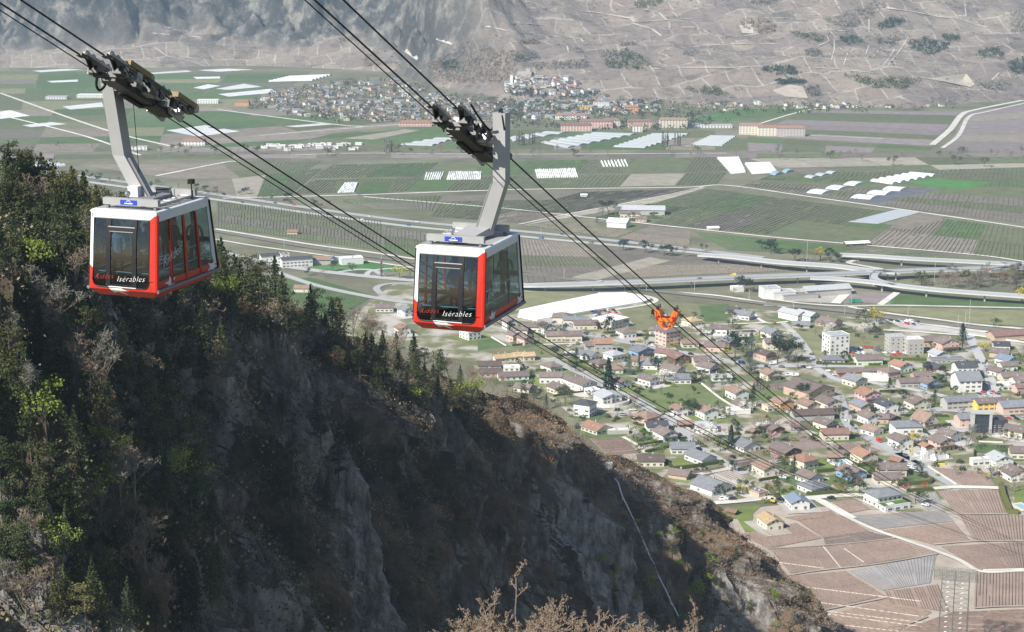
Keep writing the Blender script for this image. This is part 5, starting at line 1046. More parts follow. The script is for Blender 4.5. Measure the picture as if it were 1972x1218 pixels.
for a in [(1448, 250, 46, 20, 14, 't', 'c', 'cream apartment building with orange roof, left of the blue grey one', -6), (1480, 253, 38, 19, 14, 'o', 'c', 'yellow tinted apartment building between cream and blue grey ones', -6), (1524, 254, 52, 18, 14, 'o', 'a', 'blue grey apartment building with orange roof at the end of the row', -4),
          (1297, 238, 52, 17, 14, 't', 'c', 'white apartment building with orange roof in front of the grey green fields', 0), (1233, 240, 46, 14, 16, 'r', 'm', 'brown house with broad red roof behind a small white gable', 0), (1228, 248, 18, 14, 10, 'o', 'w', 'small white gabled house before a broad red roof', 0), (1177, 238, 34, 15, 14, 't', 'c', 'cream apartment building with many windows right of the red roofs', 0),
          (1110, 247, 58, 13, 18, 'r', 'k', 'left long red roofed housing block', 0), (1148, 240, 62, 15, 16, 'r', 'k', 'right long red roofed housing block', 0), (1100, 226, 60, 9, 14, 'o', 'w', 'row of low houses with orange roofs above the red blocks', 0), (1216, 212, 26, 14, 12, 'o', 'o', 'salmon coloured apartment building in the far village', 0), (1130, 208, 26, 8, 10, 'p', 'y', 'yellow apartment building in the far village', 0),
          (1158, 202, 30, 11, 10, 'p', 'w', 'white apartment towers in the far village', 0), (1082, 206, 22, 8, 10, 'p', 'c', 'cream apartment building left of the yellow one', 0), (800, 240, 62, 8, 14, 'o', 'k', 'long low house row with salmon roofs left of the right carriage', 0), (866, 240, 40, 8, 14, 'o', 'k', 'salmon roofed house row just left of the right carriage', 0), (466, 200, 26, 9, 14, 'o', 'o', 'salmon building at the left end of the far village', 0),
          (372, 276, 44, 9, 16, 'o', 'w', 'white farmhouse with pale roof in the left plain', 0), (268, 286, 30, 8, 10, 'p', 'w', 'white farm building right of the left hanger arm', 0), (178, 186, 60, 7, 22, 'w', 'w', 'long white hall on the far left plain', 0), (108, 189, 40, 6, 18, 'p', 'w', 'pale hall left of the long white one', 0), (400, 196, 40, 8, 14, 'w', 'w', 'group of white farm sheds right of the left carriage', 0), (1330, 242, 40, 6, 14, 'u', 'a', 'blue roofed low hall right of the white apartment building', 0), (1380, 244, 60, 6, 14, 'p', 'w', 'white low hall before the cream apartment building', 0)]:
    far_block(*a[:8], rot=a[8], floors=4 if a[3] > 12 else 2, pitched=a[5] not in 'pwu')
# --- far village houses: each one a single small mesh
def tiny_house(w, d, h, roof, wall, flat=False):
    b = MB(); X, Y = w/2, d/2
    if flat: b.box((0, 0, h/2), (w, d, h), wmat(wall)); b.box((0, 0, h+.15), (w+.3, d+.3, .3), rmat(roof)); return b.mesh('house')
    rise = X*.5; b.prism([(-X, -.5), (X, -.5), (X, h), (0, h+rise), (-X, h)], 'y', -Y, Y, wmat(wall))
    for s in (-1, 1): b.hexa([(s*(X+.6), -Y-.6, h-.3), (0, -Y-.6, h+rise+.02), (s*(X+.6), Y+.6, h-.3), (0, Y+.6, h+rise+.02), (s*(X+.6), -Y-.6, h-.05), (0, -Y-.6, h+rise+.3), (s*(X+.6), Y+.6, h-.05), (0, Y+.6, h+rise+.3)], rmat(roof))
    for s in (-.25, .25):
        for z in (1.6, 4.2): b.box((s*w, -Y-.03, z), (1.3, .06, 1.3), GLASSW)
    return b.mesh('house')
TH = [tiny_house(11, 14, 5.5, 'b', 'a'), tiny_house(10, 13, 6.5, 'g', 'm'), tiny_house(12, 12, 5.5, 'b', 'c'), tiny_house(10, 15, 5, 'B', 'a'), tiny_house(12, 14, 7, 'g', 'w'), tiny_house(11, 13, 6, 'b', 'e'), tiny_house(12, 16, 5, 'g', 'a'), tiny_house(11, 13, 6, 'b', 'k'), tiny_house(10, 14, 6, 'd', 'a'), tiny_house(11, 14, 6, 'u', 'c'), tiny_house(12, 15, 5, 'p', 'a', True)]
FARH = []
def far_village(N, poly, label, group, hill=False, seed=1, smin=9.0):
    r = random.Random(seed); done = []; x0, x1 = min(p[0] for p in poly), max(p[0] for p in poly); y0, y1 = min(p[1] for p in poly), max(p[1] for p in poly); tr_ = 0
    while len(done) < N and tr_ < 20000:
        tr_ += 1; px, py = r.uniform(x0, x1), r.uniform(y0, y1)
        if not inside((px, py), poly): continue
        if any(abs(px-q[0]) < smin and abs(py-q[1]) < smin*.28 for q in done): continue
        if hill:
            p = hill_hit(px, py)
            if p is None: continue
        else: p = Vector((*G(px, py), 0))
        done.append((px, py)); k = r.uniform(.5, .88); FARH.append((p.length, p, rad(24)+r.choice((0, 1.57))+r.uniform(-.3, .3), Vector((k, k, k*r.uniform(.8, 1.1))), r.choice(TH), label, group))
far_village(300, [(470, 206), (540, 178), (690, 158), (760, 152), (840, 186), (985, 200), (985, 236), (880, 238), (760, 236), (640, 232)], 'small house in the dense far village left of the right carriage', 'houses of the far village', seed=3, smin=7.5)
far_village(80, [(960, 196), (1240, 196), (1300, 212), (1100, 232), (975, 228)], 'small house of the far village below the wooded knoll', 'houses below the knoll', seed=4, smin=7)
far_village(75, [(975, 160), (1000, 148), (1100, 152), (1150, 180), (1090, 186), (975, 178)], 'small house of the hillside hamlet on the knoll', 'houses of the knoll hamlet', True, 5, 5)
far_village(62, [(1320, 200), (1500, 196), (1700, 188), (1840, 192), (1830, 208), (1560, 210), (1400, 216)], 'small house in the far row at the foot of the vineyards', 'houses at the foot of the vineyards', False, 6, 7)
FARH.sort(key=lambda q: q[0]/q[3].x); NFAR = 300-sum(1 for o in bpy.data.objects if o.get('category') == 'house')-6
rest = MB()
for i, (_d, p, a, k, me, lb, gp) in enumerate(FARH):
    if i < NFAR: o = put(me, 'house', None, p, a, label=lb, category='house', group=gp); o.scale = k
    else:
        Mx = Matrix.Translation(p) @ Rz(a) @ Matrix.Diagonal((*k, 1)); vv = [v.co for v in me.vertices]
        o_ = len(rest.v); rest.v += [tuple(Mx @ v) for v in vv]; ids = [rest.mid(m) for m in me.materials]
        for pg in me.polygons: rest.f.append(tuple(o_+j for j in pg.vertices)); rest.mi.append(ids[pg.material_index])
rest.build('distant_houses', kind='stuff')
ct = thing('church_tower', 'pale church tower of the hillside hamlet', 'church tower', hill_hit(985, 163)); b = MB(); b.box((0, 0, 8), (5, 5, 17), wmat('w')); b.build('wall', ct); b = MB(); b.add([(-2.8, -2.8, 16.5), (2.8, -2.8, 16.5), (2.8, 2.8, 16.5), (-2.8, 2.8, 16.5), (0, 0, 24)], [(0, 1, 4), (1, 2, 4), (2, 3, 4), (3, 0, 4), (3, 2, 1, 0)], rmat('g')); b.build('roof', ct)
kb = thing('castle', 'pale square castle block above the hillside hamlet', 'castle', hill_hit(1010, 148)); b = MB(); b.box((0, 0, 4), (24, 10, 9), wmat('a')); b.build('wall', kb); b = MB(); b.box((6, 0, 11), (7, 7, 5), wmat('a')); b.build('tower', kb)

# --- plastic tunnels and covers
PLAST = mat('tunnel_plastic', (0.7, 0.71, 0.71), 0.45, var=.05, scale=.3); PLASTB = mat('blue_plastic', (0.25, 0.38, 0.42), 0.5); SHEET = mat('white_sheet', (0.83, 0.83, 0.82), 0.7, var=.03, scale=.1)
NETM = mat('pale_netting', (0.42, 0.45, 0.45), 0.7, var=.1, scale=.2)
def tunnels(px, n_, label, along=0, m=None, hgt=2.2, gap=.82):
    w = [Vector((*G(*p), 0)) for p in px]; a, b_, c, d = (w if not along else [w[0], w[3], w[2], w[1]]); mm = m or PLAST
    for i in range(n_):
        t0 = (i+.5-gap/2)/n_; t1 = (i+.5+gap/2)/n_; mb = MB(); vs = []
        for k in range(7):
            u = k/6; z = hgt*math.sin(math.pi*u)**.7; tt_ = t0+(t1-t0)*u; vs += [a.lerp(b_, tt_)+Vector((0, 0, z)), d.lerp(c, tt_)+Vector((0, 0, z))]
        o_ = vs[0].copy(); mb.add([v-o_ for v in vs], [(2*k, 2*k+1, 2*k+3, 2*k+2) for k in range(6)]+[tuple(range(0, 14, 2)), tuple(range(1, 14, 2))[::-1]], mm)
        o = mb.build('plastic_tunnel', None, o_, label=label, category='plastic tunnel', group=label+'s')
for px, n_, lb, al in [([(1380, 305), (1422, 304), (1436, 333), (1408, 336)], 7, 'white plastic tunnel of the left block under the far hedge', 1), ([(1434, 316), (1482, 315), (1496, 333), (1448, 336)], 7, 'white plastic tunnel of the right block beside the first one', 1),
        ([(1548, 373), (1654, 350), (1672, 352), (1578, 376)], 3, 'long white plastic tunnel above the field lane', 0), ([(1674, 350), (1760, 334), (1808, 338), (1716, 356)], 6, 'white plastic tunnel in the upper right group', 0), ([(1634, 383), (1724, 360), (1756, 362), (1672, 386)], 3, 'bright white tunnel beside the dark strip', 0),
        ([(1040, 276), (1150, 256), (1230, 258), (1090, 286)], 7, 'pale tunnel of the left netted strips before the village', 0), ([(1180, 284), (1260, 258), (1330, 258), (1240, 286)], 9, 'pale tunnel of the middle netted strips before the village', 0), ([(1330, 280), (1370, 262), (1418, 263), (1390, 282)], 7, 'pale tunnel of the right netted strips before the village', 0), ([(980, 266), (1060, 254), (1100, 255), (985, 274)], 4, 'pale tunnel right behind the hanger arm', 0),
        ([(768, 280), (850, 266), (880, 266), (830, 282)], 4, 'pale tunnel left below the right carriage', 0), ([(1546, 342), (1606, 330), (1618, 332), (1560, 345)], 3, 'pale low tunnel beside the farm track', 0), ([(516, 158), (560, 148), (640, 145), (600, 156)], 6, 'far white tunnel left of the dense village', 0), ([(60, 318), (80, 312), (128, 320), (90, 326)], 5, 'white tunnel behind the crest pines at the left', 1)]:
    tunnels(px, n_, lb, al, NETM if 'pale' in lb else None, 2.0 if 'pale' in lb else 2.8)
tunnels([(1480, 336), (1526, 327), (1532, 330), (1490, 339)], 2, 'blue plastic tunnel beside the white blocks', 0, PLASTB, 3)
for px, k in [([(320, 252), (395, 242), (462, 254), (380, 264)], 'white'), ([(0, 216), (20, 213), (58, 224), (0, 230)], 'white'), ([(42, 242), (100, 236), (130, 240), (60, 246)], 'white'), ([(120, 206), (196, 198), (200, 206), (136, 212)], 'white'), ([(372, 170), (400, 163), (425, 166), (392, 173)], 'white'), ([(415, 172), (470, 162), (505, 168), (440, 174)], 'white'), ([(420, 182), (520, 172), (545, 178), (440, 187)], 'white'), ([(372, 149), (424, 148), (424, 152), (378, 153)], 'white'),
              ([(62, 137), (130, 133), (160, 135), (80, 140)], 'white'), ([(270, 142), (360, 136), (370, 139), (290, 144)], 'white'), ([(380, 136), (440, 133), (490, 135), (420, 139)], 'white'), ([(660, 268), (780, 250), (810, 252), (720, 270)], 'pale'), ([(548, 244), (620, 238), (650, 240), (570, 246)], 'white'), ([(90, 157), (150, 154), (150, 158), (100, 160)], 'white'), ([(400, 246), (440, 240), (470, 244), (420, 250)], 'grass'), ([(1310, 282), (1370, 270), (1385, 274), (1340, 286)], 'pale'),
              ([(1484, 172), (1550, 164), (1556, 186), (1490, 192)], 'pale')]:
    patch('field_sheet' if k == 'white' else 'field', px, 'farwhite' if k == 'white' else k)
for q, n_ in (([(864, 332), (928, 332), (926, 346), (860, 347)], 18), ([(1030, 328), (1108, 326), (1114, 342), (1034, 344)], 22), ([(820, 334), (856, 333), (850, 346), (816, 347)], 9), ([(664, 354), (690, 353), (682, 371), (650, 372)], 8), ([(1155, 311), (1206, 309), (1212, 321), (1160, 322)], 9)):
    w = [G(*p) for p in q]; rows(None, w, 0, (Vector(w[1])-Vector(w[0])).length/n_, 2.2, 1.6, 'white', 0)
ws = [G(*p) for p in [(1001, 600), (1060, 587), (1153, 568), (1204, 566), (1253, 578), (1240, 584), (1143, 600), (1034, 619), (997, 612)]]; mb = MB(); mb.prism(ws, 'z', 0.1, 1.4, SHEET); mb.build('sheeted_field', None, label='huge bright white plastic sheeted field right of the middle cabin', category='covered field')
# mobile home park with white roofs
rp = random.Random(9)
for i in range(26):
    x, y = G(510+i*7.2+rp.uniform(-3, 3), 288+rp.uniform(-6, 4)-i*.12); b = MB(); b.box((0, 0, 1.5), (9, 6, 3.2), wmat('w')); b.box((0, 0, 3.25), (9.6, 6.6, .3), rmat('w')); b.build('mobile_home', None, (x, y, 0), rp.uniform(-.2, .3), label='white roofed mobile home in the park on the left plain', category='mobile home', group='white mobile homes')

# --- vegetation of the plain
def vtree(kind, px, py, hh, lb, name=None, group=None, cat='tree', wide=1.0):
    x, y = G(px, py); return tree(kind, name or {'shrub': 'garden_shrub', 'poplar': 'poplar_tree', 'spruce': 'spruce_tree', 'cone': 'conifer'}.get(kind, 'broadleaf_tree'), (x, y, 0), hh, lb, cat, group, wide)
r7 = random.Random(21)
for i in range(95):
    px = r7.uniform(-20, 1985); vtree(r7.choice(['greybare', 'bare', 'bare', 'bush', 'greybare', 'shrub'][:5]), px, 292+(px/1972)*5+r7.uniform(-4, 9)+(8 if px > 1500 else 0), r7.uniform(7, 14), 'bare riverside tree in the long belt across the plain', 'riverside_tree', 'trees of the riverside belt')
for px, py, n_ in [(995, 280, 4), (1020, 278, 3), (890, 292, 4), (1275, 282, 3), (1300, 282, 3), (740, 295, 4)]:
    for i in range(n_): vtree('poplar', px+i*5+r7.uniform(-1, 1), py+r7.uniform(-1, 2), r7.uniform(16, 22), 'slim bare poplar in a small file on the plain', None, 'poplars on the plain')
for px, py in [(1720, 320), (1838, 318), (1895, 322)]: vtree('bush', px, py, 12, 'rounded yellow green tree in the right part of the belt', None, 'rounded trees of the belt', wide=1.4)
for i in range(46):
    u = r7.random(); px = 150+u*500; vtree(r7.choice(['bush', 'dark', 'bare']), px, 345+(px-150)*.12+r7.uniform(-10, 4), r7.uniform(5, 9), 'dark roadside tree along the motorway behind the left ropes', 'roadside_tree', 'motorway trees on the left')
for k, x, y, h, kk, lb in [('I', 790, 485, 11, 'dark', 'first dark tree beside the motorway embankment'), ('I', 955, 505, 11, 'dark', 'second dark tree beside the motorway embankment'), ('I', 1100, 525, 11, 'dark', 'left dark tree of the embankment clump'), ('I', 1150, 528, 10, 'dark', 'middle dark tree of the embankment clump'), ('I', 1240, 535, 13, 'bare', 'bare tree right of the embankment clump'), ('I', 1390, 497, 8, 'bush', 'small tree at the motorway fork'),
        ('I', 1910, 515, 12, 'dark', 'dark tree by the first motorway viaduct'), ('I', 1840, 475, 9, 'dark', 'small dark tree above the motorway'), ('I', 675, 215, 17, 'dark', 'dark tree at the farm halls'), ('I', 730, 225, 13, 'greybare', 'grey tree at the farm halls'), ('I', 630, 238, 13, 'greybare', 'grey tree left at the farm halls'), ('I', 590, 280, 8, 'blue', 'bluish green bush heap at the white farm hall'), ('I', 860, 255, 8, 'bush', 'garden tree between the farm halls'), ('I', 1020, 245, 8, 'dark', 'dark tree right of the farm halls'),
        ('H', 50, 490, 12, 'dark', 'dark tree at the left end of the viaduct grove'), ('H', 230, 570, 13, 'dark', 'dark tree at the motorway merge'), ('H', 300, 575, 13, 'bare', 'bare tree beside the tall viaduct pole'), ('H', 380, 575, 12, 'bare', 'brown bare tree at the motorway merge'), ('H', 425, 560, 12, 'yellow', 'yellow green tree above the motorway merge'), ('H', 500, 575, 12, 'dark', 'dark tree ending the merge grove'), ('H', 555, 580, 9, 'bush', 'green bush at the end of the merge grove'),
        ('H', 1860, 745, 12, 'fresh', 'fresh green tree in the grove behind the lower viaduct'), ('H', 1530, 745, 12, 'fresh', 'yellow green tree in the middle of the viaduct grove'), ('H', 1955, 870, 12, 'yellow', 'yellow tree at the right edge below the viaduct'), ('H', 1740, 1065, 8, 'bush', 'dark bush beside the gravel lane at the right'), ('H', 1500, 1175, 14, 'spruce', 'spruce in front of the gravel lot'),
        ('H', 850, 1045, 13, 'yellow', 'bright yellow willow beside the gravel lot'), ('H', 770, 1040, 14, 'bush', 'tall olive tree behind the yellow willow'), ('J', 1105, 530, 12, 'yellow', 'yellow green tree left of the right cabin'), ('J', 1000, 520, 16, 'poplar', 'slim poplar beside the sports pitch'), ('J', 835, 500, 9, 'bush', 'round tree at the hotel slip road'), ('J', 720, 488, 8, 'bush', 'small tree on the near side of the sports pitch'), ('J', 665, 520, 8, 'rust', 'reddish bare tree on the slip road verge'), ('J', 580, 512, 6, 'dark', 'low dark bush on the hotel road'), ('J', 1165, 525, 9, 'bare', 'bare trees just left of the right cabin'),
        ('I', 1710, 800, 14, 'dark', 'dark tree between viaduct and works halls'), ('I', 1625, 840, 9, 'bare', 'bare bush left of the works halls'), ('I', 1180, 850, 5, 'rust', 'reddish bush at the end of the earth heap')]:
    vtree(kk, *cr(k, x, y), h, lb, wide=1.25)
for i in range(44): vtree(r7.choice(['greybare', 'bare', 'bare', 'bush', 'greybare']), *cr('H', r7.uniform(1170, 1990), r7.uniform(690, 790)), r7.uniform(9, 15), 'bare grey tree of the dense grove behind the lower viaduct', 'grove_tree', 'grove behind the viaduct')
for i in range(24): vtree(r7.choice(['greybare', 'white', 'greybare', 'bush']), *cr('C', r7.uniform(30, 700), r7.uniform(370, 430)), r7.uniform(5, 8), 'pale blossoming tree in the row behind the white apartment block', 'blossom_tree', 'pale trees behind the apartment block')
# --- village trees one can pick out
VT = [('A', 1240, 945, 19, 'cone', 'tall pointed dark conifer left of the big lawn'), ('A', 1230, 420, 11, 'dark', 'dark tree at the corner of the flat roofed hall'), ('A', 1435, 790, 12, 'blue', 'spreading bluish cedar under the ropes'), ('A', 1530, 750, 9, 'spruce', 'small dark fir right of the bluish cedar'), ('A', 1708, 760, 9, 'dark', 'clipped round dark tree among the houses'), ('A', 940, 680, 9, 'spruce', 'small spruce left of the grey roofed white house'), ('A', 1765, 880, 9, 'white', 'big white blossom tree beside the red awning house'), ('A', 880, 570, 4, 'white', 'small white blossoming tree in the orchard'),
      ('A', 830, 1100, 11, 'bush', 'brownish tree at the wood edge left of the three storey house'), ('A', 650, 1130, 9, 'spruce', 'dark spruce at the wood edge'), ('A', 1490, 1110, 7, 'bare', 'bare tree at the corner below the curved wall'), ('A', 310, 385, 6, 'dark', 'dark bush below the tall white house'), ('A', 590, 410, 9, 'bare', 'bare tree between the terrace and the double house'), ('A', 1390, 345, 6, 'dark', 'dark small tree above the white house with hedge'), ('A', 1850, 540, 4, 'yellow', 'yellow bush before the pink block'),
      ('B', 765, 640, 15, 'dark', 'large dark tree left of the cedar pair'), ('B', 920, 640, 17, 'blue', 'large bluish cedar in the village centre'), ('B', 905, 800, 14, 'blue', 'lower bluish fir before the main road'), ('B', 1170, 690, 16, 'dark', 'left dark evergreen of the pair beside the main road'), ('B', 1270, 690, 16, 'dark', 'right dark evergreen of the pair beside the main road'), ('B', 1360, 745, 11, 'greybare', 'grey tree on the main road corner'), ('B', 450, 430, 6, 'white', 'white blossoming shrub left of the brown roofed white house'), ('B', 740, 340, 6, 'white', 'white blossom beside the white wall'), ('B', 1000, 470, 5, 'yellow', 'yellow bush before the plain white gable'), ('B', 680, 610, 4, 'yellow', 'yellow bush by the road under the rope'),
      ('B', 455, 850, 7, 'dark', 'narrow dark bush at the lawn corner'), ('B', 640, 900, 8, 'bush', 'dark green tree before the pale grey roof'), ('B', 520, 900, 8, 'bare', 'bare hedge tree by the lawn corner'), ('B', 935, 1110, 13, 'spruce', 'tall spruce beside the two storey house'), ('B', 1410, 1030, 10, 'dark', 'round dark tree before the community hall'), ('B', 350, 1175, 8, 'dark', 'dark tree between two chalets'), ('B', 880, 1165, 7, 'white', 'pale blossom under the spruce'), ('B', 1185, 840, 5, 'dark', 'dark bush right of the cream two storey house'), ('B', 1300, 470, 7, 'white', 'blossoming tree at the lane'), ('B', 730, 280, 6, 'bush', 'green tree beside the lone grey roofed house'),
      ('C', 1385, 570, 17, 'spruce', 'tall dark spruce beside the large pink house'), ('C', 275, 690, 7, 'dark', 'round tree between two bungalows'), ('C', 1060, 780, 6, 'dark', 'dark tree left of the black roofed house'), ('C', 1580, 590, 7, 'yellow', 'yellowish tree at the side street'), ('C', 840, 1090, 8, 'dark', 'left dark fir before the beige house'), ('C', 1120, 1090, 9, 'spruce', 'right dark fir before the beige house'), ('C', 1160, 850, 6, 'white', 'white blossom behind the blue chalet'), ('C', 1180, 920, 7, 'dark', 'dark tree right of the blue chalet'), ('C', 1550, 900, 8, 'dark', 'shaded tree beside the big white block'), ('C', 1090, 560, 5, 'bush', 'bush between apartment block and pink house'),
      ('F', 1000, 470, 6, 'white', 'white blossoming tree behind the construction site'), ('F', 910, 480, 7, 'yellow', 'yellow green tree beside the crane'), ('F', 1440, 520, 10, 'greybare', 'grey tree in the meadow above the building site'), ('F', 1480, 450, 9, 'greybare', 'grey budding tree behind the meadow'), ('F', 365, 405, 4, 'yellow', 'bright yellow bush at the street bend'), ('F', 1660, 790, 7, 'white', 'left white blossoming tree beside the right edge vineyard'), ('F', 1740, 780, 7, 'white', 'right white blossoming tree beside the right edge vineyard'), ('F', 1610, 810, 4, 'yellow', 'yellow bush at the end of the vineyard'), ('F', 1880, 930, 13, 'rust', 'russet bare tree in the hedged garden at the right edge'),
      ('F', 940, 1040, 9, 'bush', 'dark green tree beside the modern terrace house'), ('F', 410, 960, 5, 'white', 'white blossoming bush left of the terrace house'), ('F', 250, 880, 7, 'bush', 'dark garden tree below the bluish house'), ('F', 1810, 440, 6, 'bush', 'olive bush by the right edge garden'), ('F', 800, 850, 8, 'bare', 'bare tree beside the double house'), ('E', 530, 520, 13, 'cone', 'dark cypress beside the white bungalow'), ('E', 310, 450, 9, 'white', 'large white blossoming tree by the lower street'), ('E', 940, 450, 6, 'pink', 'pink blossom tree left of the vineyard'), ('E', 1110, 350, 7, 'pink', 'wide pink blossom row beside the dark chalet'), ('E', 430, 545, 6, 'bush', 'green bush left of the cypress'),
      ('E', 1130, 770, 10, 'spruce', 'spruce below the stacked orange roofs'), ('E', 1040, 760, 8, 'bush', 'green tree left of that spruce'), ('E', 990, 940, 7, 'bush', 'green tree in the hedged garden'), ('E', 830, 380, 7, 'white', 'pale blossom left of the dark chalet'), ('E', 930, 660, 6, 'pink', 'pinkish tree right of the tan brown house'), ('E', 640, 950, 5, 'yellow', 'yellowish bush by the drive'), ('E', 1640, 860, 8, 'dark', 'dark tree before the bluish house'), ('D', 840, 410, 6, 'white', 'white blossom above the small lawn'), ('D', 1040, 470, 4, 'white', 'white blossoming bush at the lawn corner'), ('D', 1400, 210, 9, 'dark', 'dark tree between two tan roofed houses'), ('D', 840, 130, 9, 'bare', 'bare tree below the curved wall terrace'), ('D', 1180, 225, 5, 'dark', 'dark bush at the street corner')]
for k, x, y, h, kk, lb in VT: vtree(kk, *cr(k, x, y), h*1.15, lb, wide=1.15)
# garden shrubs between the houses
rv = random.Random(33); VP = [(1000, 640), (1180, 600), (1480, 600), (1990, 690), (1990, 900), (1700, 950), (1420, 980), (1260, 900), (1100, 820), (960, 740)]; cnt = 0; tr_ = 0
while cnt < 470 and tr_ < 6000:
    tr_ += 1; px, py = rv.uniform(940, 1985), rv.uniform(600, 990)
    if not inside((px, py), VP): continue
    x, y = G(px, py)
    if any((x-q[0])**2+(y-q[1])**2 < (q[2]+1)**2 for q in HOUSES): continue
    kk = rv.choice(['shrub', 'shrub', 'shrub', 'bush', 'greybare', 'dark', 'bare', 'freshbush']); small = 'shrub' in kk or kk == 'freshbush'
    vtree(kk, px, py, rv.uniform(1.8, 3.6) if small else rv.uniform(4.5, 8), 'small garden shrub among the village houses' if small else 'small garden tree among the village houses', 'garden_shrub' if small else 'garden_tree', 'garden shrubs of the village' if small else 'garden trees of the village', 'shrub' if small else 'tree'); cnt += 1
# clipped hedges
HEDGE = leaf_mat('hedge_leaves', (0.045, 0.06, 0.02), (0.09, 0.11, 0.035), trans=.1); HEDGEO = leaf_mat('olive_hedge_leaves', (0.11, 0.12, 0.035), (0.17, 0.17, 0.06), trans=.1)
def hedge(k, pts, w, h, label, m=None):
    P = [Vector((*G(*cr(k, *p)), 0)) for p in pts]; mb = MB(); C = []; S = []; o = P[0].copy()
    for a, b_ in zip(P[:-1], P[1:]):
        L = (b_-a).length; d = (b_-a)/L; s = Vector((-d.y, d.x, 0)); mb.hexa([a-s*w/2-o, a+s*w/2-o, b_-s*w/2-o, b_+s*w/2-o]+[v+Vector((0, 0, h)) for v in (a-s*w*.42-o, a+s*w*.42-o, b_-s*w*.42-o, b_+s*w*.42-o)], m or HEDGE)
        for i in range(int(L*14)):
            q = a+d*random.uniform(0, L)+s*random.uniform(-.55, .55)*w-o; C.append((q.x, q.y, random.uniform(.1, h*1.06))); S.append(random.uniform(.1, .24))
    quad_cloud(mb, np.array(C), S, m or HEDGE, .1); mb.build('hedge', None, o, label=label, category='hedge')
for a in [('D', [(1210, 720), (1400, 700), (1690, 655)], 1.8, 2.2, 'long dark clipped hedge in front of the white villa halves'), ('D', [(1140, 640), (1210, 715)], 1.6, 2, 'clipped hedge on the left side of the villa lawn'), ('D', [(950, 560), (1170, 510)], 1.6, 2, 'clipped hedge above the villa lawn'), ('D', [(1075, 465), (1340, 425)], 1.4, 1.8, 'dark hedge before the green shuttered chalet'), ('D', [(880, 490), (1060, 462)], 1.2, 1.4, 'thin hedge below the small lawn'),
          ('B', [(100, 895), (440, 865)], 1.8, 2.2, 'dark hedge along the top of the big lawn'), ('E', [(800, 830), (980, 800)], 1.5, 1.8, 'hedge before the tan brown house'), ('E', [(1250, 960), (1545, 945)], 1.8, 2.2, 'dark hedge before the grey hipped house'), ('E', [(1480, 830), (1620, 950)], 2.2, 2.4, 'olive hedge running diagonally left of the terrace house', HEDGEO), ('E', [(870, 880), (960, 985)], 2, 2.2, 'olive hedge left of the walled garden', HEDGEO), ('E', [(960, 620), (1110, 600)], 1.6, 1.8, 'hedge under the dark brown chalet'), ('E', [(1350, 745), (1535, 730)], 1.6, 2, 'dark hedge below the stacked orange roofs'), ('E', [(1730, 690), (1950, 670)], 1.8, 2.2, 'dark hedge before the bright orange roofed house'),
          ('F', [(860, 930), (1105, 915)], 1.6, 2, 'long dark hedge facing the vineyard'), ('F', [(780, 870), (1080, 850), (1100, 820)], 2, 2.2, 'curved hedge at the crossing of the lower streets'), ('F', [(1750, 880), (1780, 1000), (1830, 1120)], 3, 3, 'tall olive hedge beside the russet tree', HEDGEO), ('F', [(1820, 1130), (1920, 1140)], 3, 2.4, 'olive hedge corner by the pool at the right edge', HEDGEO), ('F', [(800, 210), (940, 205)], 1.4, 1.6, 'hedge left of the tan roofed villa'), ('F', [(1120, 215), (1250, 215)], 1.4, 1.6, 'hedge right of the tan roofed villa'), ('F', [(1120, 310), (1275, 300)], 1.6, 1.8, 'hedge at the lower end of the villa lawn'), ('F', [(1500, 545), (1500, 640)], .8, 1.8, 'hedge along the gravel yard wall'), ('F', [(330, 270), (440, 305)], 1.8, 1.8, 'hedge at the street bend'),
          ('A', [(1260, 440), (1470, 430), (1700, 440)], 1.6, 1.8, 'hedge around the white house left of the pink block'), ('A', [(870, 680), (1000, 740), (1130, 790)], 1.8, 1.8, 'long hedge beside the straight access road'), ('A', [(550, 770), (700, 770)], 1.8, 2, 'dark hedge before the brown hipped bungalow'), ('A', [(720, 1010), (1000, 970)], 1.4, 1.5, 'thin hedge above the white modern house'), ('A', [(970, 690), (1090, 680)], 1.6, 1.8, 'hedge around the small front lawn'), ('A', [(330, 530), (420, 520)], 1.4, 1.6, 'hedge below the pink terrace'), ('C', [(0, 705), (600, 715)], 1.5, 1.8, 'long straight hedge along the main road'), ('C', [(600, 970), (830, 965)], 1.5, 1.8, 'hedge right of the bright pink house'), ('C', [(700, 660), (1080, 670)], 1.6, 1.8, 'hedge below the two apartment blocks'), ('B', [(1540, 690), (1620, 700)], 1.5, 1.8, 'hedge at the corner bungalow')]:
    hedge(*a)
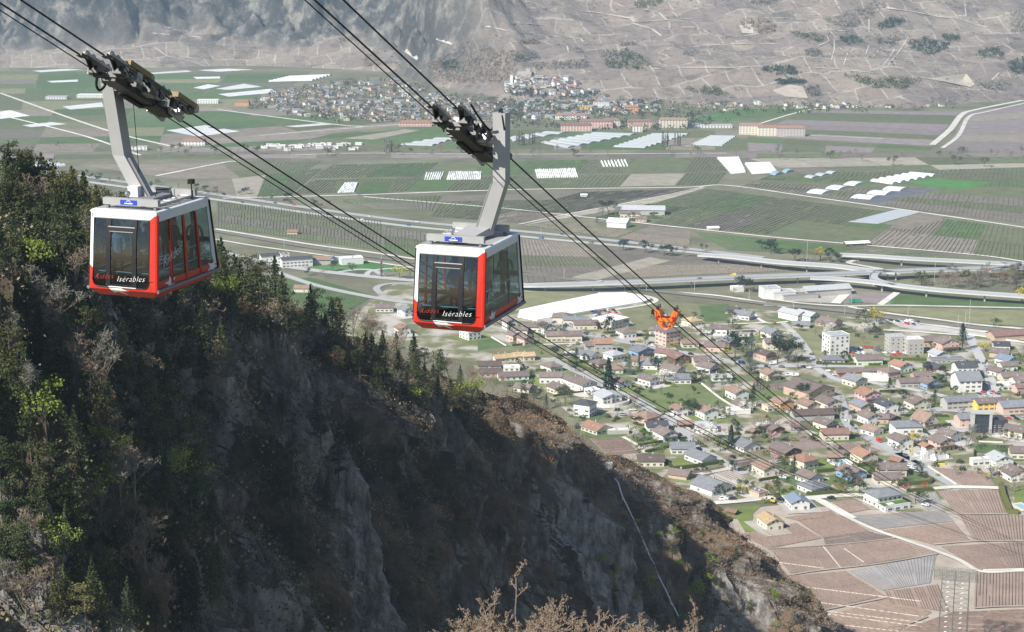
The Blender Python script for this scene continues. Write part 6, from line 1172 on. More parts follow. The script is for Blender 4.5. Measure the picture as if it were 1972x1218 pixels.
# wooded patches of the far hillside: joined masses
def far_wood(px, N, m, size=4.5, name='wood'):
    r = random.Random(N+px[0][0]); mb = MB(); C = []; S = []; x0, x1 = min(p[0] for p in px), max(p[0] for p in px); y0, y1 = min(p[1] for p in px), max(p[1] for p in px); k = 0
    while k < N:
        k += 1; q = (r.uniform(x0, x1), r.uniform(y0, y1))
        if not inside(q, px): continue
        h = hill_hit(*q)
        if h is None: continue
        for j in range(9): C.append((h.x+r.gauss(0, size*.6), h.y+r.gauss(0, size*.6), h.z+r.uniform(.1, 1.5)*size)); S.append(size*r.uniform(.2, .45))
    if C: quad_cloud(mb, np.array(C), S, m, .1); mb.build(name, kind='stuff')
WD = [('K', [(820, 110), (900, 90), (1000, 60), (1080, 10), (1180, 10), (1170, 50), (1080, 110), (960, 175), (850, 140)], 330, 'dark'), ('K', [(1130, 150), (1200, 110), (1290, 125), (1220, 165), (1150, 175)], 110, 'dark'), ('K', [(900, 220), (990, 210), (1040, 245), (960, 262)], 80, 'dark'), ('K', [(1110, 220), (1250, 225), (1240, 265), (1130, 250)], 90, 'bush'), ('K', [(1300, 240), (1420, 225), (1550, 260), (1500, 310), (1420, 325), (1320, 290)], 200, 'dark'), ('K', [(710, 290), (800, 290), (815, 325), (720, 330)], 60, 'bush'), ('K', [(440, 410), (540, 380), (640, 390), (690, 430), (560, 440)], 140, 'dark'),
      ('K', [(920, 430), (1130, 460), (1260, 450), (1380, 460), (1280, 515), (1100, 510), (1000, 470)], 260, 'bush'), ('K', [(540, 465), (700, 460), (720, 485), (560, 492)], 80, 'dark'), ('K', [(1890, 100), (1972, 20), (1990, 200), (1900, 190)], 120, 'dark'), ('K', [(1870, 370), (1972, 330), (1990, 440), (1900, 420)], 110, 'dark'), ('K', [(1680, 480), (1840, 480), (1880, 530), (1720, 510)], 90, 'bush'), ('K', [(0, 510), (200, 510), (300, 560), (120, 545)], 130, 'bush'), ('K', [(720, 500), (790, 500), (800, 560), (730, 550)], 60, 'bush'), ('K', [(340, 120), (460, 100), (560, 170), (480, 210), (360, 170)], 130, 'bare'), ('K', [(620, 190), (830, 210), (800, 250), (640, 210)], 80, 'bush'), ('K', [(360, 8), (540, 8), (500, 40), (420, 30)], 60, 'dark'), ('K', [(1500, 205), (1600, 205), (1590, 245), (1520, 240)], 50, 'bush'), ('K', [(1690, 290), (1830, 280), (1880, 340), (1740, 340)], 80, 'bush'), ('K', [(10, 300), (90, 300), (90, 325), (10, 325)], 30, 'bush'),
      ('L', [(480, 380), (700, 260), (1000, 300), (1000, 440), (900, 480), (520, 480)], 520, 'bare'), ('L', [(560, 360), (660, 350), (680, 400), (580, 410)], 70, 'dark'), ('L', [(1080, 370), (1400, 350), (1430, 390), (1120, 410)], 180, 'dark'), ('L', [(980, 330), (1110, 300), (1120, 340), (1000, 365)], 90, 'dark'), ('L', [(930, 510), (1080, 520), (1180, 545), (1160, 570), (940, 550)], 110, 'dark'), ('L', [(1200, 500), (1400, 520), (1540, 560), (1250, 580)], 160, 'dark'), ('L', [(1480, 300), (1640, 290), (1790, 370), (1700, 410), (1520, 390)], 200, 'bush'), ('L', [(1000, 240), (1130, 230), (1120, 255), (1020, 255)], 50, 'bare'), ('L', [(1590, 250), (1700, 250), (1690, 265), (1600, 268)], 30, 'dark'), ('L', [(110, 340), (200, 300), (210, 380), (110, 390)], 80, 'bare'), ('L', [(1660, 20), (1850, 5), (1800, 40), (1700, 50)], 70, 'bush')]
for k, px, N, m in WD: far_wood(crs(k, px), int(N*1.5), LEAF['grey' if N % 3 == 0 else m], 3.3)
def plain_wood(px, N, m, size, name='garden_greenery'):
    r = random.Random(N); mb = MB(); C = []; S = []; x0, x1 = min(p[0] for p in px), max(p[0] for p in px); y0, y1 = min(p[1] for p in px), max(p[1] for p in px)
    for i in range(N):
        q = (r.uniform(x0, x1), r.uniform(y0, y1))
        if not inside(q, px): continue
        x, y = G(*q); h = r.uniform(.7, 1.4)*size
        for j in range(12): C.append((x+r.gauss(0, size*.5), y+r.gauss(0, size*.5), r.uniform(.1, 1.3)*h)); S.append(size*r.uniform(.18, .36))
    quad_cloud(mb, np.array(C), S, m, .1); mb.build(name, kind='stuff')
FV = [(460, 208), (536, 174), (690, 154), (770, 148), (850, 182), (990, 196), (990, 240), (760, 240), (630, 238)]
plain_wood(FV, 620, LEAF['bush'], 5); plain_wood(FV, 620, LEAF['bare'], 5); plain_wood([(940, 200), (1260, 196), (1420, 240), (1300, 252), (975, 250)], 420, LEAF['dark'], 5); plain_wood([(940, 196), (1500, 196), (1840, 186), (1840, 212), (1500, 222), (960, 232)], 420, LEAF['bush'], 5)
def hill_scatter(N, m, size, seed, thr):
    r = random.Random(seed); mb = MB(); C = []; S = []
    for i in range(N):
        x = r.uniform(-300, 1300); d = r.uniform(4, 900)**1.0; y = float(base_y(x))+d
        if float(fbm(x/120+seed, y/60, 4)) < thr: continue
        z = float(hill_h(x, y))
        for j in range(7): C.append((x+r.gauss(0, size*.7), y+r.gauss(0, size*.7), z+r.uniform(.1, 1.1)*size)); S.append(size*r.uniform(.2, .42))
    quad_cloud(mb, np.array(C), S, m, .1); mb.build('hillside_scrub', kind='stuff')
hill_scatter(2600, LEAF['bush'], 2.4, 3, .54); hill_scatter(3200, LEAF['grey'], 2.4, 5, .5); hill_scatter(1800, LEAF['dark'], 3.2, 8, .56)
# pale tracks and walls across the vineyard slope
def hill_track(k, pts, w=3.0, m=None):
    w *= .75
    P = []
    for a, b_ in zip(pts[:-1], pts[1:]):
        for i in range(8):
            q = hill_hit(*cr(k, a[0]+(b_[0]-a[0])*i/8, a[1]+(b_[1]-a[1])*i/8))
            if q is not None and (not P or (q-P[-1]).length < 260): P.append(q)
    if len(P) < 3: return
    vs = []; fs = []
    for i, p in enumerate(P):
        t = (P[min(i+1, len(P)-1)]-P[max(i-1, 0)]); t.z = 0; t.normalize(); s = Vector((-t.y, t.x, 0))*w/2
        for e in (-1, 1):
            q = p+s*e; q.z = max(p.z, float(hill_h(q.x, q.y)))+.5; vs.append(q)
    mb = MB(); mb.add(vs, [(2*i, 2*i+1, 2*i+3, 2*i+2) for i in range(len(P)-1)], m or mat('hill_track', (0.45, 0.41, 0.36), .9, var=.1, scale=.02)); mb.build('hill_track', kind='structure')
for k, pts, w in [('L', [(1370, 66), (1480, 78), (1660, 110), (1680, 130), (1972, 112)], 6), ('L', [(1660, 135), (1780, 170), (1840, 215)], 5), ('L', [(1060, 50), (1200, 52)], 4), ('L', [(820, 155), (1000, 190), (1200, 212), (1370, 225), (1385, 245)], 4), ('L', [(960, 135), (1080, 140), (1160, 150)], 3), ('L', [(1560, 20), (1640, 50)], 4), ('L', [(1740, 55), (1820, 75), (1860, 115), (1900, 118)], 4), ('L', [(1290, 265), (1300, 300), (1480, 290)], 4), ('L', [(540, 230), (640, 265)], 4), ('L', [(1780, 400), (1972, 395)], 3), ('L', [(1630, 560), (1690, 590)], 3), ('L', [(360, 300), (440, 358)], 4),
        ('K', [(0, 112), (120, 106)], 6), ('K', [(1180, 50), (1330, 70), (1480, 100), (1620, 118), (1700, 148), (1770, 162)], 6), ('K', [(1630, 10), (1640, 110)], 3), ('K', [(130, 180), (200, 212), (340, 212), (440, 200)], 4), ('K', [(0, 278), (200, 262), (440, 252), (580, 258)], 4), ('K', [(0, 392), (300, 392), (460, 384)], 5), ('K', [(740, 390), (900, 400), (1060, 418), (1180, 430)], 4), ('K', [(500, 335), (680, 330), (1020, 352), (1300, 352), (1640, 385)], 2.5), ('K', [(800, 170), (900, 180), (1080, 178), (1140, 178)], 3), ('K', [(1080, 110), (1080, 200)], 2.5), ('K', [(880, 230), (880, 290), (860, 360)], 2.5), ('K', [(960, 300), (930, 390)], 2.5), ('K', [(1080, 265), (1060, 320)], 2.5), ('K', [(1150, 275), (1090, 345)], 2.5), ('K', [(1230, 285), (1170, 370), (1120, 400)], 2.5), ('K', [(1310, 210), (1260, 290), (1180, 390)], 2.5), ('K', [(1380, 450), (1560, 480), (1700, 530)], 5), ('K', [(1830, 420), (1780, 470)], 3), ('K', [(840, 210), (850, 240), (780, 270)], 3), ('K', [(1800, 270), (1860, 260), (1930, 300)], 3), ('K', [(300, 50), (420, 75), (500, 85), (620, 60)], 3), ('K', [(440, 105), (600, 105), (760, 130)], 2.5), ('K', [(0, 160), (90, 162)], 5), ('K', [(700, 60), (860, 50)], 2.5),
        ('M', [(890, 275), (960, 325), (1100, 355), (1200, 390)], 5), ('M', [(940, 150), (1030, 185), (1060, 205), (1170, 222)], 4), ('M', [(700, 300), (830, 298)], 3), ('M', [(880, 195), (990, 205)], 3), ('M', [(760, 350), (960, 355)], 3)]:
    hill_track(k, pts, w)
for k, pts, c in [('K', [(520, 525), (620, 490), (700, 500), (730, 570), (600, 560)], (0.36, 0.31, 0.26)), ('K', [(1420, 455), (1640, 428), (1690, 490), (1660, 505), (1500, 470)], (0.42, 0.37, 0.3)), ('K', [(330, 150), (400, 140), (450, 200), (350, 195)], (0.4, 0.36, 0.31))]:
    q = [hill_hit(*cr(k, *p)) for p in pts]
    if all(x is not None for x in q):
        # follow the slope: fan of small quads between the outline and its centre
        cen = sum(q, Vector())/len(q); vs = []; fs = []; R_ = 6
        for i in range(len(q)):
            for r_ in range(R_+1):
                p = cen.lerp(q[i], r_/R_); p.z = float(hill_h(p.x, p.y))+.9; vs.append(p)
        for i in range(len(q)):
            j = (i+1) % len(q)
            for r_ in range(R_): fs.append((i*(R_+1)+r_, i*(R_+1)+r_+1, j*(R_+1)+r_+1, j*(R_+1)+r_))
        mb = MB(); mb.add(vs, fs, mat('bare_slope_%d' % int(c[0]*100), c, .95, var=.15, scale=.05)); mb.build('bare_slope', kind='structure')
# ================================================================== CABLE CARS
YAW = 0.3431; CAB = {1: Vector((-10.7993, 52.3618, 299.1796)), 2: Vector((-1.3156, 53.4911, 297.8804))}
def cabM(k): return Matrix.Translation(CAB[k]) @ Rz(-YAW)
REDP = mat('red_paint', (0.5, 0.028, 0.016), 0.32, spec=.5, var=.12, scale=3); WHITEP = mat('white_paint', (0.7, 0.7, 0.69), 0.35, spec=.5, var=.07, scale=3); GREYP = mat('grey_paint', (0.2, 0.2, 0.205), 0.5, var=.08, scale=2)
LGREY = mat('light_grey_paint', (0.35, 0.35, 0.345), 0.5, var=.07, scale=1.5); BLACKR = mat('black_rubber', (0.015, 0.015, 0.017), 0.5); DKM = mat('dark_grease_metal', (0.07, 0.068, 0.066), 0.5, .4, var=.3, scale=5); MIDM = mat('worn_metal', (0.3, 0.3, 0.3), 0.5, .5, var=.25, scale=5)
TANP = mat('tan_cover', (0.22, 0.165, 0.08), 0.6, var=.2, scale=4); BLUES = mat('blue_sign', (0.03, 0.07, 0.42), 0.4); TEAL = mat('teal_rail', (0.25, 0.5, 0.5), 0.4); CHROME = mat('polished_metal', (0.6, 0.6, 0.6), 0.2, .9); INTW = mat('interior_panel', (0.12, 0.13, 0.14), 0.7); RUBFL = mat('cabin_floor', (0.05, 0.05, 0.055), 0.8)
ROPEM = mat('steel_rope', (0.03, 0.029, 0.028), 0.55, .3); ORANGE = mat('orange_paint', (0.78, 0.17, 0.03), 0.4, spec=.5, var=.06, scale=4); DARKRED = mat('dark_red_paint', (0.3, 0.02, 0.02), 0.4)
def glass_mat(name, tint):
    m = bpy.data.materials.new(name); m.use_nodes = True; n = m.node_tree.nodes; l = m.node_tree.links; n.remove(n['Principled BSDF'])
    tr = n.new('ShaderNodeBsdfTransparent'); tr.inputs[0].default_value = (*tint, 1); gl = n.new('ShaderNodeBsdfGlossy'); gl.inputs['Roughness'].default_value = 0.02; gl.inputs[0].default_value = (.9, .95, 1, 1)
    fr = n.new('ShaderNodeLayerWeight'); fr.inputs[0].default_value = 0.5; f2 = math2(n, l, 'ADD', math2(n, l, 'MULTIPLY', math2(n, l, 'POWER', fr.outputs['Facing'], 4.0), .7), 0.065); mx = n.new('ShaderNodeMixShader'); l.new(f2, mx.inputs[0]); l.new(tr.outputs[0], mx.inputs[1]); l.new(gl.outputs[0], mx.inputs[2]); l.new(mx.outputs[0], n['Material Output'].inputs[0]); return m
GLF = glass_mat('tinted_front_glass', (0.3, 0.41, 0.48)); GLS = glass_mat('tinted_side_glass', (0.6, 0.7, 0.68))
WB, LB, HB_, LF, LR_ = 1.125, 1.84, 2.25, .25, .354
def fp(s, z, off=0.0):      # front face point; s = -1..1; the windscreen bulges a little
    if .02 < z < 2.12 and abs(s) < .9: off += .06*max(0, 1-((z-1.05)/1.05)**2)
    if z >= 0: return Vector((s*(WB-.033*z/HB_), -LB+LF*z/HB_-off, z))
    return Vector((s*(WB-.2*(-z)/.22), -LB+.22*(-z)/.22-off*.7, z-off*.7))
def sp(y, z, sgn, off=0.0):  # side face point; y runs -1 (front) .. 1 (rear)
    yy = (y-1)/2*0; f = -LB+LF*max(z, 0)/HB_; r = LB-LR_*max(z, 0)/HB_; x = WB-.033*z/HB_ if z >= 0 else WB-.2*(-z)/.22
    return Vector((sgn*(x+off), f+(r-f)*(y+1)/2, z))
def rp(s, z, off=0.0): return Vector((s*(WB-.033*z/HB_), LB-LR_*z/HB_+off, z))
def plate(mb, pts, nrm, th, m):   # thin solid plate from an outline
    k = len(pts); d = nrm*th
    if th == 0: mb.add(pts, [tuple(range(k))], m); return
    mb.add([p for p in pts]+[p-d for p in pts], [tuple(range(k)), tuple(range(k, 2*k))[::-1]]+[(i, (i+1) % k, k+(i+1) % k, k+i) for i in range(k)], m)
def rrect(a0, a1, b0, b1, r):     # rounded outline, only the lower corners (b0) rounded by r
    o = []
    for cx_, st in ((a0+r, math.pi), (a1-r, 1.5*math.pi)):
        for i in range(6): t = st+i*math.pi/10; o.append((cx_+r*math.cos(t), b0+r+r*math.sin(t)))
    return o+[(a1, b1), (a0, b1)]
def skin_person(parent_mat, loc, ang, shirt, trousers, hair, label, pose='stand'):
    m = bpy.data.materials.new('clothing'); m.use_nodes = True; n = m.node_tree.nodes; l = m.node_tree.links; tc = n.new('ShaderNodeTexCoord'); sx = n.new('ShaderNodeSeparateXYZ'); l.new(tc.outputs['Object'], sx.inputs[0]); cr_ = n.new('ShaderNodeValToRGB'); cr_.color_ramp.interpolation = 'CONSTANT'
    mz = math2(n, l, 'MULTIPLY', sx.outputs[2], .5); l.new(mz, cr_.inputs[0]); e = cr_.color_ramp.elements; e[0].position = 0; e[0].color = (.04, .035, .03, 1); e[1].position = .045; e[1].color = (*trousers, 1); q = e.new(.46); q.color = (*shirt, 1); q = e.new(.735); q.color = (.5, .3, .22, 1); l.new(cr_.outputs[0], n['Principled BSDF'].inputs['Base Color']); n['Principled BSDF'].inputs['Roughness'].default_value = .8
    V = [(0, 0, .93), (0, .01, 1.1), (0, 0, 1.3), (0, 0, 1.43), (0, -.01, 1.5), (0, -.03, 1.6), (0, -.03, 1.68)]; R = [.15, .14, .16, .11, .055, .085, .075]; E = [(0, 1), (1, 2), (2, 3), (3, 4), (4, 5), (5, 6)]
    for s in (-1, 1):
        i = len(V); fwd = -.28 if pose == 'lean' else -.12
        V += [(s*.19, 0, 1.4), (s*.25, -.03, 1.14), (s*.2, fwd, 1.02), (s*.16, fwd-.1, 1.03)]; R += [.065, .05, .042, .03]; E += [(3, i), (i, i+1), (i+1, i+2), (i+2, i+3)]
        i = len(V); V += [(s*.1, 0, .85), (s*.11, -.02, .48), (s*.11, .02, .1), (s*.12, -.14, .05)]; R += [.1, .07, .05, .04]; E += [(0, i), (i, i+1), (i+1, i+2), (i+2, i+3)]
    me = bpy.data.meshes.new('person'); me.from_pydata(V, E, []); me.materials.append(m); o = put(me, 'person'); o['label'] = label; o['category'] = 'person'
    md = o.modifiers.new('skin', 'SKIN'); me.skin_vertices[0].data[0].use_root = True
    for i, r in enumerate(R): me.skin_vertices[0].data[i].radius = (r, r*.8)
    su = o.modifiers.new('sub', 'SUBSURF'); su.levels = 1; su.render_levels = 1
    o.matrix_world = parent_mat @ Matrix.Translation(loc) @ Rz(ang)
    h = MB(); hm_ = mat('hair_%d' % int(hair[0]*100), hair, .8); vs = []; fs = []
    for a in range(5):
        for b_ in range(10):
            th = a/4*1.75; ph = b_/10*6.283; vs.append((.098*math.sin(th)*math.cos(ph), -.02+.105*math.sin(th)*math.sin(ph)+.012, 1.655+.1*math.cos(th)))
    for a in range(4):
        for b_ in range(10): fs.append((a*10+b_, a*10+(b_+1) % 10, (a+1)*10+(b_+1) % 10, (a+1)*10+b_))
    h.add(vs, fs, hm_); h.build('hair', o)
    f = MB(); sk = mat('face_skin', (.5, .3, .22), .6); f.add([(-.015, -.115, 1.6), (.015, -.115, 1.6), (0, -.14, 1.605), (0, -.112, 1.645)], [(0, 1, 2), (0, 2, 3), (1, 3, 2), (0, 3, 1)], sk)
    for s in (-1, 1): f.box((s*.033, -.112, 1.64), (.022, .012, .012), BLACKR)
    f.box((0, -.112, 1.57), (.04, .012, .01), DARKRED); f.build('face', o)
    return o
def cable_car(k, label):
    M = cabM(k); rt = put(None, 'cable_car'); rt.matrix_world = M; rt['label'] = label; rt['category'] = 'cable car'
    B = lambda mb, name, par=rt, **kw: mb.build(name, par, **kw)
    FN = Vector((0, -1, .11)).normalized()
    # --- shell
    b = MB(); bot = [Vector((sx_*(WB-.2), sy_*(LB-.22), -.22)) for sx_, sy_ in ((-1, -1), (1, -1), (1, 1), (-1, 1))]; top = [Vector((sx_*WB, sy_*LB, 0)) for sx_, sy_ in ((-1, -1), (1, -1), (1, 1), (-1, 1))]
    b.add(bot+top, [(3, 2, 1, 0)]+[(i, (i+1) % 4, 4+(i+1) % 4, 4+i) for i in range(4)], REDP); B(b, 'lower_hull')
    b = MB(); b.add([Vector((sx_*(WB-.05), sy_*(LB-.05), .0)) for sx_, sy_ in ((-1, -1), (1, -1), (1, 1), (-1, 1))], [(0, 1, 2, 3)], RUBFL); B(b, 'floor')
    b = MB(); zt = 2.08; zb = .07; xl, xr = -.885, .80
    # front frame around the window: sill, header, left pillar (white over red), right pillar (red)
    out = rrect(xl*WB, xr*WB, zb, zt, .2); Q = lambda x, z: fp(x/WB, z)
    s = MB(); low = [p for p in out if p[1] < .35]
    plate(s, [Q(-WB, 0), Q(WB, 0), Q(WB, .3)]+[Q(x, z) for x, z in low[::-1]]+[Q(-WB, .3)], FN, .05, REDP); B(s, 'front_sill')
    s = MB(); plate(s, [Q(-WB, .3), Q(xl*WB, .3), Q(xl*WB, .62), Q(-WB, .7)][::1], FN, .06, REDP); plate(s, [Q(-WB, .7), Q(xl*WB, .62), Q(xl*WB, zt), Q(-WB, HB_)], FN, .06, WHITEP); B(s, 'front_pillar')
    s = MB(); plate(s, [Q(xr*WB, .3), Q(WB, .3), Q(WB, HB_-.03), Q(xr*WB, zt)], FN, .06, REDP); s.tube([fp(.99, .0, -.04), fp(.99, HB_-.04, -.04)], .075, REDP, 8); B(s, 'front_pillar')
    s = MB(); plate(s, [Q(-WB, HB_), Q(xl*WB, zt), Q(xr*WB, zt), Q(WB, HB_)][::-1], FN, .06, WHITEP); B(s, 'front_header')
    # front panes
    def pane(x0, x1, z0, z1, r0=0.0, side=0):
        o = [(x0, z0), (x1, z0), (x1, z1), (x0, z1)]
        if r0:
            arc = [(r0-r0*math.cos(t), r0-r0*math.sin(t)) for t in [i*math.pi/10 for i in range(6)]]
            o = ([(x0+a, z0+c_) for a, c_ in arc]+[(x1, z0), (x1, z1), (x0, z1)]) if side < 0 else ([(x0, z0)]+[(x1-a, z0+c_) for a, c_ in arc[::-1]]+[(x1, z1), (x0, z1)])
        g = MB(); zs_ = sorted(set([z0, z1]+[z for x, z in o if z < z0+r0+.001]+[z0+(z1-z0)*i/9 for i in range(1, 9)])); rowp = []
        for z in zs_:
            xa, xb = x0, x1
            if r0 and z < z0+r0:
                ins = r0-math.sqrt(max(0, r0*r0-(z0+r0-z)**2))
                if side < 0: xa += ins
                else: xb -= ins
            rowp += [fp(xa/WB, z, -.015), fp(xb/WB, z, -.015)]
        g.add(rowp, [(2*i, 2*i+1, 2*i+3, 2*i+2) for i in range(len(zs_)-1)], GLF); return B(g, 'window', smooth=True)
    m0, m1 = -.47, .41
    pane(xl*WB, m0, zb, zt, .2, -1); pane(m1, xr*WB, zb, zt, .2, 1); pane(m0, m1, zb, 1.78); pane(m0, m1, 1.8, zt)
    f = MB()
    def bar(x0, z0, x1, z1, m, w=.0, off=.012, th=.05):
        k_ = 7 if z1-z0 > .5 else 1
        for i in range(k_): a_, c_ = z0+(z1-z0)*i/k_, z0+(z1-z0)*(i+1)/k_; plate(f, [fp(x0/WB, a_, off), fp(x1/WB, a_, off), fp(x1/WB, c_, off), fp(x0/WB, c_, off)], FN, th, m)
    for x in (m0, m1): bar(x-.075, zb+.01, x+.075, zt, BLACKR)
    bar(m0+.076, 1.72, m1-.076, 1.83, BLACKR); bar(m0, .11, m1, .15, BLACKR, off=.013); B(f, 'door_frame')
    f = MB(); bar(m0-.02, 1.835, m1+.02, 1.86, LGREY, off=.03); bar(m0+.03, 1.705, m1-.03, 1.72, LGREY, off=.03); bar(m0, .075, m1+.05, .1, WHITEP, off=.02); B(f, 'door_trim')
    f = MB(); bar(xl*WB+.01, .9, m0-.056, 1.03, BLACKR, off=-.03); bar(m0+.056, .9, m1-.056, 1.03, BLACKR, off=-.03); bar(m1+.056, .9, xr*WB-.01, 1.03, BLACKR, off=-.03); B(f, 'waist_band')
    f = MB(); gz = [(xl*WB, zb+.2)]+[p for p in out if p[1] < zb+.21]+[(xr*WB, zb+.2)]; f.tube([fp(x/WB, z, .006) for x, z in [(xl*WB, zt)]+[p for p in out[:12]]+[(xr*WB, zt)]], .016, BLACKR, 5); f.tube([fp(xl, zt, .006), fp(xr, zt, .006)], .02, GREYP, 5); B(f, 'window_seal')
    # --- sides
    for sg in (-1, 1):
        N = Vector((sg, 0, .015)); doors = (k == 1) == (sg > 0)
        def sf(y, z, off=0.0): return sp(y, z, sg, off)
        def sq(mb, pts, m, off=0.0, th=.04): P_ = [sf(y, z, off) for y, z in pts]; plate(mb, P_ if sg > 0 else P_[::-1], N, th, m)
        s = MB(); sq(s, [(-1, 0), (1, 0), (.97, .2), (.9, .27), (-1, .27)], REDP); B(s, 'side_panel')
        s = MB(); sq(s, [(-1, 2.03), (1, 2.06), (1, HB_), (-1, HB_)], WHITEP); B(s, 'side_header')
        s = MB(); sq(s, [(.86, .5), (.9, .27), (.97, .2), (1, 0), (1, 2.06), (.9, 2.05)], LGREY if sg < 0 else WHITEP); B(s, 'rear_pillar')
        s = MB(); s.tube([sf(-.985, .0, .01), sf(-.985, HB_-.02, .01)], .03, BLACKR, 6); s.tube([sf(1, .0, .0), sf(1, HB_, .0)], .04, BLACKR, 6); B(s, 'corner_seal')
        posts = [-.5, -.02, .43] if doors else []; edges = [-.97]+posts+[.9]
        if not doors: edges = [-.97, -.45, .3, .9]
        for a, c_ in zip(edges[:-1], edges[1:]):
            g = MB(); e_ = .86 if c_ > .85 else c_; sq(g, [(a, .27), (c_, .27) if c_ < .85 else (.9, .27), (e_, .5) if c_ > .85 else (c_, .5), (.9, 2.05) if c_ > .85 else (c_, 2.04), (a, 2.03)], GLS, -.012, 0); B(g, 'window')
        if doors:
            for y in posts:
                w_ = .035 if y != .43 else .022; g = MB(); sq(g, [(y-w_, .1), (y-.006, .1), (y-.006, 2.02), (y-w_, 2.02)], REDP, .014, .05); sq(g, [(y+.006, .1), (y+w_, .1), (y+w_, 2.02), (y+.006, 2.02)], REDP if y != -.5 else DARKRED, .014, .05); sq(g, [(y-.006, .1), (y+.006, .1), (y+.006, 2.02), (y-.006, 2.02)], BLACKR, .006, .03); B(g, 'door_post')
        else:
            for y in edges[1:-1]: g = MB(); sq(g, [(y-.008, .27), (y+.008, .27), (y+.008, 2.03), (y-.008, 2.03)], GREYP, -.002, .02); B(g, 'window_joint')
        s = MB(); s.tube([sf(-1, .02, .04), sf(1, .02, .04)], .055, GREYP, 8); B(s, 'fender_rail')
        s = MB(); s.tube([sf(-.93, .55, -.1), sf(.85, .55, -.1)], .02, TEAL, 6); s.tube([sf(-.93, .95, -.1), sf(.85, .95, -.1)], .022, TEAL, 6); B(s, 'handrail')
        for cy, r_, tilt in ((-.55, .34, .2), (.83, .36, -.5)):
            pts = []
            for i in range(10): a = tilt+i*math.pi/5+math.pi/2; rr = r_ if i % 2 == 0 else r_*.4; pts.append((cy+rr*math.cos(a)/1.75, max(.015, .16+rr*math.sin(a)*.62)))
            g = MB(); sq(g, pts if sg > 0 else pts, WHITEP, .006, .003); B(g, 'star_emblem')
        me = text_mesh('Riddes', .42, .4, .002, -.004); me.materials.append(mat('pale_lettering', (0.5, 0.52, 0.52), .5)); t = put(me, 'lettering', rt)
        T = Matrix.Rotation(rad(90), 4, 'X'); p = sf(-.5, .92, .012); t.matrix_local = Matrix.Translation(p) @ Rz(rad(90*sg)) @ Matrix.Rotation(rad(90), 4, 'X') @ Matrix.Rotation(rad(16*1), 4, 'Z')
    # rear: header, sill, pane
    s = MB(); N = Vector((0, 1, .15)).normalized(); plate(s, [rp(1, 0), rp(-1, 0), rp(-1, .3), rp(1, .3)], N, .05, REDP); plate(s, [rp(1, 2.06), rp(-1, 2.06), rp(-1, HB_), rp(1, HB_)], N, .05, WHITEP)
    for e in (-1, 1): plate(s, [rp(e, .3), rp(e*.9, .3), rp(e*.9, 2.06), rp(e, 2.06)], N, .05, WHITEP)
    B(s, 'rear_frame'); s = MB()
    for x_ in (-.42, .42): plate(s, [rp(x_+.06, .3, .01), rp(x_-.06, .3, .01), rp(x_-.06, 2.06, .01), rp(x_+.06, 2.06, .01)], N, .04, BLACKR)
    plate(s, [rp(.9, .88, .01), rp(-.9, .88, .01), rp(-.9, 1.05, .01), rp(.9, 1.05, .01)], N, .03, BLACKR); B(s, 'rear_door_frame'); s = MB(); plate(s, [rp(.9, .3), rp(-.9, .3), rp(-.9, 2.06), rp(.9, 2.06)], N, 0, GLF); B(s, 'window')
    s = MB(); s.tube([fp(-.85, .5, -.18), fp(.75, .5, -.18)], .02, TEAL, 6); s.tube([fp(-.4, .02, -.16), fp(-.4, .5, -.18)], .015, TEAL, 5); B(s, 'handrail')
    s = MB(); s.box((0, .3, .28), (1.7, 2.4, .06), INTW); s.box((-.98, 0, .2), (.16, 3, .35), INTW); B(s, 'bench')
    # lettering and emblem on the front, number
    for body, x, z, size, mm in (('Is\u00e9rables', .29, .35, .235, mat('white_lettering', (0.8, 0.8, 0.8), .5)), ('Riddes', -.6, .38, .205, mat('red_lettering', (0.45, 0.04, 0.05), .5))):
        me = text_mesh(body, size, .4, .002, -.0045, 1.12); me.materials.append(mm); t = put(me, 'lettering', rt); t.matrix_local = Matrix.Translation(fp(x/WB, z, .02)) @ Matrix.Rotation(rad(90)-math.atan(LF/HB_), 4, 'X') @ Matrix.Rotation(rad(3), 4, 'Z')
    if k == 1: me = text_mesh('2', .13, 0, .002); me.materials.append(BLACKR); t = put(me, 'lettering', rt); t.matrix_local = Matrix.Translation(fp(-.945, 2.14, .006)) @ Matrix.Rotation(rad(90), 4, 'X')
    g = MB(); CP = lambda x, y: fp((x-455)/365.0, (1085-y)/860*2.25 if y <= 1090 else -(y-1090)/75*.22, .012)
    plate(g, [CP(325, 1089), CP(505, 1089), CP(455, 1070), CP(440, 1045), CP(345, 1045), CP(275, 1025)], FN, .004, WHITEP); plate(g, [CP(335, 1125), CP(400, 1112), CP(490, 1140), CP(440, 1105), CP(525, 1092), CP(325, 1091)], Vector((0, -.7, -.7)), .004, WHITEP); B(g, 'star_emblem')
    # --- roof
    s = MB(); ring = lambda z, i: [Vector((-(WB-.033-i), -LB+LF+i, z)), Vector(((WB-.033-i), -LB+LF+i, z)), Vector(((WB-.033-i), LB-LR_-i, z)), Vector((-(WB-.033-i), LB-LR_-i, z))]
    a = ring(HB_, -.02)+ring(HB_+.06, .01)+ring(HB_+.09, .08)+ring(HB_+.05, .12); s.add(a, [(j*4+i, j*4+(i+1) % 4, (j+1)*4+(i+1) % 4, (j+1)*4+i) for j in range(3) for i in range(4)]+[(0, 3, 2, 1)], WHITEP); s.add(ring(HB_+.051, .12), [(0, 1, 2, 3)], LGREY); B(s, 'roof')
    z0 = HB_+.12
    for y in (-1.12, 1.02): s = MB(); s.box((0, y, z0+.14), (1.85, .16, .2), LGREY); s.box((-.8, y, z0), (.08, .1, .1), GREYP); s.box((.8, y, z0), (.08, .1, .1), GREYP); o = B(s, 'roof_beam')
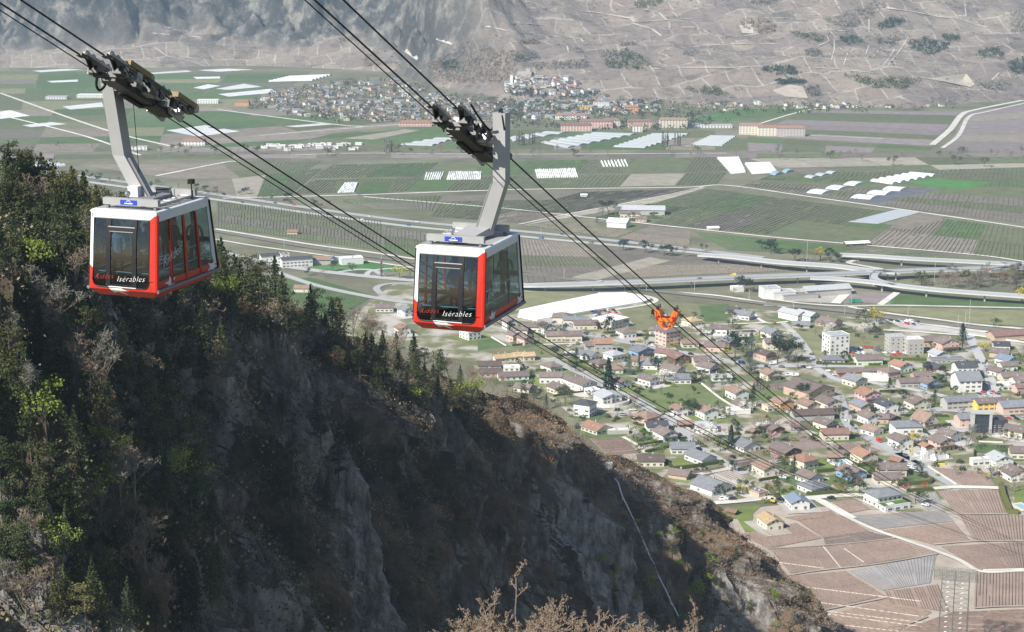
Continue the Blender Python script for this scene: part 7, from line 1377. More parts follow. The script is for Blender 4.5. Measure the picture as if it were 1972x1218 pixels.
    s = MB(); s.box((-.05, -1.205, z0+.13), (.56, .012, .14), BLUES); o = B(s, 'blue_sign'); g = MB(); g.box((-.05, -1.214, z0+.1), (.28, .006, .03), WHITEP); g.tube([(-.05+.07*math.cos(t), -1.214, z0+.13+.05*math.sin(t)) for t in [i*math.pi/6 for i in range(7)]], .012, WHITEP, 4); g.build('sign_logo', o)
    s = MB()
    for x in (.45, .82) if k == 1 else (-.45, -.82):
        s.box((x, -.05, z0+.06), (.06, 2.1, .06), LGREY)
    for i in range(8): s.box((.635 if k == 1 else -.635, -.95+i*.26, z0+.075), (.31, .1, .03), WHITEP if i % 2 else LGREY)
    B(s, 'roof_ladder'); s = MB(); xx = -.12
    s.tube([(xx, -1.12, z0+.22), (xx, -1.12, z0+.3)], .03, GREYP, 6); vs = []; fs = []
    for a_ in range(7):
        for b_ in range(10): th = a_/6*math.pi; ph = b_/10*6.283; vs.append((xx+.09*math.sin(th)*math.cos(ph), -1.12+.09*math.sin(th)*math.sin(ph), z0+.38+.09*math.cos(th)))
    for a_ in range(6):
        for b_ in range(10): fs.append((a_*10+b_, a_*10+(b_+1) % 10, (a_+1)*10+(b_+1) % 10, (a_+1)*10+b_))
    s.add(vs, fs, CHROME); B(s, 'roof_lamp')
    s = MB(); s.tube([(.85, .9, z0), (.85, .9, z0+.45)], .02, BLACKR, 5); s.box((.85, .9, z0+.5), (.16, .16, .14), BLACKR); 
    if k == 1: B(s, 'roof_camera')
    # --- hanger arm
    sx_ = -1 if k == 1 else 1
    pth = [(-.88, -.6, 6.25), (-.88, -.1, 3.75), (-.05, -.15, 2.35)] if k == 1 else [(.95, .3, 6.2), (.95, .3, 4.1), (.3, .55, 2.42)]
    def sect(p, wx, wy, up=0.0): return [Vector((p[0]+a_*wx/2, p[1]+b_*wy/2, p[2]+a_*up)) for b_ in (-1, 1) for a_ in (-1, 1)]
    s = MB(); s.hexa(sect(pth[1], .40, .44, .1*sx_*0)+sect(pth[0], .40, .46), LGREY); o1 = B(s, 'hanger_arm')
    s = MB(); s.hexa(sect(pth[2], .46, .4)+[v-Vector((0, 0, .002)) for v in sect(pth[1], .40, .43)], LGREY); B(s, 'hanger_foot')
    s = MB(); d0 = Vector(pth[1]); d1 = Vector(pth[2]); side = Vector((.33 if k == 1 else -.3, -.12, -.1)); s.tube([d0+side*.9, d1+side], .05, GREYP, 6); 
    for t_ in (.1, .5, .9): s.tube([d0.lerp(d1, t_)+side*.9, d0.lerp(d1, t_)], .025, DKM, 5)
    B(s, 'ladder_rail')
    s = MB()
    if k == 1: s.box((.0, -.1, 2.46), (.9, 1.1, .2), GREYP); s.box((-.3, -.3, 2.62), (.34, .5, .5), WHITEP); s.tube([(.28, -.25, 2.5), (.3, -.2, 2.75), (.6, .1, 2.75), (.62, .15, 2.5)], .025, BLACKR, 5)
    else: s.hexa([(-.35, -1.0, 2.38), (.4, -.6, 2.38), (-.2, .6, 2.38), (.6, .6, 2.38), (-.35, -1.0, 2.46), (.4, -.7, 2.5), (-.2, .6, 2.66), (.6, .6, 2.66)], LGREY)
    B(s, 'hanger_base')
    # --- carriage on the ropes
    yc = -.5 if k == 1 else .2; zc_ = 5.66-.448*yc+.0003*yc*yc; T = Vector((0, 1, -.448)).normalized(); Nn = Vector((0, .448, 1)).normalized(); CM = Matrix(((1, T.x*.8, Nn.x*.72, 0), (0, T.y*.8, Nn.y*.72, yc), (0, T.z*.8, Nn.z*.72, zc_), (0, 0, 0, 1)))
    cg = MB(); cg.box((0, .2, -.42), (.46, 4.2, .3), DKM); cg.box((0, .1, -.2), (.62, 2.2, .2), MIDM); 
    for t_ in (-1.9, -.9, .2, 1.2, 2.1): cg.box((0, t_, -.34), (.95, .18, .2), MIDM if t_ > 0 else DKM)
    cg.tube([(-.55, 0, -.3), (.55, 0, -.3)], .14, MIDM, 10); o = B(cg, 'carriage_frame'); o.matrix_local = CM
    pin = MB(); pin.tube([(sx_*.4, .1, -.3), (sx_*1.1, .1, -.3)], .12, MIDM, 10); o = B(pin, 'hanger_pin'); o.matrix_local = CM
    for sd_ in (-1, 1):
        x = sd_*.4
        for i, t_ in enumerate((-2.75, -2.35, -1.75, -1.35, -.3, .1, .9, 1.3, 2.0, 2.4)):
            w_ = MB(); w_.disc((x, t_, .17), (1, 0, 0), .165, .09, MIDM, 14); w_.disc((x, t_, .17), (1, 0, 0), .07, .16, CHROME if i < 3 else DKM, 8); o = B(w_, 'roller'); o.matrix_local = CM
        for i, (t0, t1) in enumerate(((-2.95, -1.15), (-.5, 1.5), (1.8, 2.7))):
            w_ = MB()
            for q in (-.085, .085): w_.prism([(t0, .1), (t1, .1), (t1-.1, .22), (t0+.1, .22)], 'x', x+q-.015, x+q+.015, MIDM if i != 1 else DKM); w_.prism([(t0+.3, .09), (t1-.3, .09), ((t0+t1)/2+.15, -.3), ((t0+t1)/2-.15, -.3)], 'x', x+q-.015, x+q+.015, DKM)
            w_.box((x, (t0+t1)/2, -.22), (.3, .35, .3), MIDM if i else DKM); o = B(w_, 'rocker_beam'); o.matrix_local = CM
        w_ = MB()
        for t_ in (-2.0, -1.1, -.1, .6, 1.6, 2.3): w_.box((x+.14*sd_, t_, -.18+random.uniform(-.08, .08)), (.14, random.uniform(.2, .45), random.uniform(.18, .4)), random.choice((DKM, MIDM, DKM))); w_.tube([(x+.2*sd_, t_-.2, -.05), (x+.22*sd_, t_+.3, -.3)], .025, random.choice((BLACKR, MIDM)), 5)
        w_.prism([(-1.25, -.1), (-.75, .3), (-.45, -.15)], 'x', x-.2*sd_-.03, x-.2*sd_+.03, WHITEP); w_.box((x, -3.05, .02), (.2, .3, .12), DKM); w_.box((x, 2.95, .0), (.22, .4, .22), DKM); o = B(w_, 'brake_gear'); o.matrix_local = CM
        if k == 1 and sd_ > 0:
            for t0, t1 in ((-1.75, -.25), (1.75, 3.2)):
                w_ = MB(); w_.box((x+.02, (t0+t1)/2, .28), (.28, t1-t0, .22), TANP); w_.box((x+.02, (t0+t1)/2, .41), (.1, (t1-t0)*.8, .03), WHITEP); w_.disc((x, t1+.15, .25), (1, 0, 0), .2, .2, MIDM, 14); o = B(w_, 'tan_cover'); o.matrix_local = CM
    w_ = MB(); w_.box((-.2, .3, -.6), (.2, 1.4, .12), BLACKR); w_.box((.1, 1.2, -.58), (.4, .8, .14), DKM); w_.prism([(1.7, -.3), (2.9, -.3), (2.75, -.6), (1.9, -.5)], 'x', -.36, -.26, MIDM); w_.prism([(1.7, -.3), (2.9, -.3), (2.75, -.6), (1.9, -.5)], 'x', .26, .36, MIDM); o = B(w_, 'damper'); o.matrix_local = CM
    w_ = MB(); w_.hexa([(-.2, -1.5, -.12), (.24, -1.5, -.12), (-.24, -.85, -.12), (.24, -.85, -.12), (-.16, -1.4, .16), (.16, -1.4, .16), (-.2, -.95, .1), (.2, -.95, .1)], WHITEP); o = B(w_, 'pale_cover'); o.matrix_local = CM
    w_ = MB()
    if k == 2: w_.tube(smooth([(.42, -.9, 6.55), (.5, -.5, 6.15), (.6, .0, 5.75), (.72, .1, 5.7), (.82, .2, 6.0), (.95, .25, 6.3), (1.05, .1, 6.15), (1.13, .08, 5.7)], 6), .035, BLACKR, 7)
    else: w_.tube(smooth([(-.55, -1.75, 6.2), (-.6, -1.72, 5.95), (-.6, -1.58, 5.8), (-.55, -1.42, 5.88), (-.5, -1.32, 6.05)], 6), .04, BLACKR, 7)
    B(w_, 'power_hose')
    if k == 1: w_ = MB(); w_.tube([(-.35, -.2, 5.3), (-.3, -.1, 2.5)], .012, BLACKR, 4); B(w_, 'signal_cord')
    return rt
cable_car(1, 'left red and white cable car with red door posts and number 2'); cable_car(2, 'middle red and white cable car with plain glass side, in front of the village')
for k, x, y, a, sh, tr_, hr_, ps, lb in [(1, -.62, -1.05, .5, (.28, .36, .45), (.05, .05, .07), (.6, .6, .6), 'lean', 'person with silver hair and blue jacket at the left front window of the left cabin'), (1, .62, -1.0, -.8, (.42, .55, .62), (.06, .06, .09), (.12, .09, .07), 'lean', 'person in pale blue shirt at the right front window of the left cabin'), (1, .0, -.4, 2.6, (.08, .09, .12), (.04, .06, .12), (.3, .2, .12), 'stand', 'person in dark clothes in the middle of the left cabin'),
                              (2, -.15, -.95, .9, (.12, .18, .3), (.05, .05, .07), (.03, .03, .04), 'lean', 'person in blue jacket and dark cap behind the front door of the middle cabin'), (2, .62, -1.0, -.3, (.03, .03, .035), (.03, .03, .035), (.05, .04, .03), 'stand', 'person in black clothes at the right front window of the middle cabin'), (2, .45, .5, 1.5, (.45, .42, .4), (.1, .1, .12), (.25, .2, .15), 'stand', 'person in light top at the side window of the middle cabin')]:
    skin_person(cabM(k), (x, y, .02), a, sh, tr_, hr_, lb, ps)
for k in (1, 2):
    for j, (x, y, a, sh, w_) in enumerate([(-.7, .2, 2.0, (.04, .05, .08), 'navy'), (.1, .9, 2.8, (.06, .06, .06), 'black'), (-.45, 1.3, 3.0, (.1, .12, .13), 'grey'), (.72, 1.1, 3.6, (.05, .07, .1), 'dark blue')]):
        skin_person(cabM(k), (x, y+.08*k, .02), a, sh, (.04, .04, .05), (.06+.02*j, .05, .04), 'person in %s jacket standing %s inside the %s cabin' % (w_, ('on the left side', 'near the back', 'at the rear left', 'at the rear right')[j], 'left' if k == 1 else 'middle'))
# ropes: gentle sag down to the valley
def rope_z(y): return 5.66-.448*y+.0003*y*y if y < 150 else 5.66-.448*150+.0003*22500-.372*(y-150)
YS = list(np.linspace(-40, 60, 41))+list(np.linspace(66, 900, 60))
def rope(name, k, x, r, dz, label, ys=YS, fx=None):
    M = cabM(k); w = MB(); w.tube([M @ Vector((x if fx is None else fx(y), y, rope_z(y)+dz(y) if callable(dz) else rope_z(y)+dz)) for y in ys], r, ROPEM, 6); w.build(name, None, label=label, category='cable')
for k, nm in ((1, 'left'), (2, 'middle')):
    rope('track_rope', k, -.4, .027, 0, 'left track rope carrying the %s cable car' % nm); rope('track_rope', k, .4, .027, 0, 'right track rope carrying the %s cable car' % nm)
    rope('haul_rope', k, -.5, .017, lambda y: -.13-.0015*abs(y), 'thin haul rope under the left track rope of the %s cable car' % nm)
# orange rope carriage between the middle ropes
yc = 24.4; zc_ = rope_z(yc); M = cabM(2) @ Matrix.Translation((0, yc, zc_)); rt = put(None, 'rope_carriage'); rt.matrix_world = M; rt['label'] = 'orange V shaped rope carriage hanging on the ropes above the village'; rt['category'] = 'rope carriage'
for s in (-1, 1):
    b = MB(); b.hexa([(s*.1, -.22, -.78), (s*.3, -.22, -.72), (s*.1, .22, -.78), (s*.3, .22, -.72), (s*.3, -.26, -.03), (s*.56, -.26, -.03), (s*.3, .26, -.03), (s*.56, .26, -.03)], ORANGE); b.build('side_arm', rt)
    b = MB(); b.box((s*.43, -.262, -.3), (.012, .02, .5), DARKRED); b.box((s*.36, -.275, -.36), (.14, .02, .2), DARKRED); b.build('arm_rib', rt)
    for t in (-.18, .18): b = MB(); b.disc((s*.4, t, .09), (1, 0, 0), .09, .08, DKM, 12); b.build('roller', rt)
b = MB(); b.box((0, -.23, -.42), (.62, .12, .14), ORANGE); b.box((0, .23, -.42), (.62, .12, .14), ORANGE); b.tube([(.2*math.cos(t), -.25, -.6+.26*math.sin(t)) for t in [math.pi+i*math.pi/10 for i in range(11)]], .035, ORANGE, 6); b.tube([(.2*math.cos(t), .2, -.6+.26*math.sin(t)) for t in [math.pi+i*math.pi/10 for i in range(11)]], .035, ORANGE, 6); b.build('cross_frame', rt)
b = MB(); b.box((-.6, -.2, -.12), (.12, .16, .18), BLACKR); b.disc((-.05, 0, -.25), (1, 0, 0), .1, .1, CHROME, 12); b.build('guide_roller', rt)
# ================================================================== PIPE, PYLON, CARS, SMALL THINGS
PIPE = mat('white_pipe', (0.75, 0.76, 0.77), 0.5)
pl = []
for i in range(22):
    t = i/21; h, _n = near_hit(1184+(1305-1184)*t, 920+(1185-920)*t)
    if h is not None: pl.append(h+_n*1.0 if _n.dot(Vector((0, -1, 0))) > 0 else h-_n*1.0)
rt = thing('pipeline', 'thin white pipeline running straight down the dark slope', 'pipeline', (0, 0, 0)); b = MB(); b.tube(pl, .27, PIPE, 6); b.build('pipe', rt)
for p in pl[3::4]: b = MB(); b.box(p-Vector((0, 0, .3)), (1.2, .5, .6), CONC); b.build('support', rt)
h, _n = near_hit(1173, 903); rt = thing('pipe_cabin', 'small white box at the head of the pipeline', 'hut', h); b = MB(); b.box((0, 0, .9), (2.2, 1.8, 2.4), wmat('w')); b.build('wall', rt); b = MB(); b.box((0, 0, 2.2), (2.5, 2.1, .2), rmat('p')); b.build('roof', rt)
# lattice pylon at the bottom right
LAT = mat('lattice_steel', (0.19, 0.205, 0.18), 0.6, .3); GLINT = mat('rung_glint_white', (0.8, 0.82, 0.8), 0.4)
bx, by = G(1832, 1262); rt = thing('lattice_pylon', 'grey green lattice steel pylon with a grid top rising from the vineyards', 'pylon', (bx, by, 0), rad(-14)); HP = 36.0; hw, hd = 9.0, 5.0
legs = [(-hw*.62, -hd), (hw*.62, -hd), (hw*.62, hd), (-hw*.62, hd), (-.3, -hd), (-.3, hd)]
for x, y in legs: b = MB(); b.tube([(x*1.08, y*1.15, -.5), (x, y, HP)], .13, LAT, 4); b.build('leg', rt)
b = MB(); nlev = 18
for i in range(nlev):
    z0, z1 = HP*i/nlev, HP*(i+1)/nlev
    for y in (-hd, hd):
        for x0, x1 in ((-hw*.62, -.3), (-.3, hw*.62)): b.tube([(x0, y, z0), (x1, y, z1)] if i % 2 else [(x1, y, z0), (x0, y, z1)], .05, LAT, 3, caps=False); b.tube([(x0, y, z1), (x1, y, z1)], .05, LAT, 3, caps=False)
    for x in (-hw*.62, hw*.62): b.tube([(x, -hd, z0), (x, hd, z1)], .05, LAT, 3, caps=False)
b.build('bracing', rt, kind='stuff')
for i in range(9):
    b = MB(); yy = -hd*1.2+i*(hd*2.4)/8; b.tube([(-hw, yy, HP), (hw, yy, HP)], .12, LAT, 4); b.tube([(-hw, yy, HP+1.2), (hw, yy, HP+1.2)], .09, LAT, 4)
    for q in range(12): b.tube([(-hw+q*hw/6, yy, HP+(q % 2)*1.2), (-hw+(q+1)*hw/6, yy, HP+((q+1) % 2)*1.2)], .05, LAT, 3, caps=False)
    b.build('grid_beam', rt)
b = MB()
for s in (-1, 0, 1): b.tube([(s*hw, -hd*1.2, HP), (s*hw, hd*1.2, HP)], .12, LAT, 4)
b.build('grid_edge', rt)
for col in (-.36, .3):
    for i in range(14): b = MB(); z = HP*(.97-i*.062); b.disc((col*hw, -hd-.3, z), (1, .2, .25), .16, 1.1, GLINT, 6); b.tube([(col*hw-.3, -hd-.3, z), (col*hw-2.4, -hd-.1, z+1.6)], .07, LAT, 3); b.build('glint_rung', rt)  # ladder rungs with white ends; the white paints in their reflections
# cars
CARC = {'white': (0.78, 0.78, 0.77), 'black': (0.02, 0.02, 0.023), 'silver': (0.45, 0.46, 0.47), 'blue': (0.05, 0.1, 0.25), 'red': (0.5, 0.04, 0.03), 'grey': (0.15, 0.155, 0.16), 'yellow': (0.75, 0.55, 0.03), 'green': (0.03, 0.25, 0.14)}
TYRE = mat('tyre', (0.02, 0.02, 0.02), .8); HUB = mat('wheel_rim', (0.4, 0.4, 0.4), .4, .6); CARG = mat('car_glass', (0.02, 0.025, 0.03), .08, spec=.6); LAMP = mat('car_lamp', (0.8, 0.8, 0.75), .2)
_w = MB(); _w.disc((0, 0, 0), (1, 0, 0), .32, .2, TYRE, 12); WHEELM = _w.mesh('wheel'); _w = MB(); _w.disc((0, 0, 0), (1, 0, 0), .19, .22, HUB, 10); RIMM = _w.mesh('rim'); _w = MB(); _w.box((0, 0, 0), (.34, .08, .16), LAMP); LAMPM = _w.mesh('headlight')
def car_proto(col, van=False):
    P = mat('car_paint_'+col, CARC[col], .25, spec=.6); b = MB()
    prof = [(-2.1, .3), (2.1, .3), (2.15, .65), (2.0, .82), (1.0, .92), (.45, 1.4), (-1.2, 1.44), (-1.9, .98), (-2.12, .85)] if not van else [(-2.4, .3), (2.4, .3), (2.4, .9), (1.9, 1.15), (1.5, 2.0), (-2.35, 2.05), (-2.42, .9)]
    n_ = len(prof); vs = []
    for x in (-.86, .86):
        for y, z in prof: vs.append((x*(1 if z < 1 else .84), y, z))
    b.add(vs, [tuple(range(n_)), tuple(range(n_, 2*n_))[::-1]]+[(i, n_+i, n_+(i+1) % n_, (i+1) % n_) for i in range(n_)], P); bm_ = b.mesh('body'); g = MB()
    gl = [(.95, .95), (.47, 1.37), (-1.15, 1.4), (-1.75, .98)] if not van else [(1.85, 1.2), (1.5, 1.9), (.3, 1.9), (.3, 1.2)]
    for x in (-1, 1): g.add([(x*(.875 if z < 1.1 else .755), y, z) for y, z in gl], [(0, 1, 2, 3)], CARG)
    a, c_ = gl[0], gl[1]; g.add([(-.78, a[0]+.04, a[1]), (.78, a[0]+.04, a[1]), (.68, c_[0]+.04, c_[1]), (-.68, c_[0]+.04, c_[1])], [(0, 1, 2, 3)], CARG)
    if not van: a, c_ = gl[3], gl[2]; g.add([(-.78, a[0]-.05, a[1]), (.78, a[0]-.05, a[1]), (.68, c_[0]-.05, c_[1]), (-.68, c_[0]-.05, c_[1])], [(0, 1, 2, 3)], CARG)
    return bm_, g.mesh('car_window')
CP_ = {}
def car(x, y, z, ang, col, label, van=False, group=None):
    if (col, van) not in CP_: CP_[(col, van)] = car_proto(col, van)
    bm_, gm_ = CP_[(col, van)]; t = thing('parked_van' if van else 'parked_car', label, 'van' if van else 'car', (x, y, z), ang, group); put(bm_, 'body', t); put(gm_, 'car_window', t)
    for sx_ in (-.78, .78):
        for sy_ in (-1.3, 1.35): w = put(WHEELM, 'wheel', t, (sx_, sy_, .32)); put(RIMM, 'rim', w)
        put(LAMPM, 'headlight', t, (sx_*.75, 2.1 if not van else 2.39, .66))
    return t
for k, x, y, a, c_, lb, v in [('E', 460, 1010, 100, 'white', 'white off road car beside the black one on the drive', True), ('E', 545, 1008, 100, 'black', 'black car parked next to the white off road car', False), ('E', 1478, 998, 85, 'black', 'dark car driving on the pale road above the vineyards', False), ('E', 1020, 805, 60, 'white', 'white van behind the tan brown house', True), ('E', 545, 725, 110, 'silver', 'silver car at the end of the lower street', False), ('E', 615, 730, 110, 'grey', 'grey car at the end of the lower street', False), ('E', 445, 232, 100, 'white', 'white car in the yard under the ropes', False), ('E', 545, 608, 30, 'black', 'dark car on the brown field lane', False), ('F', 1035, 1065, 60, 'white', 'white car beside the modern terrace house', False), ('F', 920, 715, 60, 'white', 'upper white car on the lower street', False), ('F', 970, 745, 60, 'silver', 'lower silver car on the lower street', False), ('F', 880, 690, 60, 'white', 'third car up the lower street', False),
        ('F', 830, 155, 95, 'blue', 'dark blue car on the square', False), ('F', 840, 180, 95, 'white', 'white car in front of the dark blue one on the square', False), ('F', 1150, 190, 95, 'silver', 'silver car right of the tan villa', False), ('F', 640, 350, 95, 'grey', 'grey car beside the small tan roofed house', False), ('F', 685, 352, 95, 'black', 'black car beside the small tan roofed house', False), ('F', 1215, 125, 60, 'white', 'white car left of the grey terrace', False), ('F', 1350, 180, 60, 'silver', 'silver car above the black tower', False),
        ('B', 1125, 705, 100, 'white', 'white van on the main road before the evergreens', True), ('B', 1205, 735, 60, 'grey', 'grey car at the main road corner', False), ('B', 1415, 735, 30, 'black', 'black car under the corner tree', False), ('B', 1465, 745, 30, 'white', 'white car right of the corner tree', False), ('B', 1280, 815, 95, 'white', 'white bus like van by the community hall', True), ('B', 1335, 818, 95, 'white', 'second white van by the community hall', True), ('C', 110, 775, 30, 'white', 'white car at the head of the car park', False), ('C', 180, 812, 95, 'white', 'white car before the brown canopy', False), ('C', 240, 820, 95, 'red', 'left red car before the brown canopy', False), ('C', 285, 815, 95, 'red', 'right red car before the brown canopy', False), ('A', 1530, 485, 95, 'yellow', 'yellow green car on the main road by the pink block', False), ('A', 1640, 512, 100, 'black', 'dark car on the main road by the pink block', False), ('A', 1000, 470, 95, 'blue', 'blue car beside the cream double house', False), ('D', 735, 205, 95, 'silver', 'silver car below the curved wall', False), ('D', 830, 160, 95, 'white', 'white car on the yard by the bare tree', False), ('D', 1270, 395, 30, 'black', 'black car at the green shuttered chalet', False), ('D', 1690, 905, 95, 'white', 'white car in the villa car port', False), ('J', 870, 48, 95, 'grey', 'car on the lane above the ropes', False)]:
    gx_, gy_ = G(*cr(k, x, y)); car(gx_, gy_, .62, rad(a), c_, lb, v)
rc = random.Random(3)
def lot(k, poly, N, label, group):
    xs_ = [p[0] for p in poly]; ys_ = [p[1] for p in poly]; n_ = 0; tr_ = 0; done = []
    while n_ < N and tr_ < 3000:
        tr_ += 1; p = (rc.uniform(min(xs_), max(xs_)), rc.uniform(min(ys_), max(ys_)))
        if not inside(p, poly): continue
        x, y = G(*cr(k, *p))
        if any(abs(x-q[0]) < 3 and abs(y-q[1]) < 5.5 for q in done): continue
        done.append((x, y)); car(x, y, .06, rad(24)+rc.choice((0, 3.14)), rc.choice(('white', 'black', 'silver', 'grey', 'blue', 'red', 'silver')), label, rc.random() < .12, group); n_ += 1
lot('A', [(1050, 210), (1300, 190), (1330, 215), (1120, 250)], 22, 'car parked on the lot between white sheet and flat hall', 'cars on the lot by the white sheet')
lot('A', [(830, 330), (920, 290), (960, 330), (880, 360)], 8, 'car parked before the brown roofed house by the white sheet', 'cars beside the brown roofed house'); lot('C', [(680, 280), (960, 300), (1000, 340), (820, 320), (690, 300)], 20, 'car parked on the gravel lot below the railway', 'cars on the gravel lot')
lot('C', [(310, 550), (600, 530), (620, 600), (320, 605)], 14, 'car parked beside the white apartment block', 'cars beside the white apartment block'); lot('J', [(690, 405), (790, 405), (790, 430), (690, 440)], 14, 'car parked between hotel and service building', 'cars behind the hotel'); lot('C', [(640, 590), (870, 590), (870, 630), (640, 620)], 8, 'car parked below the grey apartment blocks', 'cars below the grey apartment blocks'); lot('F', [(1780, 215), (1972, 215), (1972, 240), (1790, 240)], 9, 'car in the row at the right edge of the square', 'cars in the row on the square'); lot('C', [(1540, 970), (1680, 960), (1680, 1010), (1540, 1010)], 6, 'car in the shade beside the big white block', 'cars in the shade'); lot('E', [(960, 150), (1060, 150), (1060, 175), (960, 175)], 2, 'car before the orange walled house', 'cars before the orange walled house')
for k, x, y, c_, lb in [('I', 1625, 676, 'yellow', 'yellow van on the long viaduct'), ('I', 610, 722, 'white', 'white car on the long viaduct left'), ('I', 1370, 702, 'grey', 'grey car on the long viaduct')]:
    gx_, gy_ = G(*cr(k, x, y), 7); car(gx_, gy_, 7.08, rad(85), c_, lb, c_ == 'yellow')
rt_ = random.Random(12)
def traffic(path, N, off, z, label, group):
    P = smooth([Vector((*G(*p), 0)) for p in path], 8); L = [0]
    for a, c_ in zip(P[:-1], P[1:]): L.append(L[-1]+(c_-a).length)
    for i in range(N):
        d = (i+rt_.uniform(.1, .9))/N*L[-1]; j = max(q for q in range(len(L)-1) if L[q] <= d); p = P[j].lerp(P[j+1], (d-L[j])/max(1e-6, L[j+1]-L[j])); v = (P[j+1]-P[j]).normalized(); s = Vector((-v.y, v.x, 0))*off*rt_.choice((-1, 1))
        car(p.x+s.x, p.y+s.y, z, math.atan2(v.y, v.x)-math.pi/2, rt_.choice(('white', 'silver', 'black', 'grey', 'blue', 'red')), label, rt_.random() < .25, group)
traffic([(140, 338), (420, 376), (600, 402), (780, 426), (1000, 446), (1177, 464), (1350, 483)], 12, 2.6, .62, 'vehicle driving on the upper motorway carriageway', 'traffic on the upper carriageway')
traffic([(420, 386), (600, 412), (780, 436), (1000, 456), (1180, 473), (1300, 484)], 9, 2.2, .62, 'vehicle driving on the lower motorway carriageway', 'traffic on the lower carriageway')
traffic(crs('A', [(760, 330), (980, 400), (1250, 470), (1500, 510), (1780, 570)])+crs('B', [(300, 600), (640, 660), (980, 720)]), 8, 1.8, .62, 'car driving on the main road through the village', 'cars on the main road')
traffic(crs('F', [(270, 200), (350, 330), (520, 430), (700, 530), (900, 640)]), 3, 1.7, .62, 'car driving down the wide village street at the right', 'cars on the right village street')
gx_, gy_ = G(*cr('H', 690, 882)); t = thing('truck', 'green lorry on the earth lot by the viaduct', 'truck', (gx_, gy_, .1), rad(86)); b = MB(); b.box((0, -1, 1.9), (2.5, 7, 2.4), mat('car_paint_green', CARC['green'], .4)); b.build('cargo_box', t); b = MB(); b.box((0, 3.8, 1.5), (2.4, 2, 2.2), mat('car_paint_green', CARC['green'], .4)); b.box((0, 4.81, 1.9), (2.1, .04, .8), CARG); b.build('cab', t)
for sx_ in (-1.1, 1.1):
    for sy_ in (-3.4, -2.4, 3.6): w = put(WHEELM, 'wheel', t, (sx_, sy_, .5)); w.scale = (1.4, 1.5, 1.5); put(RIMM, 'rim', w)
# modern white house with curved terrace wall
wx, wy = G(*cr('A', 1230, 1060)); t = thing('modern_house', 'modern white house with curved terrace wall and sloping metal roofs', 'house', (wx, wy, .06), rad(24)); b = MB(); b.prism([(-6, -.5), (1, -.5), (1, 6.5), (-6, 4.6)], 'y', -5, 8, wmat('w')); b.prism([(1.02, -.5), (9, -.5), (9, 4.2), (1.02, 5.4)], 'y', -3, 9, wmat('w')); b.build('wall', t)
b = MB(); b.hexa([(-6.8, -5.8, 4.5), (1.6, -5.8, 6.75), (-6.8, 8.8, 4.5), (1.6, 8.8, 6.75), (-6.8, -5.8, 4.75), (1.6, -5.8, 7), (-6.8, 8.8, 4.75), (1.6, 8.8, 7)], rmat('p')); b.build('roof', t); b = MB(); b.hexa([(1.1, -3.8, 5.45), (9.8, -3.8, 4.15), (1.1, 9.8, 5.45), (9.8, 9.8, 4.15), (1.1, -3.8, 5.7), (9.8, -3.8, 4.4), (1.1, 9.8, 5.7), (9.8, 9.8, 4.4)], rmat('p')); b.build('roof', t)
b = MB(); arc = [(14*math.cos(a), -2+12*math.sin(a)) for a in [rad(-150+i*13) for i in range(13)]]
for p, q in zip(arc[:-1], arc[1:]): pv_ = Vector((p[0], p[1], 0)); qv = Vector((q[0], q[1], 0)); nn_ = Vector((p[0], p[1]+2, 0)).normalized()*.35; b.hexa([pv_-Vector((0, 0, .5)), pv_-nn_-Vector((0, 0, .5)), qv-Vector((0, 0, .5)), qv-nn_-Vector((0, 0, .5)), pv_+Vector((0, 0, 2.4)), pv_-nn_+Vector((0, 0, 2.4)), qv+Vector((0, 0, 2.4)), qv-nn_+Vector((0, 0, 2.4))], wmat('w'))
b.build('terrace_wall', t)
for x, y in ((-4, -5), (-1.5, -5), (3, -3), (6, -3)): put(WINM[2], 'window', t, (x, y, 1.6)); put(WINM[1], 'window', t, (x, y, 3.9))
HOUSES.append((wx, wy, 16))
# modern house with grey hipped roof and green terrace
hx_, hy_ = G(*cr('F', 690, 1010), 3); t = thing('terrace_house', 'modern white house with grey hipped roof and planted roof terrace', 'house', (hx_, hy_, .06), rad(24)); b = MB(); b.box((0, 2, 1.25), (16, 20, 3.5), wmat('w')); b.box((0, 5, 4.5), (15.9, 12, 3), wmat('w')); b.build('wall', t)
b = MB(); b.add([(-9, -2, 6), (9, -2, 6), (9, 12, 6), (-9, 12, 6), (-9, -2, 6.3), (9, -2, 6.3), (9, 12, 6.3), (-9, 12, 6.3), (-3, 5, 8.2), (3, 5, 8.2)], [(3, 2, 1, 0), (0, 1, 5, 4), (1, 2, 6, 5), (2, 3, 7, 6), (3, 0, 4, 7), (4, 5, 9, 8), (5, 6, 9), (6, 7, 8, 9), (7, 4, 8)], rmat('g')); b.build('roof', t)
b = MB(); b.box((0, -4.6, 3.06), (15.4, 6.6, .12), mat('terrace_grass', (0.1, 0.17, 0.04), .9, var=.3, scale=1)); b.box((0, -7.9, 3.3), (16, .25, .6), wmat('w')); b.build('terrace', t); b = MB(); b.box((-2.5, -4.5, 3.15), (4, 3, .1), wmat('w')); b.build('terrace_paving', t)
for i in range(3): put(WINM[3], 'window', t, (-5+i*5, -8, 1.3))
for i in range(5): put(WINM[2], 'window', t, (-6+i*3, -1, 4.4)); put(WINM[1], 'window', t, (-8, -6+i*4, 1.5), -math.pi/2)
HOUSES.append((hx_, hy_, 14))
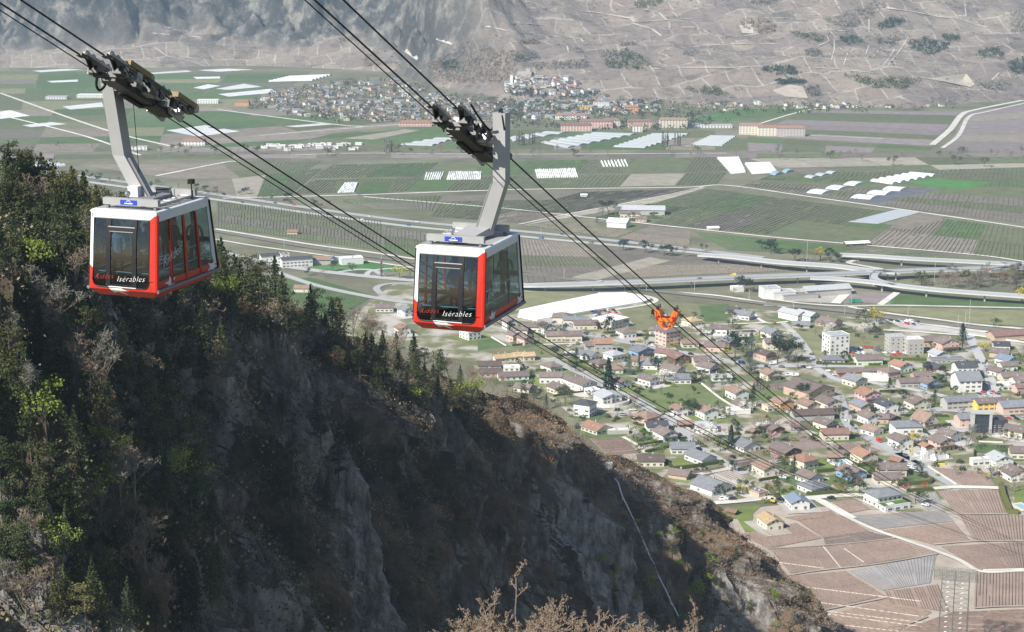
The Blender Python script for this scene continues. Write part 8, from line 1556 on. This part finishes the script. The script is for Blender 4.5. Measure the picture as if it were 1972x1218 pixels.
# dark portal tower
tx_, ty_ = G(*cr('F', 1565, 265), 6.5); t = thing('portal_tower', 'black glass tower framed by a grey concrete portal', 'tower', (tx_, ty_, .06), rad(-4)); b = MB()
for s in (-1, 1): b.box((s*5.2, 0, 6), (1.6, 6, 13), CONC)
b.box((0, 0, 12.9), (13.4, 6.4, 1), CONC); b.build('portal_frame', t); b = MB(); b.box((0, .4, 6), (8.78, 5, 12.7), wmat('d')); b.build('core', t)
for i in range(3):
    for j in range(4): b = MB(); b.box((-2.8+i*2.8, -2.16, 1.6+j*2.9), (2.4, .1, 2.4), GLASSW); b.build('window_pane', t)
# building site: concrete walls and a small crane
sx0, sy0 = G(*cr('F', 1020, 590)); t = thing('building_site', 'unfinished white concrete walls of a house under construction', 'building site', (sx0, sy0, .06), rad(24)); b = MB(); b.box((0, 0, .15), (26, 22, .5), CONC); b.build('slab', t); rw = random.Random(8)
for i in range(15):
    b = MB(); hz_ = rw.uniform(1.5, 3.2); b.box((rw.uniform(-11, 11), rw.uniform(-9, 9), .4+hz_/2), (rw.uniform(3, 9), .3, hz_) if i % 2 else (.3, rw.uniform(3, 8), hz_), wmat('w')); b.build('concrete_wall', t)
px0, py0 = G(*cr('F', 905, 590)); t = thing('crane_mast', 'yellow crane mast beside the building site', 'crane', (px0, py0, 0)); b = MB()
for a, c_ in ((-.5, -.5), (.5, -.5), (.5, .5), (-.5, .5)): b.tube([(a, c_, -.2), (a, c_, 17)], .09, mat('crane_yellow', (.6, .42, .05), .5), 4)
for i in range(11): b.tube([(-.5, -.5, i*1.5), (.5, -.5, i*1.5+1.5)], .05, MATS['crane_yellow'], 3); b.tube([(-.5, .5, i*1.5), (-.5, -.5, i*1.5+1.5)], .05, MATS['crane_yellow'], 3)
b.build('mast', t); b = MB(); b.box((0, 0, .5), (3.4, 3.4, 1.2), CONC); b.build('ballast', t)
gx_, gy_ = G(*cr('F', 1180, 668)); b = MB(); b.box((0, 0, .7), (5, 2, 1.4), mat('skip_yellow', (.65, .6, .05), .6)); b.prism([(-2.6, 1.4), (2.6, 1.4), (2.3, .6), (-2.3, .6)], 'y', -1.1, 1.1, MATS['skip_yellow']); b.build('skip', None, (gx_, gy_, .1), rad(5), label='yellow skip in front of the building site', category='skip')
# swings and play frames in red, pools, digger
for k, x, y, lb in [('F', 400, 840, 'red climbing frame in the garden below the bluish house'), ('F', 850, 895, 'large red play frame at the street corner hedge'), ('F', 1025, 885, 'small red play frame right of the large one')]:
    gx_, gy_ = G(*cr(k, x, y)); t = thing('play_frame', lb, 'play frame', (gx_, gy_, .1), rad(20)); RP = mat('red_play_paint', (.65, .06, .02), .5)
    for s in (-1.6, 1.6):
        for e in (-1, 1): b = MB(); b.tube([(s, e*1.1, 0), (s, 0, 2.6)], .12, RP, 6); b.build('leg', t)
    b = MB(); b.tube([(-1.8, 0, 2.6), (1.8, 0, 2.6)], .12, RP, 6); b.build('top_bar', t); b = MB(); b.box((-.6, 0, .7), (.5, .3, .06), RP); b.tube([(-.8, 0, .7), (-.8, 0, 2.6)], .03, RP, 4); b.tube([(-.4, 0, .7), (-.4, 0, 2.6)], .03, RP, 4); b.build('swing', t)
gx_, gy_ = G(*cr('F', 225, 650)); t = thing('garden_pool', 'oval garden pool with white paving before the orange roofed house', 'pool', (gx_, gy_, .1), rad(24)); b = MB(); ov_ = lambda a_, c_: [(a_*math.cos(i*math.pi/10), c_*math.sin(i*math.pi/10)) for i in range(20)]; b.prism(ov_(6.5, 9), 'z', 0, .62, wmat('w')); b.build('paving', t); b = MB(); b.prism(ov_(3, 4.6), 'z', .3, .66, mat('pool_water', (.3, .5, .52), .1)); b.build('water', t)
gx_, gy_ = G(*cr('F', 1950, 1075)); t = thing('garden_pool', 'rectangular pale blue pool at the right edge', 'pool', (gx_, gy_, .1), rad(20)); b = MB(); b.box((0, 0, .3), (8, 12, .7), wmat('c')); b.build('paving', t); b = MB(); b.box((0, 0, .45), (4.5, 8, .44), MATS['pool_water']); b.build('water', t)
gx_, gy_ = G(*cr('E', 930, 1030)); t = thing('digger', 'yellow digger beside the slate blue roofed house', 'excavator', (gx_, gy_, .1), rad(50)); DY = mat('digger_yellow', (.6, .42, .04), .5)
for s in (-1, 1): b = MB(); b.prism([(-1.6, 0), (1.6, 0), (1.9, .4), (1.6, .8), (-1.6, .8), (-1.9, .4)], 'x', s*1.0-.25, s*1.0+.25, TYRE); b.build('track', t)
b = MB(); b.box((0, -.3, 1.5), (2.2, 2.6, 1.1), DY); b.box((-.6, .3, 2.4), (.9, 1.2, 1.0), CARG); b.build('body', t); b = MB(); b.tube([(.3, .8, 1.8), (.3, 2.4, 3.6), (.3, 4.2, 2.6)], .2, DY, 6); b.box((.3, 4.3, 1.6), (.8, .6, .8), DKM); b.build('boom', t)
# gravel heaps, garden walls
for k, pts, h, lb in [('E', [(970, 820), (1150, 800)], 1.2, 'thin wall')][:0]: pass
for k, pts, lb in [('C', [(1440, 420), (1990, 500)], 'long white wall along the station road'), ('B', [(440, 880), (600, 1010), (730, 1095)], 'low pale wall along the right side of the big lawn'), ('A', [(130, 445), (270, 530)], 'low white garden wall under the right cabin'), ('E', [(1280, 385), (1440, 470), (1500, 465)], 'white garden wall around the red orange roofed house'), ('F', [(280, 200), (330, 300)], 'pale wall at the street bend'), ('F', [(1060, 690), (1330, 865)], 'pale vineyard wall along the lower street'), ('G', [(1700, 486), (1990, 478)], 'low vineyard wall at the right edge'), ('F', [(1570, 400), (1770, 405)], 'pale retaining wall above the meadow'), ('F', [(1540, 455), (1770, 465)], 'lower pale retaining wall above the meadow')]:
    P_ = [Vector((*G(*cr(k, *p)), 0)) for p in pts]; b = MB(); o_ = P_[0].copy()
    for a, c_ in zip(P_[:-1], P_[1:]):
        d = (c_-a).normalized(); s = Vector((-d.y, d.x, 0))*.18; a = a-o_; c2 = c_-o_; b.hexa([a-s, a+s, c2-s, c2+s]+[v+Vector((0, 0, 1.1)) for v in (a-s, a+s, c2-s, c2+s)], mat('pale_wall', (.66, .62, .55), .85, var=.1, scale=.5))
    b.build('garden_wall', None, o_, label=lb, category='wall')
# ================================================================== HAZE
hz = MB(); hzm = bpy.data.materials.new('haze'); hzm.use_nodes = True; n = hzm.node_tree.nodes; n.remove(n['Principled BSDF'])
pv = n.new('ShaderNodeVolumePrincipled'); pv.inputs['Color'].default_value = (0.6, 0.78, 1.0, 1); pv.inputs['Density'].default_value = 0.000074; pv.inputs['Anisotropy'].default_value = 0.2
hzm.node_tree.links.new(pv.outputs[0], n['Material Output'].inputs['Volume'])
hz.box((200, 2950, 340), (5700, 6700, 690), hzm); hz.build('haze', kind='stuff')
